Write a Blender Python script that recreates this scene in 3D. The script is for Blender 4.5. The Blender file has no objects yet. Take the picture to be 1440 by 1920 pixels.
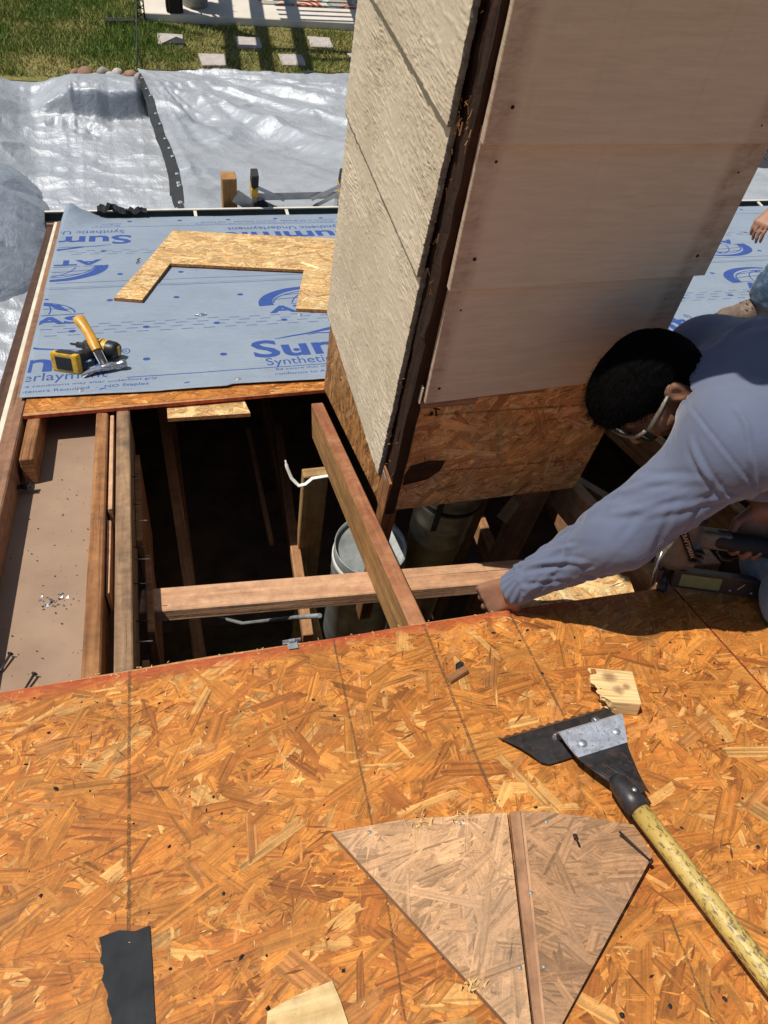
import bpy, bmesh, math, random
import numpy as np
from mathutils import Matrix, Vector
try:
    import openvdb as vdb
except ImportError:
    import pyopenvdb as vdb

# ------------------------------------------------------------------ camera, world, sun, exposure
S = bpy.context.scene
COL = S.collection
random.seed(7)
RNG = np.random.default_rng(11)

cam_d = bpy.data.cameras.new('camera')
cam = bpy.data.objects.new('camera', cam_d)
COL.objects.link(cam)
cam_d.sensor_fit = 'VERTICAL'
cam_d.sensor_height = 36.0
cam_d.lens = 36.0 * 1390.0 / 1920.0
cam_d.clip_start = 0.02
cam_d.clip_end = 2000.0
cam.location = (0, 0, 0)
cam.rotation_euler = (0.64546868, -0.13456748, -0.25007363)
S.camera = cam

SUN_TO = Vector((-0.43, 0.215, 0.985)).normalized()
SUN_EL = math.asin(SUN_TO.z)
SUN_AZ = math.atan2(SUN_TO.x, SUN_TO.y)
W = bpy.data.worlds.new('World')
S.world = W
W.use_nodes = True
wn = W.node_tree
wn.nodes.clear()
sky = wn.nodes.new('ShaderNodeTexSky')
sky.sky_type = 'NISHITA'
sky.sun_disc = False
sky.sun_elevation = SUN_EL
sky.sun_rotation = SUN_AZ
sky.altitude = 300
bg = wn.nodes.new('ShaderNodeBackground')
bg.inputs['Strength'].default_value = 0.085
wo = wn.nodes.new('ShaderNodeOutputWorld')
wn.links.new(sky.outputs[0], bg.inputs[0])
wn.links.new(bg.outputs[0], wo.inputs[0])

sun_d = bpy.data.lights.new('sun', 'SUN')
sun_d.energy = 5.0
sun_d.angle = math.radians(0.5)
sun_d.color = (1.0, 0.955, 0.88)
sun = bpy.data.objects.new('sun', sun_d)
COL.objects.link(sun)
sun.rotation_euler = SUN_TO.to_track_quat('Z', 'Y').to_euler()
sun.location = SUN_TO * 30

S.view_settings.view_transform = 'Standard'
S.view_settings.look = 'None'
S.view_settings.exposure = 0.0
S.view_settings.gamma = 1.0
S.view_settings.use_curve_mapping = False
S.render.engine = 'CYCLES'
S.cycles.max_bounces = 6
S.cycles.diffuse_bounces = 5

# ------------------------------------------------------------------ frames
PITCH = math.atan(4 / 12)
CS, SN = math.cos(PITCH), math.sin(PITCH)
HROOF = 1.15
WORLD = Matrix.Identity(4)
# roof frame: x along the eave, y down the slope, z out of the deck
ROOF = Matrix.Translation(Vector((0, -HROOF * SN, -HROOF * CS))) @ Matrix.Rotation(-PITCH, 4, 'X')
GROUND = -4.9


def rz(y, n=0.0):
    """world z of the deck plane at world y"""
    return -(HROOF - n + y * SN) / CS


# ------------------------------------------------------------------ numpy value noise
def _hash(ix, iy, iz, seed):
    h = (ix.astype(np.int64) * 374761393 + iy.astype(np.int64) * 668265263 + iz.astype(np.int64) * 2147483647 + seed * 974711) & 0xFFFFFFFF
    h = ((h ^ (h >> 13)) * 1274126177) & 0xFFFFFFFF
    h = ((h ^ (h >> 16)) * 2246822519) & 0xFFFFFFFF
    return ((h ^ (h >> 15)) & 0xFFFFFF) / float(0xFFFFFF)


def vnoise(x, y, z=None, seed=0):
    x = np.asarray(x, float); y = np.asarray(y, float)
    z = np.zeros_like(x) if z is None else np.asarray(z, float)
    ix, iy, iz = np.floor(x), np.floor(y), np.floor(z)
    fx, fy, fz = x - ix, y - iy, z - iz
    fx, fy, fz = [t * t * t * (t * (t * 6 - 15) + 10) for t in (fx, fy, fz)]
    r = 0
    for dx in (0, 1):
        for dy in (0, 1):
            for dz in (0, 1):
                w = (fx if dx else 1 - fx) * (fy if dy else 1 - fy) * (fz if dz else 1 - fz)
                r = r + w * _hash(ix + dx, iy + dy, iz + dz, seed)
    return r * 2 - 1


def fbm(x, y, z=None, oct=4, seed=0, gain=0.5):
    a, r, t = 1.0, 0, 0
    x = np.asarray(x, float); y = np.asarray(y, float)
    z = np.zeros_like(x) if z is None else np.asarray(z, float)
    for i in range(oct):
        r = r + a * vnoise(x, y, z, seed + i * 17)
        t += a
        a *= gain
        x, y, z = x * 2.03 + 3.1, y * 2.03 + 1.7, z * 2.03 + 5.3
    return r / t


def ridge(x, y, z=None, oct=3, seed=0):
    a, r, t = 1.0, 0, 0
    x = np.asarray(x, float); y = np.asarray(y, float)
    z = np.zeros_like(x) if z is None else np.asarray(z, float)
    for i in range(oct):
        r = r + a * (1 - np.abs(vnoise(x, y, z, seed + i * 17)) * 2)
        t += a
        a *= 0.5
        x, y, z = x * 2.1 + 3.1, y * 2.1 + 1.7, z * 2.1 + 5.3
    return r / t


# ------------------------------------------------------------------ object helpers
MW = {}


def thing(name, label, cat, group=None, mw=WORLD, kind=None):
    o = bpy.data.objects.new(name, None)
    COL.objects.link(o)
    o.empty_display_size = 0.05
    o.matrix_world = mw
    MW[o.name] = mw.copy()
    o['label'] = label
    o['category'] = cat
    if group: o['group'] = group
    if kind: o['kind'] = kind
    return o


def tag(o, label=None, cat=None, group=None, kind=None):
    if label: o['label'] = label
    if cat: o['category'] = cat
    if group: o['group'] = group
    if kind: o['kind'] = kind
    return o


class G:
    """collects faces; each face has uvs and a colour"""
    def __init__(s):
        s.v, s.f, s.uv, s.c, s.mi, s.sm = [], [], [], [], [], []

    def add(s, verts, faces, uvs=None, col=None, mi=0, smooth=False):
        b = len(s.v)
        s.v.extend([tuple(p) for p in verts])
        for i, f in enumerate(faces):
            s.f.append([b + k for k in f])
            s.uv.append(uvs[i] if uvs else [(0, 0)] * len(f))
            s.c.append(col if col else (1, 1, 1))
            s.mi.append(mi)
            s.sm.append(smooth)

    def box(s, lo, hi, grain=0, mi=0, M=None, jit=0.0, col=None):
        x0, y0, z0 = lo; x1, y1, z1 = hi
        P = [Vector(p) for p in ((x0, y0, z0), (x1, y0, z0), (x1, y1, z0), (x0, y1, z0), (x0, y0, z1), (x1, y0, z1), (x1, y1, z1), (x0, y1, z1))]
        F = [(0, 3, 2, 1), (4, 5, 6, 7), (0, 1, 5, 4), (1, 2, 6, 5), (2, 3, 7, 6), (3, 0, 4, 7)]
        ax = [2, 2, 1, 0, 1, 0]
        U = []
        ou, ov = random.random() * 9, random.random() * 9
        for f, a in zip(F, ax):
            if a == grain:
                e = [k for k in range(3) if k != a]
                U.append([(P[k][e[0]] * 0.35 + ou + 3, P[k][e[1]] + ov + 4) for k in f])
            else:
                o = 3 - a - grain
                U.append([(P[k][grain] + ou, P[k][o] + ov + a * 0.37) for k in f])
        if jit:
            P = [p + Vector((random.uniform(-jit, jit), random.uniform(-jit, jit), random.uniform(-jit, jit))) for p in P]
        if M is not None: P = [M @ p for p in P]
        s.add(P, F, U, col, mi)

    def bar(s, a, b, w, d, up=(0, 0, 1), mi=0, col=None):
        """box of section w (sideways) x d (up) from a to b"""
        a, b = Vector(a), Vector(b)
        t = (b - a); L = t.length; t.normalize()
        up = Vector(up)
        sd = t.cross(up).normalized()
        u2 = sd.cross(t).normalized()
        M = Matrix((t, sd, u2)).transposed().to_4x4()
        M.translation = a
        s.box((0, -w / 2, -d / 2), (L, w / 2, d / 2), 0, mi, M, col=col)

    def prism(s, poly, z0, z1, fr=None, mi=0, col=None, mi_side=None):
        """poly: 2D outline (ccw); fr maps (a,b,n) -> point"""
        fr = fr or (lambda a, b, n: (a, b, n))
        n = len(poly)
        V = [fr(a, b, z0) for a, b in poly] + [fr(a, b, z1) for a, b in poly]
        s.add(V, [list(range(n))[::-1]], [[(a, b) for a, b in poly][::-1]], col, mi)
        b0 = len(s.v) - len(V)
        s.f.append([b0 + n + k for k in range(n)]); s.uv.append([(a, b) for a, b in poly]); s.c.append(col or (1, 1, 1)); s.mi.append(mi); s.sm.append(False)
        acc = 0
        for k in range(n):
            j = (k + 1) % n
            L = math.dist(poly[k], poly[j])
            s.f.append([b0 + k, b0 + j, b0 + n + j, b0 + n + k])
            s.uv.append([(acc, z0), (acc + L, z0), (acc + L, z1), (acc, z1)]); acc += L
            s.c.append(col or (1, 1, 1)); s.mi.append(mi if mi_side is None else mi_side); s.sm.append(False)

    def tube(s, pts, rad, n=10, mi=0, cap=True, col=None, flat=1.0, smooth=True):
        pts = [Vector(p) for p in pts]
        if not hasattr(rad, '__len__'): rad = [rad] * len(pts)
        ref = Vector((0.13, 0.31, 0.94))
        V, F, U = [], [], []
        acc = 0
        prev = None
        for i, p in enumerate(pts):
            t = (pts[min(i + 1, len(pts) - 1)] - pts[max(i - 1, 0)]).normalized()
            if prev is None:
                a = t.cross(ref)
                if a.length < 1e-4: a = t.cross(Vector((1, 0, 0)))
                a.normalize()
            else:
                a = (prev - t * prev.dot(t)).normalized()
            prev = a
            b = t.cross(a)
            for k in range(n):
                th = 2 * math.pi * k / n
                V.append(p + a * (math.cos(th) * rad[i]) + b * (math.sin(th) * rad[i] * flat))
        for i in range(len(pts) - 1):
            L = (pts[i + 1] - pts[i]).length
            for k in range(n):
                j = (k + 1) % n
                F.append((i * n + k, i * n + j, (i + 1) * n + j, (i + 1) * n + k))
                c = 2 * math.pi * max(rad[i], 1e-4) / n
                U.append([(acc, k * c), (acc, (k + 1) * c), (acc + L, (k + 1) * c), (acc + L, k * c)])
            acc += L
        s.add(V, F, U, col, mi, smooth)
        if cap:
            b0 = len(s.v) - len(V)
            for ring, rev in ((0, True), (len(pts) - 1, False)):
                f = [b0 + ring * n + k for k in range(n)]
                if rev: f = f[::-1]
                s.f.append(f); s.uv.append([(0.02 * math.cos(k), 0.02 * math.sin(k)) for k in range(n)]); s.c.append(col or (1, 1, 1)); s.mi.append(mi); s.sm.append(False)

    def lathe(s, prof, centre, axis=(0, 0, 1), n=24, mi=0, smooth=True):
        """prof: list of (r, h)"""
        ax = Vector(axis).normalized()
        a = ax.cross(Vector((0.2, 0.9, 0.1))).normalized()
        b = ax.cross(a)
        c = Vector(centre)
        V, F = [], []
        for r, h in prof:
            for k in range(n):
                th = 2 * math.pi * k / n
                V.append(c + ax * h + a * (r * math.cos(th)) + b * (r * math.sin(th)))
        for i in range(len(prof) - 1):
            for k in range(n):
                j = (k + 1) % n
                F.append((i * n + k, i * n + j, (i + 1) * n + j, (i + 1) * n + k))
        s.add(V, F, None, None, mi, smooth)

    def ellipsoid(s, c, r, M=None, n=12, m=8, mi=0, col=None):
        V, F = [], []
        for i in range(m + 1):
            ph = math.pi * i / m
            for k in range(n):
                th = 2 * math.pi * k / n
                p = Vector((r[0] * math.sin(ph) * math.cos(th), r[1] * math.sin(ph) * math.sin(th), r[2] * math.cos(ph)))
                if M is not None: p = M.to_3x3() @ p
                V.append(Vector(c) + p)
        for i in range(m):
            for k in range(n):
                j = (k + 1) % n
                F.append((i * n + k, (i + 1) * n + k, (i + 1) * n + j, i * n + j))
        s.add(V, F, None, col, mi, True)


def to_local(parent, frame):
    pm = MW[parent.name] if parent is not None else WORLD
    return pm.inverted() @ frame


def mk(name, g, mats, parent=None, frame=WORLD, bevel=0.0, mw=None, kind=None, segs=1, subd=0):
    """one mesh object; vertices of g are in `frame`. Top-level when parent is None (mw = its own matrix)."""
    me = bpy.data.meshes.new(name)
    L = to_local(parent, frame) if parent is not None else ((mw or WORLD).inverted() @ frame)
    A = np.array(L)
    v = np.array(g.v, float)
    v = v @ A[:3, :3].T + A[:3, 3]
    me.from_pydata([tuple(p) for p in v], [], g.f)
    uvl = me.uv_layers.new(name='UVMap')
    uvl.data.foreach_set('uv', np.array([c for f in g.uv for c in f], np.float32).ravel())
    if any(c != (1, 1, 1) for c in g.c):
        ca = me.color_attributes.new('Col', 'FLOAT_COLOR', 'CORNER')
        arr = np.array([(c[0], c[1], c[2], 1.0) for f, c in zip(g.f, g.c) for _ in f], np.float32)
        ca.data.foreach_set('color', arr.ravel())
    me.polygons.foreach_set('material_index', np.array(g.mi, np.int32))
    me.polygons.foreach_set('use_smooth', np.array(g.sm, bool))
    if not isinstance(mats, (list, tuple)): mats = [mats]
    for m in mats: me.materials.append(m)
    if bevel:
        bm = bmesh.new(); bm.from_mesh(me)
        bmesh.ops.remove_doubles(bm, verts=bm.verts, dist=1e-6)
        bmesh.ops.bevel(bm, geom=[e for e in bm.edges if len(e.link_faces) == 2 and e.calc_face_angle(0) > 0.5], offset=bevel, segments=segs, affect='EDGES', profile=0.6)
        bm.to_mesh(me); bm.free()
    me.update()
    o = bpy.data.objects.new(name, me)
    COL.objects.link(o)
    if parent is not None:
        o.parent = parent
        MW[o.name] = MW[parent.name].copy()
    else:
        o.matrix_world = mw or WORLD
        MW[o.name] = (mw or WORLD).copy()
    if kind: o['kind'] = kind
    return o


def raw(name, v, f, mats, parent=None, frame=WORLD, smooth=True, uv=None, kind=None, mw=None):
    """big meshes from numpy arrays (quads)"""
    me = bpy.data.meshes.new(name)
    A = np.array(to_local(parent, frame) if parent is not None else ((mw or WORLD).inverted() @ frame))
    v = np.asarray(v, float) @ A[:3, :3].T + A[:3, 3]
    f = np.asarray(f, np.int32)
    k = f.shape[1]
    me.vertices.add(len(v)); me.vertices.foreach_set('co', v.astype(np.float32).ravel())
    me.loops.add(f.size); me.loops.foreach_set('vertex_index', f.ravel())
    me.polygons.add(len(f))
    me.polygons.foreach_set('loop_start', np.arange(0, f.size, k, dtype=np.int32))
    me.polygons.foreach_set('loop_total', np.full(len(f), k, np.int32))
    me.polygons.foreach_set('use_smooth', np.full(len(f), smooth))
    if uv is not None:
        ul = me.uv_layers.new(name='UVMap')
        ul.data.foreach_set('uv', np.asarray(uv, np.float32)[f.ravel()].ravel())
    if not isinstance(mats, (list, tuple)): mats = [mats]
    for m in mats: me.materials.append(m)
    me.update(calc_edges=True)
    me.validate()
    o = bpy.data.objects.new(name, me)
    COL.objects.link(o)
    if parent is not None:
        o.parent = parent
        MW[o.name] = MW[parent.name].copy()
    else:
        o.matrix_world = mw or WORLD
        MW[o.name] = (mw or WORLD).copy()
    if kind: o['kind'] = kind
    return o


def gridf(na, nb):
    i = np.arange(na - 1)[:, None] * nb + np.arange(nb - 1)[None, :]
    i = i.ravel()
    return np.stack([i, i + 1, i + nb + 1, i + nb], 1)


def T(x, y, z=0.0):
    return Matrix.Translation(Vector((x, y, z)))


# ------------------------------------------------------------------ materials
def lin(h):
    h = h.lstrip('#')
    c = [int(h[i:i + 2], 16) / 255 for i in (0, 2, 4)]
    return tuple(x / 12.92 if x <= 0.04045 else ((x + 0.055) / 1.055) ** 2.4 for x in c)


class MB:
    def __init__(s, name, rough=0.7, metal=0.0, spec=0.4):
        s.m = bpy.data.materials.new(name)
        s.m.use_nodes = True
        s.t = s.m.node_tree
        s.b = s.t.nodes['Principled BSDF']
        s.b.inputs['Roughness'].default_value = rough
        s.b.inputs['Metallic'].default_value = metal
        s.b.inputs['Specular IOR Level'].default_value = spec

    def n(s, typ, **kw):
        nd = s.t.nodes.new(typ)
        for k, v in kw.items():
            if hasattr(nd, k) and not k[0].isupper(): setattr(nd, k, v)
        return nd

    def put(s, sock, val):
        if hasattr(val, 'is_output') or isinstance(val, bpy.types.NodeSocket): s.t.links.new(val, sock)
        elif isinstance(val, (tuple, list)) and len(val) == 3 and sock.type == 'RGBA': sock.default_value = (*val, 1)
        else: sock.default_value = val

    def coord(s, kind='Object', scale=(1, 1, 1), rot=(0, 0, 0)):
        if kind == 'UV':
            c = s.n('ShaderNodeUVMap'); c.uv_map = 'UVMap'; o = c.outputs[0]
        elif kind == 'UV2':
            c = s.n('ShaderNodeUVMap'); c.uv_map = 'Edge'; o = c.outputs[0]
        else:
            c = s.n('ShaderNodeTexCoord'); o = c.outputs[kind]
        mp = s.n('ShaderNodeMapping')
        mp.inputs['Scale'].default_value = scale
        mp.inputs['Rotation'].default_value = rot
        s.t.links.new(o, mp.inputs[0])
        return mp.outputs[0]

    def noise(s, co, scale=5, detail=4, rough=0.5, dist=0.0):
        nd = s.n('ShaderNodeTexNoise')
        s.t.links.new(co, nd.inputs['Vector'])
        nd.inputs['Scale'].default_value = scale
        nd.inputs['Detail'].default_value = detail
        nd.inputs['Roughness'].default_value = rough
        nd.inputs['Distortion'].default_value = dist
        return nd.outputs['Fac']

    def ramp(s, fac, stops, interp='LINEAR'):
        nd = s.n('ShaderNodeValToRGB')
        nd.color_ramp.interpolation = interp
        el = nd.color_ramp.elements
        while len(el) < len(stops): el.new(0.5)
        for e, (p, c) in zip(el, stops):
            e.position = p
            c = (c, c, c) if not hasattr(c, '__len__') else c
            e.color = (*c, 1)
        s.t.links.new(fac, nd.inputs[0])
        return nd.outputs[0]

    def mix(s, fac, a, b, mode='MIX'):
        nd = s.n('ShaderNodeMix')
        nd.data_type = 'RGBA'
        nd.blend_type = mode
        s.put(nd.inputs[0], fac); s.put(nd.inputs[6], a); s.put(nd.inputs[7], b)
        return nd.outputs[2]

    def math(s, op, a, b=0.0, c=None):
        nd = s.n('ShaderNodeMath'); nd.operation = op
        s.put(nd.inputs[0], a); s.put(nd.inputs[1], b)
        if c is not None: s.put(nd.inputs[2], c)
        return nd.outputs[0]

    def sep(s, co):
        nd = s.n('ShaderNodeSeparateXYZ'); s.t.links.new(co, nd.inputs[0]); return nd.outputs

    def attr(s, name='Col'):
        nd = s.n('ShaderNodeAttribute'); nd.attribute_name = name; return nd.outputs['Color']

    def bump(s, h, strength=0.3, dist=0.002):
        nd = s.n('ShaderNodeBump')
        nd.inputs['Strength'].default_value = strength
        nd.inputs['Distance'].default_value = dist
        s.t.links.new(h, nd.inputs['Height'])
        s.t.links.new(nd.outputs[0], s.b.inputs['Normal'])

    def base(s, c): s.put(s.b.inputs['Base Color'], c)
    def rough(s, c): s.put(s.b.inputs['Roughness'], c)


def m_wood(name, dark, light, rough=0.7, dirt=0.25, dirtcol=(0.03, 0.02, 0.012), fine=60, spec=0.25):
    m = MB(name, rough, 0, spec)
    co = m.coord('UV', (3.0, fine, 1))
    g = m.noise(co, 1.0, 5, 0.6, 0.4)
    w = m.coord('UV', (1.2, 14, 1))
    g2 = m.noise(w, 1.0, 3, 0.5, 1.2)
    c = m.ramp(m.math('ADD', m.math('MULTIPLY', g, 0.6), m.math('MULTIPLY', g2, 0.4)), [(0.34, dark), (0.5, tuple((a + b) / 2 for a, b in zip(dark, light))), (0.66, light)])
    ck = m.noise(m.coord('UV', (1.6, fine * 2.6, 1)), 1.0, 3, 0.55, 0.3)
    c = m.mix(m.ramp(ck, [(0.31, 0.75), (0.37, 0.0)]), c, tuple(x * 0.25 for x in dark))
    mt = m.noise(m.coord('Object'), 28, 5, 0.7)
    c = m.mix(1.0, c, m.ramp(mt, [(0.3, 0.72), (0.7, 1.18)]), 'MULTIPLY')
    d = m.noise(m.coord('Object'), 9, 6, 0.65)
    c = m.mix(m.math('MULTIPLY', m.ramp(d, [(0.5, 0.0), (0.7, 1.0)]), dirt), c, dirtcol)
    sp = m.noise(m.coord('Object'), 70, 3, 0.6)
    c = m.mix(m.ramp(sp, [(0.68, 0.0), (0.75, min(1, dirt * 2.2))]), c, dirtcol)
    m.base(c)
    m.bump(m.math('ADD', m.math('ADD', g, m.math('MULTIPLY', sp, 0.5)), m.math('MULTIPLY', ck, 0.8)), 0.8, 0.002)
    return m.m


def m_plain(name, col, rough=0.6, metal=0.0, var=0.25, scale=12, bump=0.15, bscale=60, spec=0.4, dirt=None, dist=0.001):
    m = MB(name, rough, metal, spec)
    n = m.noise(m.coord('Object'), scale, 5, 0.6)
    lo = tuple(x * (1 - var) for x in col); hi = tuple(min(1, x * (1 + var)) for x in col)
    c = m.ramp(n, [(0.3, lo), (0.7, hi)])
    if dirt is not None:
        d = m.noise(m.coord('Object'), scale * 2.7, 5, 0.65)
        c = m.mix(m.ramp(d, [(0.52, 0.0), (0.66, 0.8)]), c, dirt)
    m.base(c)
    m.bump(m.noise(m.coord('Object'), bscale, 4, 0.6), bump, dist)
    return m.m


def m_osb(name, dirt=0.15, dirtcol=(0.09, 0.045, 0.02), red_y=None, rough=0.6, rimk=0.76):
    m = MB(name, rough, 0, 0.35)
    c = m.attr('Col')
    gr = m.noise(m.coord('UV', (7, 260, 1)), 1.0, 4, 0.6, 0.25)
    gw = m.noise(m.coord('UV', (2.2, 150, 1)), 1.0, 2, 0.5, 0.5)
    rg = m.noise(m.coord('UV', (0.9, 0.9, 1)), 1.0, 1, 0.5)
    c = m.mix(1.0, c, m.ramp(gr, [(0.28, 0.66), (0.5, 1.0), (0.74, 1.22)]), 'MULTIPLY')
    c = m.mix(m.ramp(rg, [(0.40, 0.15), (0.55, 1.0)]), c, m.ramp(gw, [(0.40, 0.62), (0.47, 0.95), (0.60, 1.12)]), 'MULTIPLY')
    e = m.sep(m.coord('UV2'))
    # shadow line between strands, painted as a darker rim on each strand
    rim = m.math('MINIMUM', m.math('MINIMUM', e[1], m.math('SUBTRACT', 1.0, e[1])), m.math('MULTIPLY', m.math('MINIMUM', e[0], m.math('SUBTRACT', 1.0, e[0])), 3.0))
    c = m.mix(1.0, c, m.ramp(rim, [(0.0, rimk), (0.08, 1.0)]), 'MULTIPLY')
    bl = m.noise(m.coord('Object'), 38, 4, 0.6)
    c = m.mix(1.0, c, m.ramp(bl, [(0.3, 0.80), (0.7, 1.16)]), 'MULTIPLY')
    b2 = m.noise(m.coord('Object'), 7, 3, 0.55)
    c = m.mix(1.0, c, m.ramp(b2, [(0.3, 0.84), (0.7, 1.14)]), 'MULTIPLY')
    fz = m.noise(m.coord('Object', (1, 1.6, 1)), 210, 4, 0.7, 0.5)
    c = m.mix(1.0, c, m.ramp(fz, [(0.3, 0.80), (0.6, 1.08)]), 'MULTIPLY')
    d = m.noise(m.coord('Object'), 5, 6, 0.65)
    c = m.mix(m.math('MULTIPLY', m.ramp(d, [(0.46, 0.0), (0.7, 1.0)]), dirt), c, dirtcol)
    if red_y is not None:
        y = m.sep(m.coord('Object'))[1]
        wob = m.math('MULTIPLY', m.math('SUBTRACT', m.noise(m.coord('Object'), 30, 4, 0.7), 0.5), 0.05)
        t = m.math('ADD', y, wob)
        mr = m.n('ShaderNodeMapRange')
        m.put(mr.inputs['Value'], t)
        mr.inputs['From Min'].default_value = red_y[0]; mr.inputs['From Max'].default_value = red_y[1]
        mr.inputs['To Min'].default_value = 0.0; mr.inputs['To Max'].default_value = 0.9
        c = m.mix(mr.outputs[0], c, red_y[2])
    m.base(c)
    m.rough(m.ramp(gr, [(0.3, rough - 0.1), (0.7, rough + 0.15)]))
    m.bump(m.math('ADD', gr, m.math('MULTIPLY', m.noise(m.coord('Object'), 500, 2, 0.6), 0.6)), 0.45, 0.0008)
    return m.m


M = {}
RED = (0.34, 0.055, 0.02)
M['osb_deck'] = m_osb('osb_deck', 0.30, (0.22, 0.07, 0.012), (1.085, 1.122, RED))
M['osb_back'] = m_osb('osb_back_deck', 0.25, (0.22, 0.07, 0.012))
M['osb_fresh'] = m_osb('osb_fresh', 0.05, (0.3, 0.15, 0.05), None, 0.7)
M['osb_grey'] = m_osb('osb_weathered', 0.6, (0.15, 0.11, 0.08), None, 0.8, 0.9)
M['osb_wall'] = m_osb('osb_wall', 0.22, (0.09, 0.035, 0.012))
M['osb_edge'] = m_plain('osb_edge', (0.30, 0.13, 0.045), 0.85, 0, 0.5, 90, 0.6, 200)
M['osb_edge_red'] = m_plain('osb_edge_red', (0.36, 0.06, 0.02), 0.85, 0, 0.5, 60, 0.6, 200)
M['rafter'] = m_wood('rafter_wood', (0.16, 0.060, 0.02), (0.40, 0.19, 0.075), 0.75, 0.5, (0.06, 0.035, 0.022))
M['rafter_grey'] = m_wood('rafter_weathered', (0.15, 0.085, 0.045), (0.36, 0.22, 0.12), 0.8, 0.65, (0.05, 0.04, 0.032))
M['fir'] = m_wood('new_fir', (0.40, 0.20, 0.10), (0.60, 0.36, 0.21), 0.7, 0.12, (0.12, 0.06, 0.03), 45)
M['lvl'] = m_wood('rafter_stained', (0.26, 0.12, 0.04), (0.50, 0.27, 0.10), 0.7, 0.4, (0.16, 0.06, 0.02), 70)
M['lvl_top'] = m_wood('rafter_top_red', (0.18, 0.060, 0.027), (0.38, 0.165, 0.075), 0.6, 0.6, (0.45, 0.24, 0.12), 40)
M['bevel'] = m_wood('bevel_cut', (0.27, 0.13, 0.065), (0.44, 0.24, 0.13), 0.8, 0.4)
M['attic'] = m_wood('attic_lumber', (0.26, 0.125, 0.055), (0.46, 0.24, 0.11), 0.8, 0.35)
M['stud'] = m_wood('stud_lumber', (0.30, 0.17, 0.065), (0.50, 0.31, 0.13), 0.75, 0.25)
M['rotten'] = m_wood('rotten_wood', (0.010, 0.005, 0.003), (0.055, 0.022, 0.010), 0.85, 0.4, (0.008, 0.005, 0.004))
M['trim_dark'] = m_wood('dark_trim', (0.05, 0.024, 0.016), (0.11, 0.055, 0.035), 0.7, 0.3)
M['trim_brown'] = m_wood('brown_trim', (0.20, 0.10, 0.055), (0.32, 0.17, 0.10), 0.75, 0.3)
M['trim_pale'] = m_plain('pale_trim', (0.62, 0.55, 0.42), 0.6, 0, 0.15)
M['soffit'] = m_plain('soffit_board', (0.29, 0.195, 0.13), 0.8, 0, 0.14, 6, 0.1, 90, 0.2, None)
M['drywall'] = m_plain('attic_floor', (0.24, 0.18, 0.12), 0.9, 0, 0.4, 7, 0.5, 20)
M['insul'] = m_plain('insulation', (0.14, 0.11, 0.06), 0.95, 0, 0.3, 12, 0.9, 40, 0.1, None, 0.01)
M['wall'] = m_plain('stucco_wall', (0.52, 0.44, 0.34), 0.9, 0, 0.1, 3, 0.5, 120)
M['galv'] = m_plain('galvanised', (0.30, 0.315, 0.30), 0.52, 0.45, 0.3, 14, 0.08, 30, 0.5, (0.22, 0.22, 0.18))
M['galv_warm'] = m_plain('galvanised_dull', (0.56, 0.50, 0.34), 0.45, 0.5, 0.25, 20, 0.1, 30)
M['alu'] = m_plain('aluminium', (0.50, 0.50, 0.48), 0.45, 0.6, 0.15, 14, 0.1)
M['steel'] = m_plain('tool_steel', (0.42, 0.43, 0.44), 0.33, 0.9, 0.25, 40, 0.2, 150, 0.5, (0.13, 0.11, 0.10))
M['bracket_steel'] = m_plain('bracket_steel', (0.55, 0.57, 0.60), 0.42, 0.6, 0.25, 60, 0.2, 180, 0.5, (0.26, 0.25, 0.25))
M['rust_edge'] = m_plain('rusty_edge', (0.11, 0.065, 0.038), 0.6, 0.3, 0.4, 60, 0.3, 150)
M['bright'] = m_plain('bright_steel', (0.50, 0.51, 0.52), 0.42, 0.8, 0.2, 60, 0.1, 90)
M['black_metal'] = m_plain('black_metal', (0.035, 0.033, 0.034), 0.42, 0.35, 0.5, 30, 0.3, 120, 0.5, (0.09, 0.05, 0.035))
M['rubber'] = m_plain('black_rubber', (0.018, 0.018, 0.019), 0.65, 0, 0.3, 30)
M['plastic_black'] = m_plain('black_plastic', (0.02, 0.02, 0.021), 0.4, 0, 0.3, 30)
M['plastic_yellow'] = m_plain('yellow_plastic', (0.62, 0.36, 0.03), 0.45, 0, 0.15, 30, 0.1, 60, 0.4, (0.3, 0.17, 0.03))
M['fir_pale'] = m_wood('pale_veneer', (0.52, 0.34, 0.14), (0.78, 0.58, 0.30), 0.7, 0.08)
M['hickory'] = m_wood('yellow_handle', (0.52, 0.24, 0.02), (0.72, 0.38, 0.04), 0.4, 0.12, (0.2, 0.08, 0.01), 40, 0.5)
M['gutter_in'] = m_plain('gutter_green', (0.075, 0.10, 0.09), 0.6, 0, 0.3, 8)
M['gutter_out'] = m_plain('gutter_cream', (0.60, 0.56, 0.46), 0.5, 0, 0.12)
M['felt'] = m_plain('black_felt', (0.024, 0.025, 0.027), 0.85, 0, 0.35, 18, 0.5, 300, 0.25)
M['shingle'] = m_plain('dark_shingle', (0.03, 0.03, 0.032), 0.9, 0, 0.5, 90, 0.6, 250)
M['paving'] = m_plain('paving_stone', (0.40, 0.35, 0.31), 0.9, 0, 0.15, 15, 0.4, 100)
M['concrete'] = m_plain('concrete', (0.60, 0.54, 0.45), 0.9, 0, 0.1, 2, 0.3, 80)
M['white_strap'] = m_plain('white_strap', (0.72, 0.70, 0.63), 0.6, 0, 0.1)
M['paper_print'] = m_plain('print_blue', (0.025, 0.062, 0.235), 0.75, 0, 0.12, 40, 0.2, 300)
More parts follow.
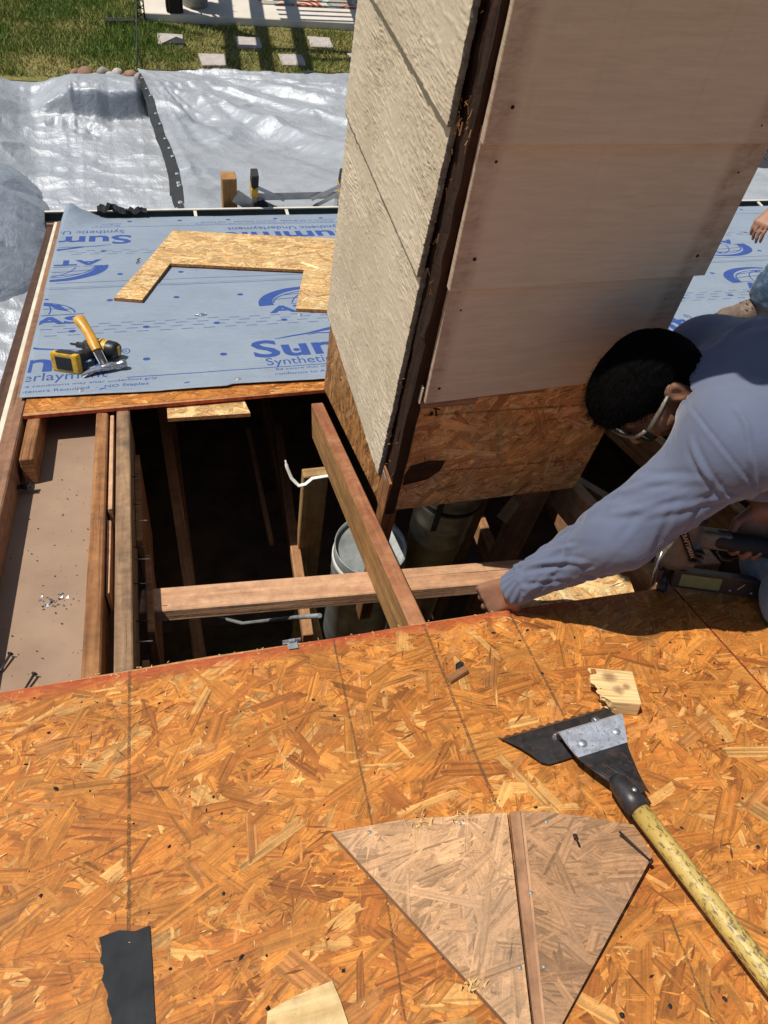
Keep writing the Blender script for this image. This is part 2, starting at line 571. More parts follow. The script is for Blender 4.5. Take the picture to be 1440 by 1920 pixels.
def m_chalk(name, col, lo=0.42, hi=0.60):
    m = MB(name, 0.95, 0, 0.1)
    m.base(col)
    a = m.math('MULTIPLY', m.ramp(m.noise(m.coord('Object'), 420, 4, 0.7), [(lo, 0.0), (hi, 0.85)]), m.ramp(m.noise(m.coord('Object'), 24, 3, 0.6), [(0.3, 0.55), (0.6, 1.0)]))
    m.put(m.b.inputs['Alpha'], a)
    return m.m


M['chalk'] = m_chalk('chalk_line', (0.12, 0.078, 0.04), 0.40, 0.58)
M['chalk_green'] = m_chalk('chalk_green', (0.06, 0.10, 0.035))
M['chalk_red'] = m_chalk('chalk_red', (0.30, 0.045, 0.03))
M['speck'] = m_plain('tar_speck', (0.012, 0.011, 0.011), 0.8, 0, 0.4, 60)
M['splinter'] = m_plain('splinter', (0.58, 0.35, 0.13), 0.8, 0, 0.3, 60)
M['iron'] = m_plain('rusty_iron', (0.035, 0.022, 0.018), 0.75, 0.3, 0.4, 40)
M['void'] = m_plain('attic_wall', (0.27, 0.18, 0.12), 0.95, 0, 0.3)
# ------------------------------------------------------------------ OSB sheets: a slab and its strands
PAL_WARM = [(lin('#cf8f42'), 4), (lin('#c98434'), 5), (lin('#be752b'), 4), (lin('#b06522'), 3), (lin('#9a4f18'), 2), (lin('#e8bd74'), 2.2), (lin('#823e0f'), 1.0), (lin('#c88b50'), 2)]
PAL_WARM = [((c[0] * 0.98, c[1] * 0.905, c[2] * 0.85), w) for c, w in PAL_WARM]
PAL_FRESH = [(lin('#e6c288'), 4), (lin('#d9ad70'), 4), (lin('#c99658'), 3), (lin('#f0d6a2'), 2), (lin('#b07c42'), 1.5), (lin('#9a6430'), 0.7)]
PAL_GREY = [(lin('#c39a74'), 4), (lin('#b08a66'), 4), (lin('#cda680'), 3), (lin('#967a5e'), 2), (lin('#d8b083'), 1.5), (lin('#b3804f'), 1)]
PAL_GREY = [((c[0] * 1.16, c[1] * 1.10, c[2] * 1.02), w) for c, w in PAL_GREY]
PAL_WALL = [(lin('#e0ab6e'), 4), (lin('#cf9555'), 4), (lin('#b87840'), 3), (lin('#edc48c'), 2.5), (lin('#95502a'), 1.6), (lin('#d3a27a'), 2)]
PAL_WALL = [(tuple(min(0.9, x * 1.18) for x in c), w) for c, w in PAL_WALL]
PAL_ROT = [(lin('#b98145'), 4), (lin('#94602f'), 3), (lin('#c8935a'), 3), (lin('#6e4220'), 1.5), (lin('#d9ab70'), 1.2)]


def poly_area(p):
    return 0.5 * sum(p[i][0] * p[(i + 1) % len(p)][1] - p[(i + 1) % len(p)][0] * p[i][1] for i in range(len(p)))


def clip(poly, conv):
    """Sutherland-Hodgman; poly: list of (x,y,s,t); conv: ccw convex outline"""
    out = poly
    n = len(conv)
    for i in range(n):
        ax, ay = conv[i]; bx, by = conv[(i + 1) % n]
        ex, ey = bx - ax, by - ay
        inp, out = out, []
        if not inp: break
        for k in range(len(inp)):
            p, q = inp[k], inp[(k + 1) % len(inp)]
            dp = ex * (p[1] - ay) - ey * (p[0] - ax)
            dq = ex * (q[1] - ay) - ey * (q[0] - ax)
            if dp >= 0: out.append(p)
            if (dp >= 0) != (dq >= 0):
                t = dp / (dp - dq)
                out.append(tuple(p[j] + (q[j] - p[j]) * t for j in range(4)))
    return out


def strands(polys, fr, pal, layers=5.0, ang=(0.0, 42.0), Lm=0.062, Wm=0.0125, seed=1, hmax=0.0008, frac_sliver=1.1, big=0.24, spread=0.50):
    """OSB strands lying on one sheet; returns (verts, faces, cols, uv, edge)"""
    r = random.Random(seed)
    cols = [c for c, w in pal]; wts = [w for c, w in pal]
    av = np.average(np.array(cols), axis=0, weights=wts)
    cols = [tuple(av + (np.array(c) - av) * spread) for c in cols]
    dkc = tuple(av * np.array((0.8, 0.65, 0.5)))
    V, F, C, U, E = [], [], [], [], []
    for poly in polys:
        if poly_area(poly) < 0: poly = poly[::-1]
        xs = [p[0] for p in poly]; ys = [p[1] for p in poly]
        x0, x1, y0, y1 = min(xs), max(xs), min(ys), max(ys)
        area = (x1 - x0) * (y1 - y0)
        N = int(area * layers / (Lm * Wm * 1.1))
        Ns = int(N * frac_sliver)
        Nl = int(N * big)
        clx = np.array([r.uniform(x0, x1) for _ in range(N + Ns + Nl)]); cly = np.array([r.uniform(y0, y1) for _ in range(N + Ns + Nl)])
        clu = fbm(clx * 9, cly * 9, oct=3, seed=seed + 900)
        n = len(poly)
        edges = [(poly[i][0], poly[i][1], poly[(i + 1) % n][0] - poly[i][0], poly[(i + 1) % n][1] - poly[i][1]) for i in range(n)]
        for i in range(N + Ns + Nl):
            sl = N <= i < N + Ns
            bg_ = i >= N + Ns
            cx, cy = float(clx[i]), float(cly[i])
            if sl and clu[i] < r.uniform(-0.25, 0.35): continue
            if bg_:
                L = r.uniform(0.07, 0.17); Wd = r.uniform(0.012, 0.042) * min(1.0, Wm / 0.0125)
                if L < Wd * 2.5: L = Wd * 2.5
            elif sl:
                L = min(0.06, r.lognormvariate(math.log(0.020), 0.6)); Wd = max(0.0010, min(0.0045, L * r.uniform(0.05, 0.2)))
            else:
                L = min(0.17, max(0.015, r.lognormvariate(math.log(Lm), 0.5))); Wd = min(0.05, max(0.004, r.lognormvariate(math.log(Wm), 0.55)))
                if Wd > L * 0.6: Wd = L * 0.6
            a = math.radians(r.gauss(*ang)) if r.random() < 0.85 else r.uniform(0, math.pi)
            ca, sa = math.cos(a), math.sin(a)
            sk1, sk2 = r.uniform(-0.7, 0.7) * Wd, r.uniform(-0.7, 0.7) * Wd
            h, w = L / 2, Wd / 2
            bw = r.uniform(-0.10, 0.10) * Wd
            t0, t1 = r.uniform(0.75, 1.0), r.uniform(0.75, 1.0)
            if sl:
                loc = [(-h, 0), (0, -w + bw), (h, r.uniform(-.5, .5) * w), (0, w + bw)]
            else:
                loc = [(-h + sk1, -w * t0), (0, -w + bw), (h - sk2, -w * t1)]
                ne = 2 + int(Wd / 0.006)
                for e_ in range(1, ne): loc.append((h - sk2 * (1 - 2 * e_ / ne) + r.uniform(-0.28, 0.28) * Wd * (1 if e_ % 2 else -1), -w * t1 + 2 * w * t1 * e_ / ne))
                loc += [(h + sk2, w * t1), (0, w + bw), (-h - sk1, w * t0)]
                for e_ in range(1, ne): loc.append((-h - sk1 * (1 - 2 * e_ / ne) + r.uniform(-0.28, 0.28) * Wd, w * t0 - 2 * w * t0 * e_ / ne))
            pl = [(cx + ca * p - sa * q, cy + sa * p + ca * q, p, q) for p, q in loc]
            m = 0
            for ex, ey, dx, dy in edges:
                d = (dx * (cy - ey) - dy * (cx - ex)) / math.hypot(dx, dy)
                if d < h + Wd: m = 1
            if m:
                pl = clip(pl, poly)
                if len(pl) < 3: continue
            z0 = 0.0003 + hmax * (r.uniform(0.25, 0.95)) if bg_ else 0.0003 + hmax * (r.random() * 0.75 + 0.35 * math.exp(-L / 0.05) if not sl else r.uniform(0.5, 1.2))
            tx, ty = r.gauss(0, 0.002), r.gauss(0, 0.006)
            c = r.choices(cols, wts)[0]
            k = math.exp(r.gauss(0, 0.07))
            if sl: k *= r.choice((0.42, 0.5, 0.75, 0.95, 1.1, 1.25))
            if bg_: k *= r.uniform(0.70, 1.0)
            if sl and k < 0.6: cols_ = dkc
            else: cols_ = None
            c = tuple(min(0.9, x * k) for x in (cols_ or c))
            ou, ov = r.random() * 7, r.random() * 7
            b = len(V)
            for (x, y, p, q) in pl:
                V.append(fr(x, y, z0 + tx * p + ty * q))
                U.append((p + ou, q + ov)); E.append((p / L + 0.5, q / Wd + 0.5))
            F.append(list(range(b, b + len(pl))))
            C.append(c)
    return V, F, C, U, E


def strand_obj(name, data, mat, parent, frame):
    V, F, C, U, E = data
    me = bpy.data.meshes.new(name)
    A = np.array(to_local(parent, frame))
    v = np.array(V) @ A[:3, :3].T + A[:3, 3]
    me.from_pydata(v.tolist(), [], F)
    li = np.array([i for f in F for i in f])
    u1 = me.uv_layers.new(name='UVMap'); u1.data.foreach_set('uv', np.array(U, np.float32)[li].ravel())
    u2 = me.uv_layers.new(name='Edge'); u2.data.foreach_set('uv', np.array(E, np.float32)[li].ravel())
    ca = me.color_attributes.new('Col', 'FLOAT_COLOR', 'CORNER')
    ca.data.foreach_set('color', np.array([(*c, 1) for f, c in zip(F, C) for _ in f], np.float32).ravel())
    me.materials.append(mat)
    me.update()
    o = bpy.data.objects.new(name, me)
    COL.objects.link(o)
    o.parent = parent
    MW[o.name] = MW[parent.name].copy()
    o['kind'] = 'stuff'
    return o


def osb_sheet(name, parent, frame, polys, fr, thick, pal, mat, edge_mat, seed, outline=None, **kw):
    """polys: convex pieces of the sheet; fr(a,b,n) with n measured out of the face"""
    g = G()
    for p in polys:
        if poly_area(p) < 0: p = p[::-1]
        g.prism(p, -thick, 0, fr, 0, mi_side=1)
    slab = mk(name, g, [M['osb_base'], edge_mat], parent, frame)
    strand_obj('strand', strands(polys, fr, pal, seed=seed, **kw), mat, slab, frame)
    return slab


M['osb_base'] = m_plain('osb_base', (0.40, 0.19, 0.07), 0.8, 0, 0.3, 60)
ident = lambda a, b, n: (a, b, n)

# ------------------------------------------------------------------ setting: ground, lawn, patio
def ground_sheet():
    xs = np.concatenate([[-120, -40, -12], np.linspace(-6, 12, 60), [30, 120]])
    ys = np.concatenate([[-60, -10, 2], np.linspace(4, 18, 50), [40, 200]])
    X, Y = np.meshgrid(xs, ys, indexing='ij')
    Z = GROUND + 0.02 * fbm(X * 0.8, Y * 0.8, seed=3)
    m = MB('lawn_soil', 0.95, 0, 0.1)
    n = m.noise(m.coord('Object'), 1.3, 5, 0.6)
    n2 = m.noise(m.coord('Object'), 18, 5, 0.7)
    c = m.ramp(n, [(0.35, (0.10, 0.13, 0.03)), (0.6, (0.24, 0.20, 0.075))])
    c = m.mix(0.6, c, m.ramp(n2, [(0.3, 0.5), (0.7, 1.25)]), 'MULTIPLY')
    m.base(c)
    m.bump(n2, 0.8, 0.03)
    o = raw('lawn_ground', np.stack([X, Y, Z], -1).reshape(-1, 3), gridf(len(xs), len(ys)), m.m)
    tag(o, 'grassy backyard ground beyond the tarps', None, None, 'structure')


ground_sheet()

STONES = [(0.57, 12.28), (1.11, 11.67), (1.70, 12.29), (2.27, 11.75), (2.82, 12.39), (3.36, 11.86)]
STONE_S = 0.36


def grass():
    m = MB('grass_blade', 0.6, 0, 0.2)
    c = m.attr('Col')
    m.base(c)
    N = 150000
    x = RNG.uniform(-3.4, 5.2, N); y = RNG.uniform(10.3, 14.6, N)
    keep = ~((y > 12.86) & (x > 0.22))
    for sx, sy in STONES:
        keep &= ~((abs(x - sx) < STONE_S / 2 + RNG.uniform(-0.03, 0.02, N)) & (abs(y - sy) < STONE_S / 2 + RNG.uniform(-0.03, 0.02, N)))
    pn = fbm(x * 0.9, y * 0.9, seed=5) + 0.35 * fbm(x * 4, y * 4, seed=8)
    keep &= RNG.random(N) < np.clip(0.75 + pn * 0.9, 0.15, 1)
    keep &= ~((y < 11.05) & (x < 0.1))
    x, y, pn = x[keep], y[keep], pn[keep]
    n = len(x)
    h = RNG.uniform(0.03, 0.085, n) * np.clip(1 + pn * 0.5, 0.5, 1.5); a = RNG.uniform(0, 6.283, n)
    w = RNG.uniform(0.004, 0.009, n)
    bx, by = RNG.normal(0, 0.03, n), RNG.normal(0, 0.03, n)
    z = np.full(n, GROUND)
    P = np.empty((n, 3, 3))
    P[:, 0] = np.stack([x - np.cos(a) * w, y - np.sin(a) * w, z], -1)
    P[:, 1] = np.stack([x + np.cos(a) * w, y + np.sin(a) * w, z], -1)
    P[:, 2] = np.stack([x + bx, y + by, z + h], -1)
    t = np.clip(0.45 + pn * 1.1 + RNG.normal(0, 0.2, n), 0, 1)[:, None]
    c = np.array([0.30, 0.26, 0.085]) * (1 - t) + np.array([0.13, 0.21, 0.036]) * t
    c *= np.exp(RNG.normal(0, 0.25, n))[:, None]
    o = raw('lawn_grass', P.reshape(-1, 3), np.arange(3 * n).reshape(n, 3), m.m, None, WORLD, False)
    ca = o.data.color_attributes.new('Col', 'FLOAT_COLOR', 'POINT')
    ca.data.foreach_set('color', np.concatenate([np.repeat(c, 3, 0), np.ones((3 * n, 1))], 1).astype(np.float32).ravel())
    tag(o, 'short patchy green grass of the backyard', None, None, 'stuff')


grass()

stone_labels = ['paving stone lying left of the rope side, half under a bent shadow', 'paving stone fully in sunshine above the tarp edge',
                'paving stone almost wholly in the pergola shadow', 'paving stone striped by shadow close to the tarp edge',
                'paving stone farthest right of the upper row below the patio', 'paving stone half hidden behind the chimney']
for i, (sx, sy) in enumerate(STONES):
    g = G()
    hs = STONE_S / 2
    j = lambda: random.uniform(-0.012, 0.012)
    g.prism([(-hs + j(), -hs + j()), (hs + j(), -hs + j()), (hs + j(), hs + j()), (-hs + j(), hs + j())], -0.02, 0.03)
    o = mk('paving_stone', g, M['paving'], None, T(sx, sy, GROUND), 0.006, T(sx, sy, GROUND))
    o.rotation_euler[2] = random.uniform(-0.05, 0.05)
    tag(o, ['square paving stone with a dark triangular felt scrap on it', 'square paving stone lying fully in the sun', 'square paving stone almost wholly in pergola shadow',
            'square paving stone with thin shadow stripes near the tarp edge', 'square paving stone crossed by one broad shadow bar', 'square paving stone partly hidden behind the chimney edge'][i], 'paving stone', 'stepping stones in the lawn')
# felt scraps on the lawn
def scrap(name, poly, loc, z, label, cat, mat, curl=0.02, rot=0):
    g = G()
    g.prism(poly, 0, 0.004)
    mwm = T(loc[0], loc[1], z) @ Matrix.Rotation(rot, 4, 'Z')
    o = mk(name, g, mat, None, mwm, 0, mwm)
    for v in o.data.vertices: v.co.z += curl * (math.sin(v.co.x * 9 + v.co.y * 5) * 0.5 + 0.5)
    tag(o, label, cat)
    return o
scrap('felt_scrap', [(-0.17, -0.1), (0.17, -0.12), (0.15, 0.02), (0.05, 0.1)], (0.60, 12.20), GROUND + 0.032, 'triangular black felt scrap on the paving stone by the rope', 'felt scrap', M['felt'])
scrap('felt_scrap', [(-0.22, -0.06), (0.2, -0.05), (0.24, 0.05), (-0.18, 0.07)], (-0.12, 12.78), GROUND + 0.05, 'flat black felt strip on the grass left of the iron trellis', 'felt scrap', M['felt'])
scrap('felt_scrap', [(-0.13, -0.06), (0.12, -0.05), (0.08, 0.06), (-0.05, 0.09)], (2.44, 11.24), GROUND + 0.05, 'small black felt scrap in the grass at the tarp edge', 'felt scrap', M['felt'])

# patio slab
g = G()
g.box((0.22, 12.93, GROUND - 0.1), (14, 21, GROUND + 0.11))
o = mk('patio_pavement', g, M['concrete'], None, WORLD, 0.01)
tag(o, 'cream concrete patio slab at the top of the picture', None, None, 'structure')


def rug_mat():
    m = MB('rug_pattern', 0.95, 0, 0.1)
    co = m.coord('Object', (1, 1, 1))
    v = m.n('ShaderNodeTexVoronoi'); m.t.links.new(co, v.inputs['Vector']); v.inputs['Scale'].default_value = 2.6
    d = v.outputs['Distance']
    ringv = m.math('SINE', m.math('MULTIPLY', d, 24.0))
    cell = m.sep(v.outputs['Color'])
    c = m.ramp(cell[0], [(0.0, (0.42, 0.085, 0.035)), (0.45, (0.42, 0.085, 0.035)), (0.46, (0.12, 0.24, 0.24)), (0.75, (0.33, 0.30, 0.25))], 'CONSTANT')
    c = m.mix(m.math('GREATER_THAN', ringv, 0.45), c, (0.55, 0.48, 0.38))
    m.base(c)
    return m.m


g = G()
g.box((2.05, 13.47, 0), (6.0, 16.4, 0.012))
mwm = T(0, 0, GROUND + 0.112)
o = mk('patio_rug', g, rug_mat(), None, mwm, 0, mwm)
tag(o, 'flowery orange and teal outdoor rug on the patio', 'rug')

# pergola: throws the bars of shade over lawn and patio
pg = thing('pergola', 'dark wooden pergola with slatted roof standing on the patio', 'pergola', None, T(0, 0, GROUND))
PGM = M['trim_dark']
TOPZ = 2.45
for (px_, py_) in ((0.70, 13.06), (4.9, 13.25), (0.62, 17.2), (4.8, 17.4)):
    g = G()
    g.box((px_ - 0.085, py_ - 0.085, 0.113), (px_ + 0.085, py_ + 0.085, TOPZ), 2)
    pst = mk('post', g, M['trim_brown'], pg, T(0, 0, GROUND), 0.006)
    g = G()
    for dx, dy in ((-1, 0), (1, 0), (0, -1), (0, 1)):
        g.box((px_ + dx * 0.105 - 0.07 * abs(dy) - 0.018, py_ + dy * 0.105 - 0.07 * abs(dx) - 0.018, 0.113), (px_ + dx * 0.105 + 0.07 * abs(dy) + 0.018, py_ + dy * 0.105 + 0.07 * abs(dx) + 0.018, 0.34), 2)
    mk('post_foot', g, M['iron'], pst, T(0, 0, GROUND), 0.01)
for by in (12.66, 17.3):
    g = G()
    g.box((0.2, by - 0.05, TOPZ), (6.6, by + 0.05, TOPZ + 0.2), 0)
    mk('beam', g, PGM, pg, T(0, 0, GROUND))
for bx in (0.50, 0.98, 1.55, 2.62, 3.6, 4.7, 5.8):
    g = G()
    g.bar((bx - 0.32, 12.0, TOPZ + 0.29), (bx + 0.2, 17.9, TOPZ + 0.29), 0.14, 0.17)
    mk('joist', g, PGM, pg, T(0, 0, GROUND))
g = G()
for k in range(26):
    yy = 13.6 + k * 0.17
    g.bar((1.1, yy - 0.05, TOPZ + 0.40), (6.4, yy + 0.1, TOPZ + 0.40), 0.05, 0.045)
mk('lattice_slat', g, PGM, pg, T(0, 0, GROUND), kind='stuff')
g = G()
g.bar((1.3, 12.45, TOPZ + 0.40), (6.4, 12.62, TOPZ + 0.40), 0.1, 0.06)
mk('end_slat', g, PGM, pg, T(0, 0, GROUND))

# iron trellis post with cutouts
tr = thing('iron_trellis', 'dark rusty iron trellis post at the patio corner', 'trellis', None, T(0.2, 12.92, GROUND))
g = G()
g.box((-0.06, -0.015, 0), (-0.04, 0.015, 2.0), 2); g.box((0.04, -0.015, 0), (0.06, 0.015, 2.0), 2)
mk('upright', g, M['iron'], tr, T(0.2, 12.92, GROUND))
g = G()
for k in range(20):
    z = 0.06 + k * 0.1
    g.bar((-0.04, 0, z), (0.04, 0, z + 0.05), 0.012, 0.012); g.bar((0.04, 0, z), (-0.04, 0, z + 0.05), 0.012, 0.012)
mk('scroll_work', g, M['iron'], tr, T(0.2, 12.92, GROUND))
g = G(); g.box((-0.09, -0.07, 0), (0.09, 0.07, 0.03)); mk('foot_plate', g, M['iron'], tr, T(0.2, 12.92, GROUND))
# bucket planter
bk = thing('bucket_planter', 'galvanised metal bucket planter on the patio edge', 'planter', None, T(1.03, 13.33, GROUND + 0.113))
g = G(); g.lathe([(0.0, 0), (0.19, 0), (0.205, 0.16), (0.215, 0.17), (0.21, 0.18), (0.235, 0.45), (0.245, 0.47), (0.22, 0.46), (0.2, 0.4), (0, 0.4)], (0, 0, 0), n=28)
mk('bucket', g, M['galv'], bk, T(1.03, 13.33, GROUND + 0.113))
g = G()
for k in range(70):
    a, r_ = random.uniform(0, 6.28), random.uniform(0, 0.17)
    p = Vector((r_ * math.cos(a), r_ * math.sin(a), 0.4)); d = Vector((math.cos(a) * random.uniform(0.05, 0.3), math.sin(a) * random.uniform(0.05, 0.3), random.uniform(0.15, 0.5)))
    s_ = Vector((-d.y, d.x, 0)).normalized() * 0.025
    g.add([p, p + d * 0.5 + s_, p + d, p + d * 0.5 - s_], [(0, 1, 2, 3)])
mk('foliage', g, m_plain('planter_leaf', (0.05, 0.09, 0.025), 0.6, 0, 0.3, 20), bk, T(1.03, 13.33, GROUND + 0.113), kind='stuff')

# garden border rocks
rock_spec = [(-0.62, 10.98, 0.10, 'brown'), (-0.50, 10.90, 0.075, 'pale'), (-0.40, 11.02, 0.09, 'grey'), (-0.30, 10.95, 0.075, 'pale'), (-0.22, 11.04, 0.08, 'pale'), (-0.12, 10.98, 0.06, 'brown'), (-0.04, 11.0, 0.085, 'reddish'), (0.06, 10.92, 0.08, 'grey'), (-0.75, 11.02, 0.07, 'reddish'), (0.16, 11.0, 0.06, 'pale')]
rc = dict(brown=(0.22, 0.13, 0.08), pale=(0.42, 0.36, 0.30), grey=(0.26, 0.24, 0.22), reddish=(0.28, 0.15, 0.10))
rm = {k: m_plain('rock_' + k, v, 0.85, 0, 0.2, 14, 0.4, 40) for k, v in rc.items()}
rock_lab = ['big brown border rock at the left end of the row', 'small pale border rock second from the left', 'grey rounded border rock just left of the row centre', 'pale border rock leaning on the grey one', 'pale border rock at the back of the row', 'small brown border rock tucked between pale ones', 'reddish round border rock near the tarp corner', 'grey border rock beside the black tarp hem', 'reddish border rock lying apart at the far left', 'small pale border rock half under the right tarp corner']
for (x, y, r_, k), lb in zip(rock_spec, rock_lab):
    g = G()
    g.ellipsoid((0, 0, 0), (r_ * random.uniform(1, 1.3), r_ * random.uniform(0.8, 1.0), r_ * 0.75), None, 14, 9)
    vv = np.array([tuple(p) for p in g.v])
    nn = fbm(vv[:, 0] * 14 + x * 50, vv[:, 1] * 14, vv[:, 2] * 14, 3, seed=int(r_ * 1000))
    g.v = [tuple(p) for p in vv * (1 + 0.22 * nn)[:, None]]
    y += 0.06; r_ *= 1.0
    mwm = T(x, y, GROUND + r_ * 0.6) @ Matrix.Rotation(random.uniform(0, 3), 4, 'Z')
    o = mk('border_rock', g, rm[k], None, mwm, 0, mwm)
    tag(o, lb, 'rock', 'rocks edging the lawn')

# concrete strip along the house wall
g = G()
g.box((-6, 3.6, GROUND - 0.1), (16, 5.9, GROUND + 0.025))
o = mk('concrete_path', g, M['concrete'], None, WORLD, 0)
tag(o, 'pale concrete path along the house wall', None, None, 'structure')
# ------------------------------------------------------------------ tarps
def tarp_mat(name, tint):
    m = MB(name, 0.46, 0.22, 0.45)
    n = m.noise(m.coord('Object'), 3.0, 5, 0.6)
    c = m.ramp(n, [(0.3, tuple(x * 0.86 for x in tint)), (0.7, tint)])
    m.base(c)
    m.rough(m.ramp(n, [(0.3, 0.36), (0.7, 0.46)]))
    w = m.noise(m.coord('Object', (300, 300, 300)), 1.0, 1, 0.5)
    f = m.noise(m.coord('Object', (2.2, 1.5, 2)), 3.0, 6, 0.66, 0.8)
    cf = m.noise(m.coord('Object', (1.2, 3.0, 1.2)), 7.0, 4, 0.6, 0.8)
    m.bump(m.math('ADD', m.math('ADD', f, m.math('MULTIPLY', w, 0.05)), m.math('MULTIPLY', cf, 0.35)), 0.5, 0.04)
    return m.m


M['tarp'] = tarp_mat('silver_tarp', (0.39, 0.41, 0.43))
M['tarp_blue'] = tarp_mat('blue_grey_tarp', (0.31, 0.345, 0.39))
M['hem'] = m_plain('tarp_hem', (0.02, 0.021, 0.023), 0.6, 0, 0.3)
M['grommet'] = M['bright']


def creases(X, Y, step=0.42, seed=0, amp=0.012, w=0.02):
    """fold lines of a tarp that was packed in a square pattern"""
    z = 0
    for A, sd in ((X, seed), (Y, seed + 5)):
        t = A / step + 0.08 * fbm(X * 0.8, Y * 0.8, seed=sd)
        k = np.floor(t + 0.5)
        d = np.abs(t - k) * step
        sign = np.where(_hash(k, k * 0, k * 0, sd) > 0.5, 1, -1)
        z = z + sign * amp * np.exp(-(d / w))
    return z


def tarp(label, mat, fx, nu, nv, extra=None, group='silver tarps hung beyond the eave'):
    u = np.linspace(0, 1, nu)[:, None] * np.ones((1, nv)); v = np.ones((nu, 1)) * np.linspace(0, 1, nv)[None, :]
    X, Y, Z = fx(u, v)
    P = np.stack([X, Y, Z], -1).reshape(-1, 3)
    c = P.mean(0)
    root = thing('tarp', label, 'tarp', group, T(*c))
    raw('sheet', P, gridf(nu, nv), mat, root)
    return root, X, Y, Z


HEM = [(11.22, 0.045), (10.4, 0.115), (9.2, 0.19), (7.6, 0.262), (6.4, 0.275), (5.2, 0.235), (4.32, 0.19)]


def tarpR(u, v):
    # u across (left hem to right), v from the house (0) to the lawn (1)
    Y = 4.32 + v * 6.9
    hx = np.interp(Y, [p[0] for p in HEM][::-1], [p[1] for p in HEM][::-1])
    X = hx + u * 6.2
    Z0 = -2.74 + (GROUND + 0.05 + 2.74) * np.clip(v, 0, 1) ** 0.92 - 0.22 * np.sin(np.pi * v)
    # long tension folds running from the pegged corner
    dx, dy = X - 0.045, 11.3 - Y
    ang = np.arctan2(dy, dx + 0.02); rad = np.hypot(dx, dy)
    lr = np.log(rad + 0.4)
    f = (1 - np.abs(fbm(ang * 4.2, lr * 0.8, oct=2, seed=21)) * 2.2) * np.clip(rad * 0.055, 0, 0.095)
    f += (1 - np.abs(fbm(ang * 13, lr * 1.6, oct=2, seed=22)) * 2.2) * np.clip(rad * 0.016, 0, 0.032)
    f = f * np.clip(1.2 - rad * 0.10, 0.25, 1)
    f2 = ridge(X * 0.35 + Y * 0.2, Y * 1.6 - X * 0.3, oct=3, seed=31) * 0.06
    wx, wy = X + 0.25 * fbm(X * 1.3, Y * 1.3, seed=38), Y + 0.25 * fbm(X * 1.3, Y * 1.3, seed=39)
    f3 = (np.abs(fbm(wx * 1.7 - wy * 0.6, wy * 2.2 + wx * 0.7, oct=2, seed=37)) ** 0.8) * -0.045 + np.abs(fbm(wx * 4 - wy * 2, wy * 4 + wx, oct=2, seed=36)) * -0.012
    Z = Z0 + f + f2 + f3 + creases(X + 0.15 * Y, Y, 0.5, 4, 0.007, 0.03)
    Z = np.maximum(Z, GROUND + 0.045)
    return X, Y, Z


tr_root, X, Y, Z = tarp('smooth silver tarp pulled tight from the roped corner to the gutter', M['tarp'], tarpR, 280, 300)
# black hem down its left side, and along the top edge
def hem_strip(parent, P, width_vec, name='hem'):
    V, F = [], []
    for i, p in enumerate(P):
        p = Vector(p)
        V += [p + Vector((0, 0, 0.012)), p + Vector(width_vec(i)) + Vector((0, 0, 0.004))]
    g = G()
    g.add(V, [(2 * i, 2 * i + 1, 2 * i + 3, 2 * i + 2) for i in range(len(P) - 1)], smooth=True)
    return mk(name, g, M['hem'], parent)


P = [(X[0, j], Y[0, j], Z[0, j]) for j in range(0, 300, 4)]
hem_strip(tr_root, P, lambda i: (-0.02 - 0.075 * min(1, (1 - i / 76) * 3.2) * min(1, i / 12), 0, -0.05 * min(1, i / 10)))
P = [(X[i, -1], Y[i, -1], Z[i, -1]) for i in range(0, 280, 4)]
hem_strip(tr_root, P, lambda i: (0.01, 0.05, -0.02))
for j in range(25, 295, 22):
    g = G(); g.lathe([(0.006, 0), (0.017, 0.004), (0.017, 0)], (X[0, j] - 0.02, Y[0, j], Z[0, j] + 0.012), n=12)
    mk('grommet', g, M['bright'], tr_root)


def tarpL(u, v):
    Y = 4.9 + v * (6.02 - 0.16 * u)
    X = -4.4 + u * (4.62 + 0.4 * np.clip((9.4 - Y) / 0.6, 0, 1))
    Z = GROUND + 0.10 + 0.03 * fbm(X * 0.7, Y * 0.7, seed=51)
    # covered garden bed: a low step facing the house
    step = 9.66 + 0.05 * np.sin(X * 3)
    Z = Z + 0.30 * np.clip((Y - step) / 0.10, 0, 1) * np.clip((10.9 - Y) / 0.9, 0, 1) * np.clip((X + 1.25) / 0.5, 0, 1) * np.clip((0.12 - X) / 0.12, 0, 1)
    f2 = ridge(X * 0.9 + 0.4 * Y, Y * 1.5, oct=4, seed=57) * 0.035
    wx, wy = X + 0.2 * fbm(X * 1.6, Y * 1.6, seed=62), Y + 0.2 * fbm(X * 1.6, Y * 1.6, seed=63)
    f3 = (np.abs(fbm(wx * 1.6, wy * 3.0 + 0.4 * wx, oct=2, seed=61)) ** 0.8) * -0.055 + np.abs(fbm(wx * 4, wy * 7, oct=2, seed=64)) * -0.016 + 0.05
    Z = Z + f2 + f3 + creases(X, Y, 0.34, 9, 0.007, 0.03)
    # bunched folds at the step
    b = np.exp(-((X + 0.75) / 0.35) ** 2 - ((Y - 9.55) / 0.4) ** 2)
    Z = Z + b * 0.07 * ridge(X * 6, Y * 4, oct=3, seed=71)
    # slope rising to the left where it climbs over the fold
    Z = Z + 0.55 * np.clip((-1.15 - X) / 0.9, 0, 1) ** 1.4 * np.clip((Y - 5.2) / 2.0, 0, 1) * np.clip((11.0 - Y) / 1.2, 0, 1)
    Z = GROUND + 0.02 + (Z - GROUND - 0.02) * np.clip((1.0 - v) / 0.05 + 0.15, 0, 1)
    return X, Y, Z


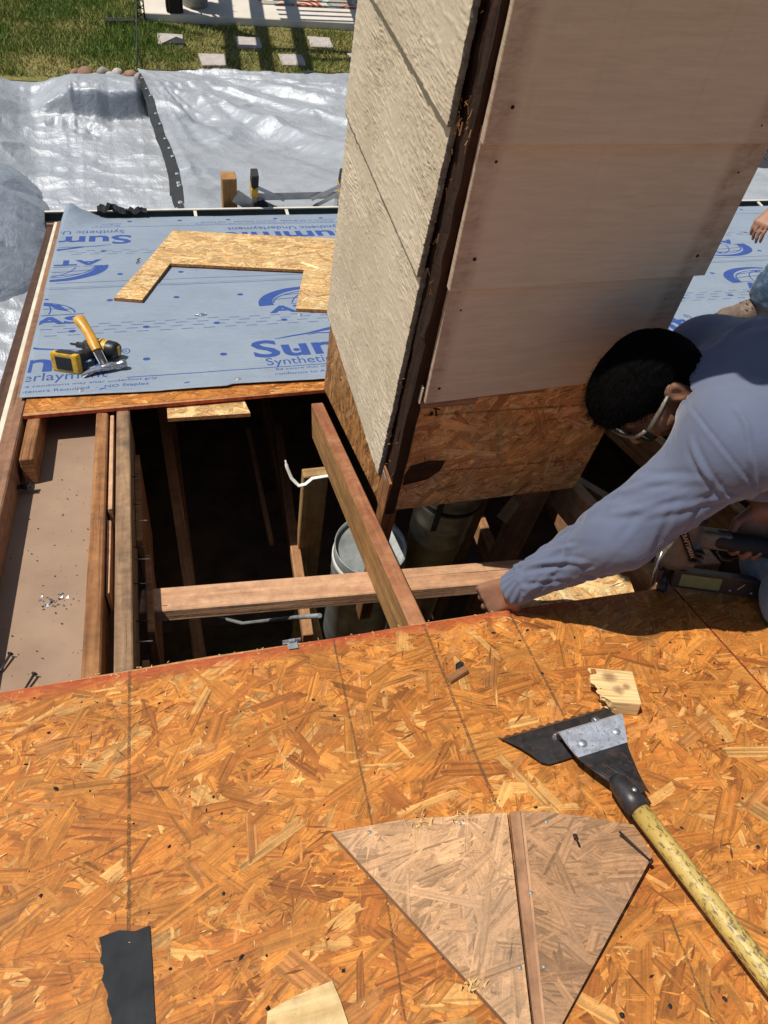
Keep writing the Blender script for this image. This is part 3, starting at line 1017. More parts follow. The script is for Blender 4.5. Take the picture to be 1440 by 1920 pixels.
tl_root, X, Y, Z = tarp('crumpled silver tarp lying flat over a garden step beside the rocks', M['tarp'], tarpL, 240, 300)
P = [(X[i, -1], Y[i, -1], Z[i, -1]) for i in range(0, 240, 4)]
hem_strip(tl_root, P, lambda i: (0.0, 0.045, -0.02))


def tarpF(u, v):
    X = -3.6 + u * 2.62
    Y = 5.72 + v * 3.5
    rr = np.hypot((X + 2.35) / 1.36, (Y - 7.35) / 1.75)
    Z = GROUND + 0.09 + 0.62 * np.clip(1 - rr ** 1.6, 0, 1) ** 0.8
    a = np.arctan2(Y - 7.35, X + 2.35)
    Z = Z + 0.13 * (np.abs(np.sin(a * 6.5 + 2 * fbm(X * 0.8, Y * 0.8, seed=81))) ** 0.6 - 0.5) * np.clip(rr - 0.1, 0, 0.8) * np.clip(1.35 - rr, 0, 1)
    Z = Z + ridge(X * 1.6, Y * 1.8, oct=4, seed=83) * 0.045 + creases(X, Y, 0.36, 14, 0.006, 0.03)
    X = X + 0.05 * fbm(Y * 2, Z * 3, seed=85)
    return X, Y, Z


tf_root, X, Y, Z = tarp('blue grey tarp bulging over a bush beside the house rake', M['tarp_blue'], tarpF, 150, 170)

# rope from the tarp corner to the trellis
g = G()
g.tube([(0.05, 11.24, GROUND + 0.10), (0.10, 11.9, GROUND + 0.20), (0.15, 12.5, GROUND + 0.42), (0.19, 12.88, GROUND + 0.72)], 0.011, 6)
o = mk('tie_rope', g, M['rubber'], None, WORLD)
tag(o, 'thin black rope tying the tarp corner to the trellis', 'rope')
# boards lying below the rake
for (a, b, w, d, mt, lb) in (((-1.75, 5.62, GROUND + 0.06), (-1.15, 5.60, GROUND + 0.06), 0.16, 0.035, 'stud', 'short yellowish plank lying on the path below the rake'),
                             ((-2.0, 5.36, GROUND + 0.055), (-1.1, 5.33, GROUND + 0.055), 0.12, 0.05, 'trim_pale', 'white painted trim board lying on the path below the rake')):
    g = G(); g.bar(a, b, w, d)
    o = mk('loose_board', g, M[mt], None, WORLD, 0.003); tag(o, lb, 'board')
# ------------------------------------------------------------------ house: roof deck, framing, attic
house = thing('house', 'tan house with its roof deck cut open around the chimney', 'house', None, ROOF)


def hbox(name, lo, hi, grain, mat, bevel=0.002, frame=ROOF, jit=0.0, parent=None):
    g = G(); g.box(lo, hi, grain, jit=jit)
    return mk(name, g, mat, parent or house, frame, bevel)


EDGE = [(-0.95, 1.128), (-0.40, 1.126), (0.0, 1.130), (0.30, 1.122), (0.48, 1.124), (0.70, 1.120), (1.10, 1.108)]
# near deck: two panels with a joint, the saw-cut edge wanders a little
pan1 = [(-1.15, -0.6), (1.1035, -0.6)] + [(x, y) for x, y in EDGE[::-1]] + [(-1.15, 1.128)]
conv1 = []
xs = [-1.15] + [p[0] for p in EDGE]
ys = [1.128] + [p[1] for p in EDGE]
for i in range(len(xs) - 1):
    x1 = xs[i + 1] if i < len(xs) - 2 else 1.1035
    conv1.append([(xs[i], -0.6), (x1, -0.6), (x1, ys[i + 1]), (xs[i], ys[i])])


def deck_panel(outline, clip_polys, seed, mat, pal, lay=5.0, region=None, **kw):
    g = G(); g.prism(outline, -0.0115, 0, ident, 0, mi_side=1)
    slab = mk('deck_panel', g, [M['osb_base'], M['osb_edge_red']], house, ROOF)
    strand_obj('strand', strands(region or clip_polys, ident, pal, layers=lay, seed=seed, **kw), mat, slab, ROOF)
    return slab


# strands only once over the whole sheet: clip against one big convex hull, then trim by the wandering edge
hull1 = [(-0.95, -0.25), (1.1035, -0.25), (1.1035, 1.106), (0.70, 1.119), (0.30, 1.122), (-0.95, 1.127)]
deck_panel(pan1, None, 3, M['osb_deck'], PAL_WARM, 5.5, [hull1], ang=(18, 40))
pan2 = [(1.1085, -0.6), (2.6, -0.6), (2.6, 1.09), (1.1085, 1.106)]
deck_panel(pan2, None, 4, M['osb_deck'], PAL_WARM, 4.5, [[(1.1085, -0.1), (1.75, -0.1), (1.75, 1.098), (1.1085, 1.106)]], ang=(18, 40))
hbox('deck_panel', (2.604, -0.6, -0.0115), (6.2, 4.68, 0), 0, M['osb_base'], 0)
# back deck below the underlayment, its uncovered strip shows strands
BK0, BK1 = 2.292, 2.312
back = [(-0.465, 2.295), (0.52, 2.312), (1.1, 2.312), (1.74, 2.30), (1.74, 4.68), (-0.465, 4.68)]
g = G(); g.prism(back, -0.0115, 0, ident, 0, mi_side=1)
bslab = mk('deck_panel', g, [M['osb_base'], M['osb_edge_red']], house, ROOF)
strand_obj('strand', strands([[(-0.465, 2.295), (0.52, 2.312), (1.74, 2.305), (1.74, 2.47), (-0.465, 2.47)]], ident, PAL_WARM, layers=5, seed=6, Lm=0.055, Wm=0.013), M['osb_back'], bslab, ROOF)
hbox('deck_panel', (1.744, 1.35, -0.0115), (2.60, 4.68, 0), 0, M['osb_base'], 0)

# chalk lines snapped along the rafters
for (u0, v0), (u1, v1), w, mt in (((-0.154, 1.125), (-0.160, 0.45), 0.0042, 'chalk'), ((0.266, 1.118), (0.228, 0.60), 0.0032, 'chalk'), ((0.471, 1.118), (0.452, 0.655), 0.0045, 'chalk'),
                                  ((0.676, 1.117), (0.655, 0.70), 0.0040, 'chalk'), ((0.228, 0.60), (0.19, 0.30), 0.0022, 'chalk'), ((0.64, 0.42), (0.60, 0.2), 0.0030, 'chalk'), ((0.40, 0.55), (0.35, 0.25), 0.0025, 'chalk')):
    g = G()
    n = 70
    V = []
    for i in range(n + 1):
        t = i / n
        x = u0 + (u1 - u0) * t + 0.0010 * float(fbm(np.array([t * 14 + u0 * 7]), np.array([0.3]), seed=2)[0])
        ww = 1.35 * w * (0.65 + 0.5 * abs(math.sin(i * 1.7 + u0 * 9)))
        y = v0 + (v1 - v0) * t
        V += [(x - ww / 2, y, 0.0021), (x + ww / 2, y, 0.0021)]
    F = [(2 * i, 2 * i + 1, 2 * i + 3, 2 * i + 2) for i in range(n) if random.random() > 0.03]
    g.add(V, F)
    mk('chalk_line', g, M[mt], house, ROOF)

# specks of tar, staples holes and raised splinters left by the stripping
g = G(); g2 = G()
for k in range(260):
    u, v = random.uniform(-0.55, 1.3), random.uniform(0.22, 1.11)
    r_ = random.choice((0.0012, 0.0018, 0.0022, 0.003, 0.0045)) * random.uniform(0.7, 1.2)
    if k % 3 == 0 and 0.1 < (u % 0.2) < 0.15: r_ *= 1.4
    n = random.choice((4, 5, 6)); a0 = random.uniform(0, 6.28); st = random.uniform(0.4, 1.0)
    ca, sa = math.cos(a0), math.sin(a0)
    ring = []
    for q in range(n):
        th = 6.283 * q / n; rr = r_ * random.uniform(0.6, 1.3)
        p, q2 = rr * math.cos(th), rr * st * math.sin(th)
        ring.append((u + ca * p - sa * q2, v + sa * p + ca * q2, 0.0018))
    top = (u, v, 0.0025 + r_ * 0.5)
    g.add(ring + [top], [(q, (q + 1) % n, n) for q in range(n)])
for k in range(300):
    u, v = random.uniform(-0.55, 1.3), random.uniform(0.22, 1.12)
    a = random.uniform(0, 6.28); L = random.uniform(0.003, 0.012); w = random.uniform(0.0006, 0.0018)
    ca, sa = math.cos(a), math.sin(a)
    lift = random.uniform(0.0005, 0.003)
    g2.add([(u - sa * w, v + ca * w, 0.0016), (u + sa * w, v - ca * w, 0.0016), (u + ca * L + sa * w * 0.5, v + sa * L - ca * w * .5, 0.0016 + lift), (u + ca * L - sa * w * .3, v + sa * L + ca * w * .3, 0.0016 + lift)], [(0, 1, 2, 3)])
# splintered clusters along the saw cut
for k in range(110):
    u = random.uniform(-0.6, 1.1); v = np.interp(u, xs, ys) - random.uniform(-0.004, 0.012)
    a = random.uniform(-0.4, 3.5); L = random.uniform(0.003, 0.007); w = random.uniform(0.0006, 0.0018)
    ca, sa = math.cos(a), math.sin(a)
    g2.add([(u - sa * w, v + ca * w, 0.001), (u + sa * w, v - ca * w, 0.001), (u + ca * L, v + sa * L, random.uniform(0.0005, 0.002))], [(0, 1, 2)])
mk('tar_speck', g, M['speck'], house, ROOF, kind='stuff')
mk('splinter', g2, M['splinter'], house, ROOF, kind='stuff')

# framing in the left bay
hbox('rafter', (-0.248, 1.0, -0.10), (-0.212, 2.30, -0.0125), 1, M['rafter'], 0.004, jit=0.002)
hbox('rafter', (-0.186, 1.0, -0.14), (-0.148, 2.30, -0.0115 - 0.001), 1, M['rafter_grey'], 0.003, jit=0.002)
hbox('shim', (-0.207, 1.75, -0.09), (-0.196, 2.29, -0.02), 1, M['fir'], 0.001)
hbox('shim', (-0.209, 1.42, -0.10), (-0.199, 1.72, -0.035), 1, M['fir'], 0.001, jit=0.004)
hbox('rafter_tail', (-0.455, 2.045, -0.098), (-0.417, 2.45, -0.0125), 1, M['rafter'], 0.003)
hbox('soffit_board', (-0.475, 0.8, -0.115), (-0.212, 2.9, -0.1), 1, M['soffit'], 0)
hbox('rake_board', (-0.515, -0.6, -0.16), (-0.468, 4.68, -0.004), 1, M['trim_brown'], 0.004)
hbox('rake_trim', (-0.5335, -0.6, -0.10), (-0.5165, 4.70, -0.012), 1, M['trim_pale'], 0.002)
hbox('barge_board', (-0.575, -0.6, -0.26), (-0.5355, 4.70, -0.028), 1, M['trim_dark'], 0.003)
# stained rafter beside the chimney
lv = hbox('rafter', (0.4425, 0.95, -0.137), (0.4805, 2.225, -0.002), 1, M['lvl'], 0.003, jit=0.0015)
tag(lv, 'stained orange rafter running along the chimney side')
lv.data.materials.append(M['lvl_top'])
for p_ in lv.data.polygons:
    if p_.normal.z > 0.6: p_.material_index = 1
# new flat blocking under it
g = G(); g.bar((-0.146, 1.500, -0.159), (1.45, 1.345, -0.159), 0.089, 0.038, (0, 0, 1))
tag(mk('blocking', g, M['fir'], house, ROOF, 0.003), 'clean pale two by four crossing the opening')
# rafters right of the chimney, mostly under the worker
hbox('rafter', (1.088, 0.9, -0.14), (1.126, 2.6, -0.0125), 1, M['attic'], 0.003)
hbox('rafter', (1.50, 0.9, -0.14), (1.538, 2.6, -0.0125), 1, M['rafter'], 0.003)
hbox('rafter', (1.735, 0.9, -0.14), (1.773, 2.6, -0.0125), 1, M['attic'], 0.003)
# hanging side blocks in the dark
hbox('gusset_board', (-0.146, 1.70, -0.42), (-0.130, 2.16, -0.10), 2, M['rafter'], 0.001)
hbox('gusset_board', (-0.128, 1.36, -0.36), (-0.112, 1.66, -0.12), 2, M['rafter'], 0.001)
hbox('gusset_board', (-0.146, 1.02, -0.44), (-0.130, 1.30, -0.15), 2, M['attic'], 0.001)
# nails driven through the weathered rafter
for (v, n_, L) in ((1.95, -0.05, 0.02), (1.82, -0.06, 0.02), (1.76, -0.075, 0.035), (1.62, -0.06, 0.03), (1.60, -0.085, 0.035), (1.46, -0.05, 0.03), (1.36, -0.08, 0.03), (1.28, -0.07, 0.035)):
    g = G(); g.tube([(-0.148, v, n_), (-0.148 + L, v - 0.003, n_ - 0.002)], 0.0016, 6)
    mk('nail', g, M['bright'] if L > 0.03 else M['black_metal'], house, ROOF)
# attic
AF = -3.3
wbox = lambda *a, **k: hbox(*a, frame=WORLD, **k)
wbox('attic_floor', (-0.32, -1.0, AF - 0.02), (6.0, 3.64, AF), 0, M['drywall'], 0)
for x0 in (-0.05, 0.385, 0.80, 1.2, 1.6):
    wbox('ceiling_joist', (x0, -0.8, -2.616), (x0 + 0.042, 3.65, -2.52), 1, M['attic'] if x0 != 0.385 else M['stud'], 0.002)
g = G()
gx, gy = np.meshgrid(np.linspace(-0.2, 1.4, 40), np.linspace(0.6, 1.75, 30), indexing='ij')
gz = AF + 0.03 + 0.05 * fbm(gx * 5, gy * 5, seed=90) + 0.02 * fbm(gx * 25, gy * 25, seed=91)
raw('insulation', np.stack([gx, gy, gz], -1).reshape(-1, 3), gridf(40, 30), M['insul'], house)
wbox('attic_wall', (-0.33, 3.62, AF), (6.0, 3.65, -2.48), 0, M['void'], 0)
# close the gable wall up to the rafters, following the slope
g = G()
g.prism([(-1.0, AF), (3.7, AF), (3.7, rz(3.7, -0.12)), (-1.0, rz(-1.0, -0.12))], -0.02, 0.0, lambda a, b, n: (-0.30 + n, a, b))
mk('attic_wall', g, M['void'], house, WORLD)
g = G(); g.prism([(-1.0, AF), (3.7, AF), (3.7, rz(3.7, -0.1)), (-1.0, rz(-1.0, -0.1))], -0.02, 0.0, lambda a, b, n: (2.88 + n, a, b))
mk('attic_wall', g, M['void'], house, WORLD)
wbox('attic_wall', (-0.32, -1.02, AF), (6.0, -1.0, -0.95), 0, M['void'], 0)
# studs, braces
wbox('stud', (0.395, 1.585, AF), (0.484, 1.625, -1.99), 2, M['stud'], 0.003)
g = G(); g.bar((0.43, 2.30, -2.5), (0.36, 1.20, -2.44), 0.038, 0.05); mk('brace', g, M['attic'], house, WORLD, 0.002)
g = G(); g.bar((-0.06, 2.45, -2.2), (-0.02, 1.1, -2.42), 0.04, 0.07); mk('brace', g, M['attic'], house, WORLD, 0.002)
g = G(); g.bar((0.30, 2.3, -2.5), (0.31, 1.7, -2.55), 0.02, 0.02); mk('brace', g, M['attic'], house, WORLD)
g = G(); g.box((-0.1, 2.24, -2.2), (1.8, 2.28, -2.0), 0); mk('header', g, M['attic'], house, WORLD)
wbox('stud', (0.96, 1.16, AF), (1.05, 1.20, -1.62), 2, M['attic'], 0.003)
wbox('stud', (0.955, 1.36, AF), (0.995, 1.45, -1.6), 2, M['stud'], 0.003)
wbox('stud', (1.30, 1.50, AF), (1.34, 1.59, -1.7), 2, M['attic'], 0.003)
g = G(); g.bar((0.93, 1.16, -1.78), (1.08, 1.26, -1.63), 0.038, 0.089); mk('brace', g, M['stud'], house, WORLD, 0.002)
g = G(); g.bar((1.12, 1.30, -1.72), (1.28, 1.02, -1.66), 0.03, 0.05); mk('brace', g, M['rafter_grey'], house, WORLD, 0.002)
wbox('stud', (0.505, 1.118, -2.2), (0.545, 1.165, -1.585), 2, M['rafter'], 0.002)
# exterior walls
wbox('wall', (-0.3, 3.66, GROUND), (6.2, 3.72, -2.62), 0, M['wall'], 0)
g = G(); g.prism([(-1.0, GROUND), (3.66, GROUND), (3.66, rz(3.66, -0.3)), (-1.0, rz(-1.0, -0.3))], -0.06, 0.0, lambda a, b, n: (-0.325 + n, a, b)); mk('wall', g, M['wall'], house, WORLD)
hbox('fascia', (-0.575, 4.655, -0.20), (6.2, 4.68, -0.013), 0, M['trim_brown'], 0.002)
hbox('rafter', (6.16, -0.6, -0.14), (6.2, 4.65, -0.0125), 1, M['attic'], 0)

# gutter along the eave
gut = G()
prof = [(4.02 + dy, z) for dy, z in ()]
yg, zg = 4.082, -2.585
PR = [(0.0, 0.0), (0.0, -0.095), (0.075, -0.10), (0.10, -0.05), (0.115, -0.018), (0.115, 0.0), (0.097, 0.002), (0.097, -0.006)]
xa, xb = -0.585, 6.2
V = [(x, yg + p[0], zg + p[1]) for x in (xa, xb) for p in PR]
n = len(PR)
gut.add(V, [(k, k + 1, n + k + 1, n + k) for k in range(5)], mi=0)
gut.add(V, [(k, k + 1, n + k + 1, n + k) for k in range(5, n - 1)], mi=1)
gut.add([(xa, yg, zg), (xa, yg, zg - 0.095), (xa, yg + 0.075, zg - 0.10), (xa, yg + 0.10, zg - 0.05), (xa, yg + 0.115, zg - 0.018), (xa, yg + 0.115, zg)], [tuple(range(6))], mi=0)
gutter = mk('gutter', gut, [M['gutter_in'], M['gutter_out']], house, WORLD)
sm = gutter.modifiers.new('thickness', 'SOLIDIFY'); sm.thickness = 0.002
for x in (0.25, 0.80, 1.5, 2.2, 2.9, 3.6, 4.3):
    g = G(); g.box((x - 0.009, yg - 0.002, zg - 0.012), (x + 0.009, yg + 0.112, zg - 0.004), 1)
    mk('gutter_hanger', g, M['gutter_out'], gutter, WORLD)

# ------------------------------------------------------------------ chimney chase
CX0, CX1, CY0, CY1 = 0.512, 1.070, 1.10, 1.815
ch = thing('chimney', 'tall wood clad chimney chase with peeling beige siding and a bare lower front', 'chimney', None, T(0.79, 1.46, -1.6))


def siding_mat(name, a, b, stain):
    m = MB(name, 0.75, 0, 0.25)
    n = m.noise(m.coord('Object'), 5, 5, 0.6)
    c = m.ramp(n, [(0.3, a), (0.7, b)])
    s = m.noise(m.coord('Object', (1, 1, 1)), 26, 5, 0.7)
    c = m.mix(m.ramp(s, [(0.60, 0.0), (0.75, 0.45)]), c, stain)
    m.base(c)
    m.bump(m.noise(m.coord('Object'), 260, 4, 0.7), 0.5, 0.0012)
    return m.m


M['siding'] = siding_mat('beige_siding', (0.52, 0.42, 0.29), (0.64, 0.53, 0.385), (0.36, 0.29, 0.20))
M['siding_edge'] = m_plain('siding_edge', (0.17, 0.155, 0.125), 0.9, 0, 0.4, 60, 0.6, 200)


def embossed(name, y0, y1, z0, z1, x_bot, x_top, seed, jag=0.004):
    """lap board of pressed wood-grain siding on the chimney's left face"""
    ny = int((y1 - y0) / 0.0028) + 1; nz = int((z1 - z0) / 0.0028) + 1
    b = np.linspace(0, 1, nz)[None, :] * np.ones((ny, 1)); a = np.linspace(0, 1, ny)[:, None] * np.ones((1, nz))
    z = z0 + b * (z1 - z0)
    front = y0 + jag * fbm(z * 40, z * 0, seed=seed) + 0.35 * jag * fbm(z * 300, z * 0, seed=seed + 3)
    y = front + a * (y1 - front)
    x = x_bot + (x_top - x_bot) * b
    warp = 0.035 * fbm(y * 3.0, z * 6, seed=seed) + 0.012 * fbm(y * 9, z * 16, seed=seed + 1)
    ph = (z + warp) * 150
    gr = np.sin(2 * np.pi * ph + 2.5 * fbm(y * 20, z * 50, seed=seed + 2))
    brk = fbm(y * 26, z * 70, seed=seed + 4)
    mask = np.clip(0.65 + 1.5 * fbm(y * 5, z * 9, seed=seed + 5), 0.12, 1.0)
    h = 0.0013 * mask * (np.clip(gr + brk * 1.5, -0.6, 1.0)) + 0.0004 * fbm(y * 150, z * 200, seed=seed + 6)
    # shadow-casting flakes of the press
    h += 0.0008 * (ridge(y * 18, z * 85, oct=2, seed=seed + 7) > 0.62)
    edge = np.minimum(1, np.minimum(b, 1 - b) * (z1 - z0) / 0.006)
    X = x - h
    # the bottom lip and the raw front end turn in to the wall
    Vv = np.stack([X, y, z], -1)
    th = 0.012
    lip = Vv[:, :1].copy(); lip[:, :, 0] += th
    Vg = np.concatenate([lip, Vv], 1)
    fr_ = Vg[:1].copy(); fr_[:, :, 0] = np.maximum(fr_[:, :, 0], x_bot) + th
    Vg = np.concatenate([fr_, Vg], 0)
    o = raw(name, Vg.reshape(-1, 3), gridf(ny + 1, nz + 1)[:, ::-1], [M['siding'], M['siding_edge']], ch)
    mi = np.zeros((ny, nz), np.int32); mi[0, :] = 1
    o.data.polygons.foreach_set('material_index', mi.ravel())
    return o


embossed('siding_board', 1.168, 1.828, -1.492, -0.855, 0.4895, 0.4975, 101, 0.0025)
embossed('siding_board', 1.166, 1.826, -0.874, -0.560, 0.4875, 0.4955, 131, 0.0025)
embossed('siding_board', 1.160, 1.824, -0.576, 0.10, 0.4850, 0.4935, 161, 0.0025)
embossed('siding_board', 1.158, 1.822, 0.085, 0.42, 0.4835, 0.4920, 191, 0.003)
# core: solid body behind the boards (back, right, top)
g = G()
g.box((0.505 + 0.02, 1.14, -1.42), (CX1 - 0.012, CY1 - 0.004, 0.41))
mk('sheathing', g, M['osb_edge'], ch, WORLD)
# dark rotten corner post with a groove
def ragged_post(x0, x1, y0, y1, sd):
    g = G(); n = 150; V = []; F = []; U = []
    r = random.Random(sd)
    zz = np.linspace(-1.574, 0.41, n)
    o = [[0.0048 * float(t) for t in fbm(zz * 22 + k * 7, zz * 0 + sd, oct=4, seed=sd + k)] for k in range(4)]
    for i, z in enumerate(zz):
        a, b, c, d = (o[k][i] for k in range(4))
        V += [(x0 + a, y0 + b, z), (x1, y0 + c, z), (x1, y1, z), (x0 + d, y1 + a, z)]
    for i in range(n - 1):
        for k in range(4):
            j = (k + 1) % 4
            F.append((i * 4 + k, i * 4 + j, i * 4 + 4 + j, i * 4 + 4 + k)); U.append([(zz[i], k * .03), (zz[i], k * .03 + .03), (zz[i + 1], k * .03 + .03), (zz[i + 1], k * .03)])
    F += [(3, 2, 1, 0), (4 * n - 4, 4 * n - 3, 4 * n - 2, 4 * n - 1)]; U += [[(0, 0), (.03, 0), (.03, .03), (0, .03)]] * 2
    g.add(V, F, U)
    return mk('corner_post', g, M['rotten'], ch, WORLD)
ragged_post(0.5035, 0.530, 1.098, 1.126, 5)
ragged_post(0.5100, 0.535, 1.133, 1.172, 9)
g = G()
for k in range(70):
    z = random.uniform(-1.5, 0.3) if k < 45 else random.gauss(-0.545, 0.02)
    x, y = 0.502, random.uniform(1.10, 1.165)
    g.bar((x, y, z), (x - random.uniform(0.001, 0.006), y + random.uniform(-.006, .006), z + random.uniform(-.02, .02)), random.uniform(0.001, 0.003), 0.001)
mk('torn_fibre', g, M['rafter'], ch, WORLD, kind='stuff')
# lower left sheathing, rotted strand board
lowL = [(1.17, -1.597), (1.825, -1.812), (1.825, -1.36), (1.17, -1.36)]
osb_sheet('sheathing_panel', ch, WORLD, [lowL], lambda a, b, n: (0.5045 - n, a, b), 0.012, PAL_ROT, M['osb_wall'], M['rotten'], 41, ang=(105, 16), Lm=0.06, Wm=0.008, layers=5, hmax=0.003)
g = G(); g.box((0.4985, 1.100, -1.59), (0.5033, 1.172, -1.445), 2, jit=0.002); mk('splintered_edge', g, M['rafter'], ch, WORLD)
# bent flashing clip low on the corner
g = G(); g.box((0.4975, 1.128, -1.475), (0.4992, 1.160, -1.462)); mk('flashing_clip', g, M['bright'], ch, WORLD)
# lower front: bare strand board
lowF = [(0.532, -1.566), (1.068, -1.566), (1.068, -1.02), (0.532, -1.02)]
fpan = osb_sheet('sheathing_panel', ch, WORLD, [lowF], lambda a, b, n: (a, 1.104 - n, b), 0.012, PAL_WALL, M['osb_wall'], M['osb_edge'], 43, ang=(40, 38), Lm=0.062, Wm=0.015, layers=5)
for z0_, z1_, mt in ((-1.205, -1.222, 'chalk_green'), (-1.415, -1.435, 'chalk_red')):
    g = G(); V = []
    for i in range(61):
        t = i / 60; ww = 0.0035 * (0.5 + 0.6 * abs(math.sin(i * 2.1)))
        x = 0.545 + t * 0.5; z = z0_ + (z1_ - z0_) * t
        V += [(x, 1.1013, z - ww), (x, 1.1013, z + ww)]
    g.add(V, [(2 * i, 2 * i + 2, 2 * i + 3, 2 * i + 1) for i in range(60) if random.random() > 0.06])
    mk('chalk_line', g, M[mt], fpan, WORLD)
# rot stain broken out of the strand board
g = G(); g.prism([(0.536, -1.46), (0.60, -1.445), (0.628, -1.415), (0.634, -1.378), (0.59, -1.372), (0.545, -1.385), (0.534, -1.42)], 0, 0.0016, lambda a, b, n: (a, 1.1022 - n, b))
mk('rot_patch', g, M['rotten'], fpan, WORLD)
g = G()
for k in range(30):
    x, z = 0.545 + random.uniform(0, .03), random.uniform(-1.2, -1.1)
    g.bar((x, 1.1, z), (x + random.uniform(-.012, .012), 1.094, z + random.uniform(-.02, .02)), 0.004, 0.002)
mk('torn_fibre', g, M['rotten'], fpan, WORLD, kind='stuff')


# upper front: four lap boards of painted siding, unpainted strips where trim sat
def front_mat():
    m = MB('front_siding', 0.8, 0, 0.25)
    o = m.sep(m.coord('Object'))
    n = m.noise(m.coord('Object', (3, 1, 30)), 4.0, 4, 0.6, 0.5)
    c = m.ramp(n, [(0.3, (0.53, 0.43, 0.305)), (0.7, (0.62, 0.505, 0.365))])
    pin = m.noise(m.coord('Object'), 2.2, 3, 0.5)
    c = m.mix(m.ramp(pin, [(0.45, 0.0), (0.6, 0.45)]), c, (0.60, 0.465, 0.35))
    # trim ghost strips: object x runs -0.28 .. 0.28
    wob = m.math('MULTIPLY', m.math('SUBTRACT', m.noise(m.coord('Object', (1, 1, 0.6)), 4, 4, 0.6), 0.5), 0.03)
    ax = m.math('ADD', o[0], wob)
    mr = m.n('ShaderNodeMapRange'); m.put(mr.inputs['Value'], ax)
    mr.inputs['From Min'].default_value = 0.208; mr.inputs['From Max'].default_value = 0.228
    ml = m.n('ShaderNodeMapRange'); m.put(ml.inputs['Value'], ax)
    ml.inputs['From Min'].default_value = -0.224; ml.inputs['From Max'].default_value = -0.246
    st = m.math('MAXIMUM', mr.outputs[0], ml.outputs[0])
    gh = m.ramp(m.noise(m.coord('Object', (6, 1, 40)), 3, 5, 0.7, 0.8), [(0.3, (0.25, 0.165, 0.11)), (0.7, (0.47, 0.33, 0.235))])
    blot = m.ramp(m.noise(m.coord('Object', (3, 1, 5)), 6, 5, 0.7, 0.6), [(0.35, 0.25), (0.65, 0.85)])
    c = m.mix(m.math('MULTIPLY', st, blot), c, gh)
    dr_ = m.noise(m.coord('Object', (22, 1, 1.4)), 2.0, 5, 0.65)
    c = m.mix(m.ramp(dr_, [(0.60, 0.0), (0.80, 0.22)]), c, (0.26, 0.19, 0.135))
    m.base(c)
    gw = m.noise(m.coord('Object', (6, 1, 60)), 3, 4, 0.6, 1.0)
    m.bump(m.math('ADD', gw, m.math('MULTIPLY', m.noise(m.coord('Object'), 220, 3, 0.6), 0.6)), 0.35, 0.002)
    return m.m


M['front'] = front_mat()
FC = 0.79
for (z0_, z1_, xl, xr, zl) in ((-1.132, -0.818, 0.527, 1.071, 0.022), (-0.834, -0.540, 0.519, 1.079, 0.004), (-0.556, -0.25, 0.515, 1.068, 0.0), (-0.266, 0.08, 0.512, 1.068, 0.0), (0.066, 0.42, 0.512, 1.068, 0.0)):
    g = G()
    yb, yt = 1.074, 1.090
    V = [(xl, yb, z0_ - 0.006), (xr, yb, z0_ + zl), (xr - 0.004, yt, z1_), (xl - 0.002, yt, z1_), (xl, yb + 0.016, z0_ - 0.006), (xr, yb + 0.016, z0_ + zl), (xr - 0.004, yt + 0.010, z1_), (xl - 0.002, yt + 0.010, z1_)]
    g.add(V, [(0, 1, 2, 3), (5, 4, 7, 6), (0, 4, 5, 1), (1, 5, 6, 2), (2, 6, 7, 3), (3, 7, 4, 0)])
    b = mk('siding_board', g, M['front'], ch, WORLD, 0.0015)
    for v in b.data.vertices: pass
    # nail holes with rust
    for x in (xl + 0.03, xr - 0.045):
        for zz in (z0_ + 0.05, z1_ - 0.06):
            g = G(); t = (zz - z0_) / (z1_ - z0_); yy = yb + (yt - yb) * t
            g.lathe([(0.0, 0.0012), (0.002, 0.0010), (random.uniform(0.0025, 0.005), 0.0003)], (x + random.uniform(-.008, .008), yy, zz + random.uniform(-.02, .02)), (0, -1, 0.05), 8)
            mk('nail_hole', g, M['rotten'], b, WORLD)
# trim remains under the lowest board
g = G(); g.box((0.527, 1.087, -1.168), (0.66, 1.1005, -1.139), 0); mk('trim_scrap', g, M['rafter_grey'], ch, WORLD, 0.002)
g = G(); g.box((0.519, 1.086, -1.150), (0.5225, 1.0965, -1.10), 2); mk('trim_scrap', g, M['siding'], ch, WORLD, 0.001)
g = G(); g.box((0.662, 1.092, -1.153), (0.83, 1.101, -1.139), 0); mk('trim_scrap', g, M['lvl'], ch, WORLD, 0.001)
# right and back cladding, cap
for z0_, z1_ in ((-1.50, -1.16), (-1.17, -0.84), (-0.85, -0.55), (-0.56, -0.25), (-0.26, 0.08), (0.07, 0.42)):
    g = G(); g.add([(CX1 + 0.014, 1.13, z0_), (CX1 + 0.014, 1.83, z0_), (CX1, 1.83, z1_), (CX1, 1.13, z1_), (CX1 - 0.01, 1.13, z0_), (CX1 - 0.01, 1.83, z0_), (CX1 - 0.012, 1.83, z1_), (CX1 - 0.012, 1.13, z1_)],
                   [(0, 1, 2, 3), (5, 4, 7, 6), (0, 4, 5, 1), (1, 5, 6, 2), (2, 6, 7, 3), (3, 7, 4, 0)])
    mk('siding_board', g, M['siding'], ch, WORLD)
    g = G(); g.add([(0.50, 1.844, z0_), (1.068, 1.844, z0_), (1.068, 1.832, z1_), (0.50, 1.832, z1_), (0.50, 1.83, z0_), (1.068, 1.83, z0_), (1.068, 1.829, z1_), (0.50, 1.829, z1_)],
                   [(1, 0, 3, 2), (4, 5, 6, 7), (0, 1, 5, 4), (1, 2, 6, 5), (2, 3, 7, 6), (3, 0, 4, 7)])
    mk('siding_board', g, M['siding'], ch, WORLD)
g = G(); g.box((0.46, 1.05, 0.425), (1.10, 1.88, 0.45)); mk('cap', g, M['galv'], ch, WORLD, 0.004)
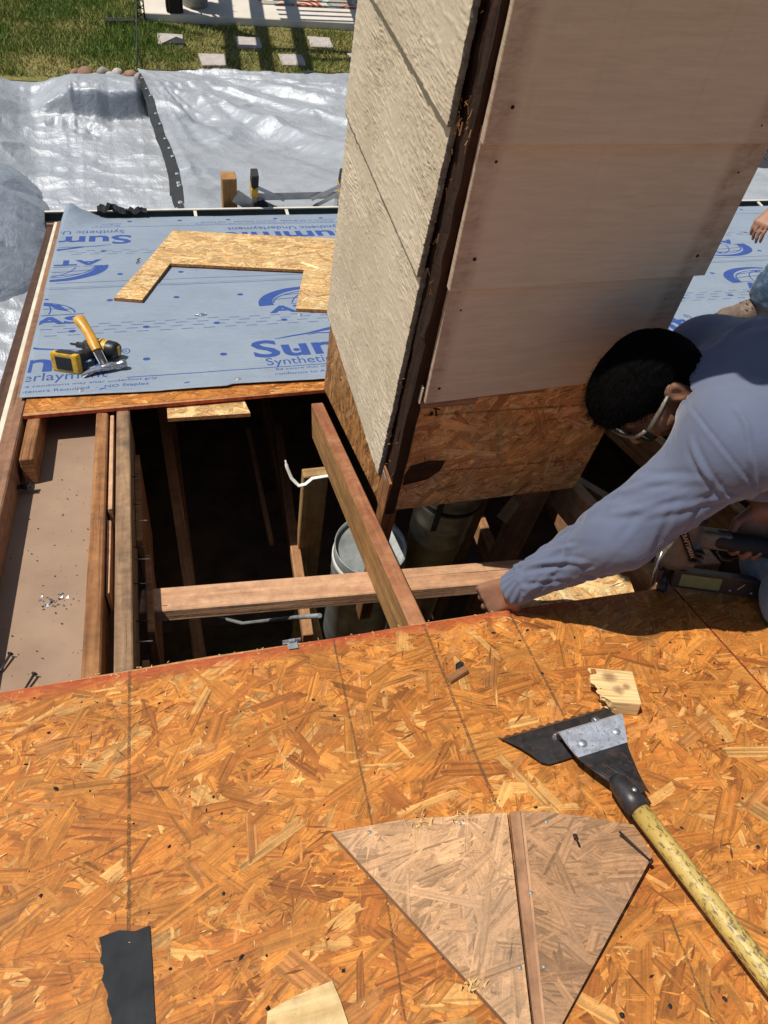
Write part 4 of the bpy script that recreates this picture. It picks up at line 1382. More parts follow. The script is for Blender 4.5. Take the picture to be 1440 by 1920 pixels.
for x in (0.66, 0.93):
    g = G(); g.lathe([(0.09, 0.45), (0.09, 0.62), (0.13, 0.62), (0.02, 0.70), (0, 0.70)], (x, 1.46, 0)); mk('flue_cap', g, M['galv'], ch, WORLD)

# ------------------------------------------------------------------ flues in the opening
fl = thing('flue_pipe', 'wide capped grey flue pipe standing in the opening under the rafter', 'flue pipe', 'metal flue pipes', T(0.56, 1.275, AF))
c0 = (0.56, 1.275, 0)
g = G(); g.lathe([(0.118, AF), (0.118, -2.14), (0.121, -2.135), (0.121, -2.12), (0.118, -2.115), (0.118, -2.06)], c0, n=40); mk('pipe', g, M['galv'], fl)
g = G(); g.lathe([(0.119, -2.075), (0.1235, -2.07), (0.1235, -2.045), (0.120, -2.040)], c0, n=40); mk('band', g, M['white_strap'], fl)
g = G(); g.lathe([(0.120, -2.06), (0.1205, -1.992), (0.1175, -1.990), (0.1165, -2.012), (0.108, -2.016), (0.0, -2.014)], c0, n=40); mk('lid', g, M['galv'], fl)
f2 = thing('flue_pipe', 'banded brass toned flue pipe rising into the chimney', 'flue pipe', 'metal flue pipes', T(0.815, 1.33, AF))
c0 = (0.815, 1.33, 0)
pr = [(0.085, AF), (0.088, -2.1)]
for k in range(5):
    z = -2.1 + k * 0.09
    r_ = 0.094 + k * 0.003
    pr += [(r_, z), (r_, z + 0.07), (r_ + 0.004, z + 0.073), (r_ + 0.004, z + 0.085)]
pr += [(0.108, -1.6), (0.108, 0.40)]
g = G(); g.lathe(pr, c0, n=36); mk('pipe', g, M['galv_warm'], f2)
for z in (-1.82, -1.70):
    g = G(); g.lathe([(0.1135, z), (0.1145, z + 0.002), (0.1145, z + 0.02), (0.1135, z + 0.022)], c0, n=36); mk('band', g, M['black_metal'], f2)
g = G(); g.box((0.735, 1.235, -1.90), (0.755, 1.238, -1.74)); mk('strap', g, M['black_metal'], f2)

# loose strap, cable, clip
g = G()
pts = [(0.335, 1.62, -1.93), (0.338, 1.60, -1.945), (0.350, 1.575, -1.975), (0.372, 1.555, -1.995), (0.395, 1.555, -1.99), (0.42, 1.565, -1.975), (0.47, 1.565, -1.97), (0.53, 1.56, -1.975)]
cr = []
for i in range(len(pts) - 1):
    for t in (0, 0.33, 0.66): cr.append(tuple(pts[i][k] + (pts[i + 1][k] - pts[i][k]) * t for k in range(3)))
g.tube(cr + [pts[-1]], [0.003] * 2 + [0.0065] * (len(cr) - 1), 8, flat=0.3)
o = mk('plumber_strap', g, M['white_strap'], None, WORLD); tag(o, 'curled white strap dangling in the opening beside the stud', 'strap')
g = G(); g.tube([(-0.02, 1.30, -2.3), (0.12, 1.12, -2.1), (0.235, 0.90, -1.70), (0.262, 0.80, -1.52)], 0.006, 6)
o = mk('grey_cable', g, M['galv'], None, WORLD); tag(o, 'thin grey cable climbing out of the attic to the metal clip', 'cable')
cl = thing('metal_clip', 'small bent galvanised clip hooked over the cut deck edge', 'clip', None, ROOF @ T(0.178, 1.130, 0))
g = G()
g.box((-0.020, 0.000, -0.022), (0.020, 0.002, 0.010)); g.box((-0.020, -0.004, 0.0022), (0.012, 0.0, 0.004)); g.box((-0.011, -0.022, 0.0035), (0.011, -0.002, 0.0055))
mk('plate', g, M['bright'], cl, ROOF @ T(0.178, 1.130, 0), 0.0008)
g = G(); g.box((-0.007, -0.006, 0.006), (0.007, 0.001, 0.012)); mk('tongue', g, M['galv'], cl, ROOF @ T(0.178, 1.130, 0), 0.001)
# strand-board offcuts under the back deck and in the hole
sc_ = thing('strand_board_offcut', 'small pale strand board offcut poking out under the back deck', 'board offcut', None, ROOF @ T(0.12, 2.24, 0))
p4 = [(-0.030, 2.235), (0.235, 2.222), (0.226, 2.33), (-0.028, 2.33)]
osb_sheet('sheet', sc_, ROOF, [p4], lambda a, b, n: (a, b, -0.020 + n), 0.012, PAL_FRESH, M['osb_fresh'], M['osb_edge'], 51, Lm=0.05)
sc2 = thing('strand_board_offcut', 'strand board patch lying in the opening under the worker\'s forearm', 'board offcut', None, ROOF @ T(0.9, 1.2, -0.03))
p5 = [(0.72, 1.13), (1.02, 1.115), (1.045, 1.19), (0.93, 1.29), (0.74, 1.20)]
osb_sheet('sheet', sc2, ROOF, [p5], lambda a, b, n: (a, b, -0.028 + n), 0.012, PAL_FRESH, M['osb_fresh'], M['osb_edge_red'], 52, Lm=0.06)
# ------------------------------------------------------------------ roofing underlayment and its print
def uwave(u, v, near):
    h = 0.0016 * fbm(u * 5, v * 5, seed=201) + 0.0010 * fbm(u * 14 + v * 4, v * 3, seed=203)
    return (0.0075 if near else 0.0042) + h


def und_mat():
    m = MB('underlayment_fabric', 0.55, 0, 0.35)
    n = m.noise(m.coord('Object'), 4, 5, 0.6)
    c = m.ramp(n, [(0.3, (0.212, 0.252, 0.305)), (0.7, (0.252, 0.296, 0.350))])
    d = m.noise(m.coord('Object'), 40, 4, 0.7)
    c = m.mix(m.ramp(d, [(0.62, 0.0), (0.8, 0.35)]), c, (0.40, 0.40, 0.38))
    m.base(c)
    w = m.noise(m.coord('Object', (1, 1, 1)), 420, 2, 0.5)
    cr = m.noise(m.coord('Object', (2, 5, 1)), 5, 5, 0.65, 1.0)
    c2 = m.noise(m.coord('Object', (3, 14, 1), (0, 0, 0.5)), 4, 4, 0.6, 0.6)
    m.bump(m.math('ADD', m.math('ADD', m.math('MULTIPLY', w, 0.12), cr), m.math('MULTIPLY', c2, 0.5)), 0.8, 0.008)
    return m.m


M['under'] = und_mat()
UW = 1.215


def sheet(name, label, u0, u1, v0, v1, near, corner=False):
    nu, nv = int((u1 - u0) / 0.02), int((v1 - v0) / 0.02)
    U = np.linspace(u0, u1, nu)[:, None] * np.ones((1, nv)); Vv = np.ones((nu, 1)) * np.linspace(v0, v1, nv)[None, :]
    Vv = Vv.copy()
    if near:   # lower edge wanders, left edge ragged
        e = np.interp(U[:, 0], [-0.5, -0.1, 0.18, 0.2, 0.55, 1.2, 2.6, 5], [2.412, 2.385, 2.378, 2.392, 2.372, 2.37, 2.40, 2.42])
        Vv = e[:, None] + (v1 - e[:, None]) * np.linspace(0, 1, nv)[None, :]
    N = uwave(U, Vv, near)
    if near: N = N + 0.006 * np.exp(-(Vv - 2.39) / 0.03) * (fbm(U * 7, Vv * 0, seed=209) * 0.5 + 0.4)
    if corner:  # torn corner curling up at the eave
        d = np.clip(1 - np.hypot((U + 0.48) / 0.24, (Vv - 4.69) / 0.26), 0, 1)
        N = N + 0.10 * d ** 1.3 + 0.012 * fbm(U * 30, Vv * 30, seed=207) * d; Vv = Vv - 0.06 * d ** 1.5; U = U + 0.05 * d ** 1.5
    o = raw(name, np.stack([U, Vv, N], -1).reshape(-1, 3), gridf(nu, nv), M['under'], None, ROOF, True, None, None, ROOF @ T((u0 + u1) / 2, (v0 + v1) / 2, 0))
    sm = o.modifiers.new('thickness', 'SOLIDIFY'); sm.thickness = 0.001; sm.offset = -1
    tag(o, label, 'underlayment', 'courses of roofing underlayment')
    return o


ul_eave = sheet('roofing_underlayment', 'blue grey printed underlayment course along the gutter with print upside down', -0.49, 5.4, 3.42, 4.69, False, True)
ul_near = sheet('roofing_underlayment', 'blue grey printed underlayment course holding the hammer with upright print', -0.486, 5.4, 2.37, 3.495, True)


def text_mesh(txt, size, bold=0.0, sx=1.0):
    cu = bpy.data.curves.new('t', 'FONT')
    cu.body = txt; cu.size = size; cu.offset = bold; cu.resolution_u = 3
    ob = bpy.data.objects.new('t', cu); COL.objects.link(ob)
    bpy.context.view_layer.update()
    me = bpy.data.meshes.new_from_object(ob.evaluated_get(bpy.context.evaluated_depsgraph_get()))
    V = [(v.co.x * sx, v.co.y) for v in me.vertices]
    F = [tuple(p.vertices) for p in me.polygons]
    bpy.data.objects.remove(ob); bpy.data.curves.remove(cu); bpy.data.meshes.remove(me)
    return V, F


TXT = {}


def fit_text(txt, width, height, bold):
    """2D mesh whose box is width x cap height"""
    k = (txt, width, height, bold)
    if k not in TXT:
        V, F = text_mesh(txt, 1.0, bold)
        x0, x1 = min(v[0] for v in V), max(v[0] for v in V)
        capV = text_mesh('H', 1.0, 0)[0]
        cap = max(v[1] for v in capV)
        TXT[k] = ([((v[0] - x0) / (x1 - x0) * width, v[1] / cap * height) for v in V], F)
    return TXT[k]


def stroke2d(pts, ws):
    V, F = [], []
    if not hasattr(ws, '__len__'): ws = [ws] * len(pts)
    for i, p in enumerate(pts):
        q0 = pts[max(i - 1, 0)]; q1 = pts[min(i + 1, len(pts) - 1)]
        dx, dy = q1[0] - q0[0], q1[1] - q0[1]
        L = math.hypot(dx, dy) or 1
        nx, ny = -dy / L, dx / L
        V += [(p[0] + nx * ws[i] / 2, p[1] + ny * ws[i] / 2), (p[0] - nx * ws[i] / 2, p[1] - ny * ws[i] / 2)]
    F = [(2 * i, 2 * i + 1, 2 * i + 3, 2 * i + 2) for i in range(len(pts) - 1)]
    return V, F


def summit_art():
    """word mark with its mountain line: origin at the S base, x right, y up (away from camera)"""
    parts = [fit_text('Summit', 0.72, 0.150, 0.022)]
    # mountain outline, thick to thin
    pts = [(0.10, 0.165), (0.17, 0.185), (0.235, 0.20), (0.30, 0.225), (0.35, 0.245), (0.375, 0.235), (0.41, 0.225), (0.45, 0.205), (0.52, 0.185), (0.60, 0.168)]
    parts.append(stroke2d(pts, [0.004, 0.012, 0.012, 0.02, 0.028, 0.026, 0.02, 0.014, 0.010, 0.004]))
    parts.append(stroke2d([(0.235, 0.186), (0.28, 0.20), (0.32, 0.195), (0.36, 0.212)], [0.004, 0.009, 0.009, 0.003]))
    ring = [(0.758 + 0.013 * math.cos(a), 0.135 + 0.022 * math.sin(a)) for a in np.linspace(0, 6.283, 14)]
    parts.append(stroke2d(ring, 0.004))
    V, F = fit_text('R', 0.009, 0.018, 0)
    parts.append(([(x + 0.753, y + 0.126) for x, y in V], F))
    return parts


def atlas_art():
    """globe dome over the word; origin at the left foot of the word"""
    parts = []
    V, F = fit_text('ATLAS', 0.47, 0.078, 0.035)
    parts.append((V, F))
    cx, cy, rx, ry = 0.235, 0.115, 0.235, 0.20
    arc = [(cx - rx * math.cos(a), cy + ry * math.sin(a)) for a in np.linspace(-0.12, math.pi * 0.62, 22)]
    parts.append(stroke2d(arc, [0.055 * (1 - i / 22) ** 0.7 + 0.010 for i in range(22)]))
    arc = [(cx + 0.20 * math.cos(a), cy + 0.155 * math.sin(a) - 0.0) for a in np.linspace(0.05, math.pi - 0.05, 22)]
    parts.append(stroke2d(arc, 0.007))
    for k in (0.33, 0.68):
        parts.append(stroke2d([(cx - 0.20 * math.sqrt(1 - k * k) + 0.4 * math.sqrt(1 - k * k) * t, cy + 0.155 * k + 0.02 * math.sin(math.pi * t)) for t in np.linspace(0, 1, 10)], 0.006))
    for k in (-0.6, -0.05, 0.5):
        parts.append(stroke2d([(cx + 0.20 * k * math.cos(a) + 0.03 * math.sin(a), cy + 0.155 * math.sin(a)) for a in np.linspace(0, math.pi / 2, 10)], 0.006))
    # land mass
    parts.append(([(cx + 0.02, cy + 0.12), (cx + 0.10, cy + 0.10), (cx + 0.13, cy + 0.05), (cx + 0.17, cy + 0.03), (cx + 0.19, cy + 0.0), (cx + 0.14, cy + 0.10), (cx + 0.07, cy + 0.15)], [(0, 1, 5, 6), (1, 2, 3, 5), (3, 4, 5)]))
    parts.append(stroke2d([(cx - 0.235, 0.102), (cx + 0.235, 0.102)], 0.006))
    return parts


PRINTN = [0]
ULEFT = -0.478


def print_on(sheet_o, near, parts, u, v, flip=False, name='printed_logo', sh=0.0, vs=1.0):
    """y up = toward the eave (larger v); flip rotates the art by 180 degrees"""
    g = G()
    for V, F in parts:
        P = []
        for x, y in V:
            x2 = x + sh * y
            a, b = (u + x2, v + y * vs) if not flip else (u - x2, v - y * vs)
            P.append((a, b))
        if min(p[0] for p in P) < ULEFT:      # printing stops at the cut edge of the sheet
            V2, F2 = [], []
            for f in F:
                pl = clip([(P[i][0], P[i][1], 0, 0) for i in f], [(ULEFT, 0), (9, 0), (9, 9), (ULEFT, 9)])
                if len(pl) >= 3:
                    F2.append(tuple(range(len(V2), len(V2) + len(pl)))); V2 += [(p[0], p[1]) for p in pl]
            if not F2: continue
            P, F = V2, F2
        A = np.array(P)
        n = uwave(A[:, 0], A[:, 1], near) + 0.0014 + 0.0001 * (PRINTN[0] % 4)
        g.add([(p[0], p[1], float(z)) for p, z in zip(P, n)], F)
        PRINTN[0] += 1
    return mk(name, g, M['paper_print'], sheet_o, ROOF, kind='stuff' if name == 'printed_lettering' else None)


SYN = fit_text('Synthetic Underlayment', 0.66, 0.062, 0.0)
SM1 = fit_text('Be aware that the working surface conditions may alter underfoot grip', 0.80, 0.016, 0.0)
SM2 = fit_text('conforms to ASTM D226   Fasteners Required  -  NO Staples', 0.78, 0.020, 0.004)
summit, atlas = summit_art(), atlas_art()
for k in (-1, 0, 1):
    u = 0.305 + k * UW
    print_on(ul_near, True, summit, u, 2.605)
    print_on(ul_near, True, [SYN], u + 0.035, 2.528, name='printed_lettering')
    print_on(ul_near, True, [SM1], u + 0.06, 2.482, name='printed_lettering')
    print_on(ul_near, True, [SM2], u + 0.05, 2.440, name='printed_lettering')
for k in (-1, 0, 1, 2):
    print_on(ul_near, True, atlas, 0.43 + k * UW, 3.055, vs=0.95)
for k in (0, 1, 2, 3):
    u = -0.12 + k * UW
    print_on(ul_eave, False, summit, u, 4.318, True)
    print_on(ul_eave, False, [SYN], u - 0.035, 4.425, True, name='printed_lettering')
    print_on(ul_eave, False, [SM1], u - 0.06, 4.520, True, name='printed_lettering')
    print_on(ul_eave, False, [SM2], u - 0.05, 4.56, True, name='printed_lettering')
    print_on(ul_eave, False, atlas, -0.26 + k * UW, 3.895, True, vs=0.95)


def marks(sheet_o, near, dots, dashes, lines):
    g = G()
    for u, v in dots:
        V = [(u + 0.0135 * math.cos(a), v + 0.0135 * math.sin(a)) for a in np.linspace(0, 6.283, 13)[:-1]]
        A = np.array(V); n = uwave(A[:, 0], A[:, 1], near) + 0.0016
        g.add([(a, b, float(z)) for (a, b), z in zip(V, n)], [tuple(range(12))])
    for u, v, L, w in dashes:
        V = [(u, v - w / 2), (u + L / 2, v - w / 2), (u + L, v - w / 2), (u + L, v + w / 2), (u + L / 2, v + w / 2), (u, v + w / 2)]
        A = np.array(V); n = uwave(A[:, 0], A[:, 1], near) + 0.0015
        g.add([(a, b, float(z)) for (a, b), z in zip(V, n)], [(0, 1, 4, 5), (1, 2, 3, 4)])
    for v, ua, ub, w in lines:
        xs_ = np.arange(ua, ub, 0.04)
        V = [(x, v + s_ * w / 2) for x in xs_ for s_ in (-1, 1)]
        A = np.array(V); n = uwave(A[:, 0], A[:, 1], near) + 0.0015
        g.add([(a, b, float(z)) for (a, b), z in zip(V, n)], [(2 * i, 2 * i + 2, 2 * i + 3, 2 * i + 1) for i in range(len(xs_) - 1)])
    return mk('printed_marks', g, M['paper_print'], sheet_o, ROOF, kind='stuff')


dots, dashes = [], []
for k in range(-2, 20):
    dots += [(0.195 + k * 0.276, 2.655), (-0.075 + k * 0.276, 2.97), (0.06 + k * 0.276, 3.30), (0.05 + k * 0.276, 2.425)]
dots = [d for d in dots if -0.47 < d[0] < 5.2]
for row, (v, o_) in enumerate(((3.03, 0.0), (3.0, 0.04), (2.965, 0.02), (2.93, 0.06))):
    for k in range(-6, 66):
        u = k * 0.085 + o_
        if -0.48 < u < 5.2: dashes.append((u, v, 0.045, 0.004))
marks(ul_near, True, dots, dashes, [(2.508, -0.15, 5.2, 0.005), (3.47, -0.47, 5.2, 0.004)])
dots, dashes = [], []
for k in range(-2, 20):
    dots += [(0.10 + k * 0.276, 3.66), (0.02 + k * 0.276, 4.04), (0.15 + k * 0.276, 4.60)]
dots = [d for d in dots if -0.45 < d[0] < 5.2]
for row, (v, o_) in enumerate(((4.05, 0.0), (4.02, 0.04), (3.99, 0.02))):
    for k in range(-6, 66):
        u = k * 0.085 + o_
        if -0.46 < u < 5.2: dashes.append((u, v, 0.045, 0.004))
marks(ul_eave, False, dots, dashes, [(3.56, -0.45, 5.2, 0.004), (4.49, -0.40, 5.2, 0.004)])
# plastic cap nails
for i, (u, v) in enumerate(((-0.30, 2.43), (0.22, 2.43), (1.98, 2.80), (-0.40, 2.78), (0.55, 3.02))):
    mwm = ROOF @ T(u, v, float(uwave(np.array([u]), np.array([v]), True)[0]) + 0.001)
    o = thing('cap_nail', ['cap nail at the underlayment edge below the drill', 'cap nail near the underlayment edge right of the hammer', 'cap nail on the underlayment beside the worker\'s head', 'cap nail left of the drill near the rake', 'cap nail in the printed dashes near the chimney'][i], 'nail', 'cap nails holding the underlayment', mwm)
    g = G(); g.lathe([(0.0125, 0), (0.0125, 0.0012), (0.009, 0.002), (0.004, 0.0016)], (0, 0, 0), n=16); mk('cap', g, M['galv'], o, mwm)
    g = G(); g.lathe([(0.004, 0.0016), (0.003, 0.0028), (0, 0.003)], (0, 0, 0), n=10); mk('nail_head', g, M['bright'], o, mwm)

# ------------------------------------------------------------------ U shaped strand board cutoff
uc = thing('strand_board_cutoff', 'bright u shaped strand board cutoff lying on the printed underlayment', 'board cutoff', None, ROOF @ T(0.3, 3.7, 0.012))
lift = lambda a, b, n: (a, b, 0.022 + n)
uo = osb_sheet('sheet', uc, ROOF, [[(-0.198, 3.288), (-0.083, 3.245), (0.056, 3.738), (-0.047, 3.80)], [(-0.047, 3.80), (0.056, 3.738), (0.365, 3.651), (0.53, 4.205), (0.10, 4.328)], [(0.365, 3.651), (0.675, 3.564), (0.83, 3.52), (0.985, 4.075), (0.53, 4.205)], [(0.542, 3.052), (0.68, 3.012), (0.83, 3.52), (0.675, 3.564)]],
             lift, 0.0115, PAL_FRESH, M['osb_fresh'], M['osb_edge'], 61, ang=(-15, 40), Lm=0.05, Wm=0.013, layers=4.5)
# ------------------------------------------------------------------ implicit-surface meshing
class SDF:
    def __init__(s, lo, hi, vox):
        s.lo = np.array(lo, float); s.vox = vox
        n = np.ceil((np.array(hi) - s.lo) / vox).astype(int) + 1
        s.ax = [s.lo[k] + vox * np.arange(n[k]) for k in range(3)]
        s.X, s.Y, s.Z = np.meshgrid(*[a.astype(np.float32) for a in s.ax], indexing='ij')
        s.d = np.full(s.X.shape, 9.0, np.float32)

    def _join(s, d, k, op):
        if op == 'add':
            if k <= 0: s.d = np.minimum(s.d, d); return
            h = np.clip(0.5 + 0.5 * (s.d - d) / k, 0, 1)
            s.d = s.d * (1 - h) + d * h - k * h * (1 - h)
        elif op == 'sub':
            if k <= 0: s.d = np.maximum(s.d, -d); return
            h = np.clip(0.5 - 0.5 * (s.d + d) / k, 0, 1)
            s.d = s.d * (1 - h) - d * h + k * h * (1 - h)
        else:
            s.d = np.maximum(s.d, d)

    def cone(s, a, b, ra, rb=None, k=0.02, op='add'):
        rb = ra if rb is None else rb
        a = np.array(a, np.float32); b = np.array(b, np.float32)
        ba = b - a; L2 = float(ba @ ba) + 1e-9
        px, py, pz = s.X - a[0], s.Y - a[1], s.Z - a[2]
        t = np.clip((px * ba[0] + py * ba[1] + pz * ba[2]) / L2, 0, 1)
        d = np.sqrt((px - t * ba[0]) ** 2 + (py - t * ba[1]) ** 2 + (pz - t * ba[2]) ** 2) - (ra + (rb - ra) * t)
        s._join(d, k, op)

    def chain(s, pts, rad, k=0.02):
        for i in range(len(pts) - 1): s.cone(pts[i], pts[i + 1], rad[i], rad[i + 1], k)

    def ell(s, c, r, R=None, k=0.02, op='add'):
        px, py, pz = s.X - c[0], s.Y - c[1], s.Z - c[2]
        if R is not None:   # R: rows are the local axes
            R = np.array(R, np.float32)
            px, py, pz = [px * R[i, 0] + py * R[i, 1] + pz * R[i, 2] for i in range(3)]
        k0 = np.sqrt((px / r[0]) ** 2 + (py / r[1]) ** 2 + (pz / r[2]) ** 2)
        k1 = np.sqrt((px / r[0] ** 2) ** 2 + (py / r[1] ** 2) ** 2 + (pz / r[2] ** 2) ** 2) + 1e-9
        s._join(k0 * (k0 - 1) / k1, k, op)

    def rbox(s, c, h, R=None, rad=0.004, k=0.0, op='add'):
        px, py, pz = s.X - c[0], s.Y - c[1], s.Z - c[2]
        if R is not None:
            R = np.array(R, np.float32)
            px, py, pz = [px * R[i, 0] + py * R[i, 1] + pz * R[i, 2] for i in range(3)]
        q = [np.abs(p) - (hh - rad) for p, hh in zip((px, py, pz), h)]
        d = np.sqrt(sum(np.maximum(t, 0) ** 2 for t in q)) + np.minimum(np.maximum(np.maximum(q[0], q[1]), q[2]), 0) - rad
        s._join(d, k, op)

    def half(s, p, n):
        n = np.array(n, float); n = n / np.linalg.norm(n)
        d = ((s.X - p[0]) * n[0] + (s.Y - p[1]) * n[1] + (s.Z - p[2]) * n[2]).astype(np.float32)
        s.d = np.maximum(s.d, d)

    def mesh(s):
        d = np.clip(s.d, -0.2, 0.2)
        g = vdb.FloatGrid(0.2)
        for sl in ((0, slice(None), slice(None)), (-1, slice(None), slice(None)), (slice(None), 0, slice(None)), (slice(None), -1, slice(None)), (slice(None), slice(None), 0), (slice(None), slice(None), -1)):
            d[sl] = np.maximum(d[sl], 0.5 * s.vox)
        g.copyFromArray(np.ascontiguousarray(d, np.float32))
        p, q = g.convertToQuads(0.0)
        P = p.astype(float) * s.vox + s.lo
        q = q.astype(np.int64)
        a, b, c, e = P[q[:, 0]], P[q[:, 1]], P[q[:, 2]], P[q[:, 3]]
        vol = np.einsum('ij,ij->', a, np.cross(b, c)) + np.einsum('ij,ij->', a, np.cross(c, e))
        if vol < 0: q = q[:, ::-1]
        return P, q


def vnormals(P, q):
    n = np.cross(P[q[:, 2]] - P[q[:, 0]], P[q[:, 3]] - P[q[:, 1]])
    N = np.zeros_like(P)
    for k in range(4): np.add.at(N, q[:, k], n)
    return N / (np.linalg.norm(N, axis=1, keepdims=True) + 1e-12)


def relax(P, q, it=2):
    """laplacian smoothing of the voxel surface"""
    for _ in range(it):
        A = np.zeros_like(P); c = np.zeros(len(P))
        for i, j in ((0, 1), (1, 2), (2, 3), (3, 0)):
            np.add.at(A, q[:, i], P[q[:, j]]); np.add.at(A, q[:, j], P[q[:, i]])
            np.add.at(c, q[:, i], 1); np.add.at(c, q[:, j], 1)
        P = 0.5 * P + 0.5 * A / np.maximum(c, 1)[:, None]
    return P


def rframe(u, v, n=0.0, ang=0.0):
    return ROOF @ T(u, v, n) @ Matrix.Rotation(ang, 4, 'Z')


# ------------------------------------------------------------------ roofing shovel
sh = thing('roofing_shovel', 'worn roofing tear off shovel with serrated black blade and scuffed yellow shaft', 'shovel', None, rframe(0.66, 0.65))
A2, B2 = Vector((0.512, 0.793)), Vector((0.744, 0.811))
ev = (B2 - A2).normalized(); wv = Vector((ev.y, -ev.x))
SH = lambda e, w, n: (A2.x + ev.x * e + wv.x * w, A2.y + ev.y * e + wv.y * w, n)


def ribbon(g, rows, th=0.003, mi=0):
    """rows of equal-length point lists; a sheet with thickness"""
    nr, nc = len(rows), len(rows[0])
    V = [p for r in rows for p in r] + [(p[0], p[1], p[2] - th) for r in rows for p in r]
    F = []
    o = nr * nc
    for i in range(nr - 1):
        for j in range(nc - 1):
            a = i * nc + j
            F.append((a, a + 1, a + nc + 1, a + nc)); F.append((o + a, o + a + nc, o + a + nc + 1, o + a + 1))
    rim = [i for i in range(nc)] + [i * nc + nc - 1 for i in range(1, nr)] + [(nr - 1) * nc + j for j in range(nc - 2, -1, -1)] + [i * nc for i in range(nr - 2, 0, -1)]
    for k in range(len(rim)):
        a, b = rim[k], rim[(k + 1) % len(rim)]
        F.append((a, o + a, o + b, b))
    g.add(V, F, mi=mi)


g = G()
rows = []
NB = 26
for w, n, e0, e1 in ((0.013, 0.012, 0.004, 0.236), (0.040, 0.020, 0.020, 0.239), (0.062, 0.018, 0.034, 0.236), (0.080, 0.013, 0.046, 0.222), (0.087, 0.010, 0.060, 0.20)):
    rows.append([SH(e0 + (e1 - e0) * j / NB, w, n) for j in range(NB + 1)])
ribbon(g, rows, 0.0035)
blade = mk('blade', g, M['black_metal'], sh, ROOF)
g = G()
tips = []
for j in range(NB + 1):
    e = 0.236 * j / NB
    tips.append(SH(e, 0.000 if j % 2 == 0 else 0.0045, 0.004))
ribbon(g, [tips, [SH(0.001 + 0.235 * j / NB, 0.0135, 0.0135) for j in range(NB + 1)]], 0.0025)
mk('serrated_edge', g, M['rust_edge'], blade, ROOF)
for e, w in ((0.098, 0.045), (0.190, 0.036)):
    g = G(); c = SH(e, w, 0.021)
    g.lathe([(0.0095, -0.001), (0.0095, 0.001), (0.0062, 0.0012), (0.0060, 0.0065), (0.0040, 0.0075), (0, 0.008)], c, n=6, smooth=False)
    mk('bolt', g, M['steel'], blade, ROOF)
g = G()
NBK = 12
rows = []
for w, n, e0, e1 in ((0.044, 0.0235, 0.092, 0.222), (0.054, 0.045, 0.087, 0.2225), (0.058, 0.056, 0.085, 0.222), (0.063, 0.0600, 0.084, 0.2215), (0.070, 0.0585, 0.085, 0.219), (0.090, 0.0520, 0.090, 0.211), (0.112, 0.0455, 0.097, 0.202)):
    rows.append([SH(e0 + (e1 - e0) * j / NBK, w, n) for j in range(NBK + 1)])
ribbon(g, rows, 0.004)
br = mk('bracket', g, M['bracket_steel'], sh, ROOF)
for e, w in ((0.118, 0.090), (0.193, 0.087)):
    g = G(); g.ellipsoid(SH(e, w, 0.0500), (0.0092, 0.0092, 0.0045), None, 16, 8); mk('rivet', g, M['bright'], br, ROOF)
g = G()
rows = []
for w, n, e0, e1, bow in ((0.104, 0.0445, 0.0935, 0.2035, 0.0), (0.135, 0.0425, 0.106, 0.194, 0.001), (0.170, 0.043, 0.122, 0.184, 0.005), (0.196, 0.044, 0.136, 0.178, 0.010), (0.215, 0.0445, 0.142, 0.176, 0.015)):
    rows.append([SH(e0 + (e1 - e0) * j / 12, w, n + bow * math.cos((j / 12 - 0.5) * math.pi) + (0.0035 * math.exp(-((j - 6) / 1.4) ** 2) if bow > 0.004 else 0)) for j in range(13)])
ribbon(g, rows, 0.003)
nk = mk('neck', g, M['black_metal'], sh, ROOF)
H0 = Vector((0.6605, 0.625, 0.0445)); H1 = Vector((0.828, -0.56, 0.021))
hd = (H1 - H0).normalized()
g = G(); g.tube([H0 - hd * 0.012, H0, H0 + hd * 0.03, H0 + hd * 0.058], [0.010, 0.0175, 0.0205, 0.0212], 22); mk('socket', g, M['black_metal'], sh, ROOF)
g = G(); g.ellipsoid(H0 + hd * 0.03 + Vector((0.004, 0, 0.020)), (0.0045, 0.0045, 0.003), None, 12, 6); mk('rivet', g, M['bright'], sh, ROOF)


def paint_mat():
    m = MB('chipped_yellow_paint', 0.45, 0, 0.45)
    n = m.noise(m.coord('Object', (1, 1, 1)), 8, 5, 0.6)
    c = m.ramp(n, [(0.3, (0.40, 0.255, 0.055)), (0.7, (0.56, 0.40, 0.115))])
    d = m.noise(m.coord('UV', (70, 150, 1)), 1.0, 6, 0.75, 0.6)
    d2 = m.noise(m.coord('Object'), 9, 3, 0.5)
    k = m.math('ADD', d, m.math('MULTIPLY', m.math('SUBTRACT', d2, 0.5), 0.35))
    c = m.mix(m.ramp(k, [(0.545, 0.0), (0.62, 0.85)]), c, (0.075, 0.05, 0.022))
    m.base(c)
    m.bump(d, 0.25, 0.001)
    return m.m


g = G(); L = (H1 - H0).length
g.tube([H0 + hd * 0.055 + hd * t * (L - 0.055) for t in np.linspace(0, 1, 16)], [0.0168] * 16, 24); mk('shaft', g, paint_mat(), sh, ROOF)

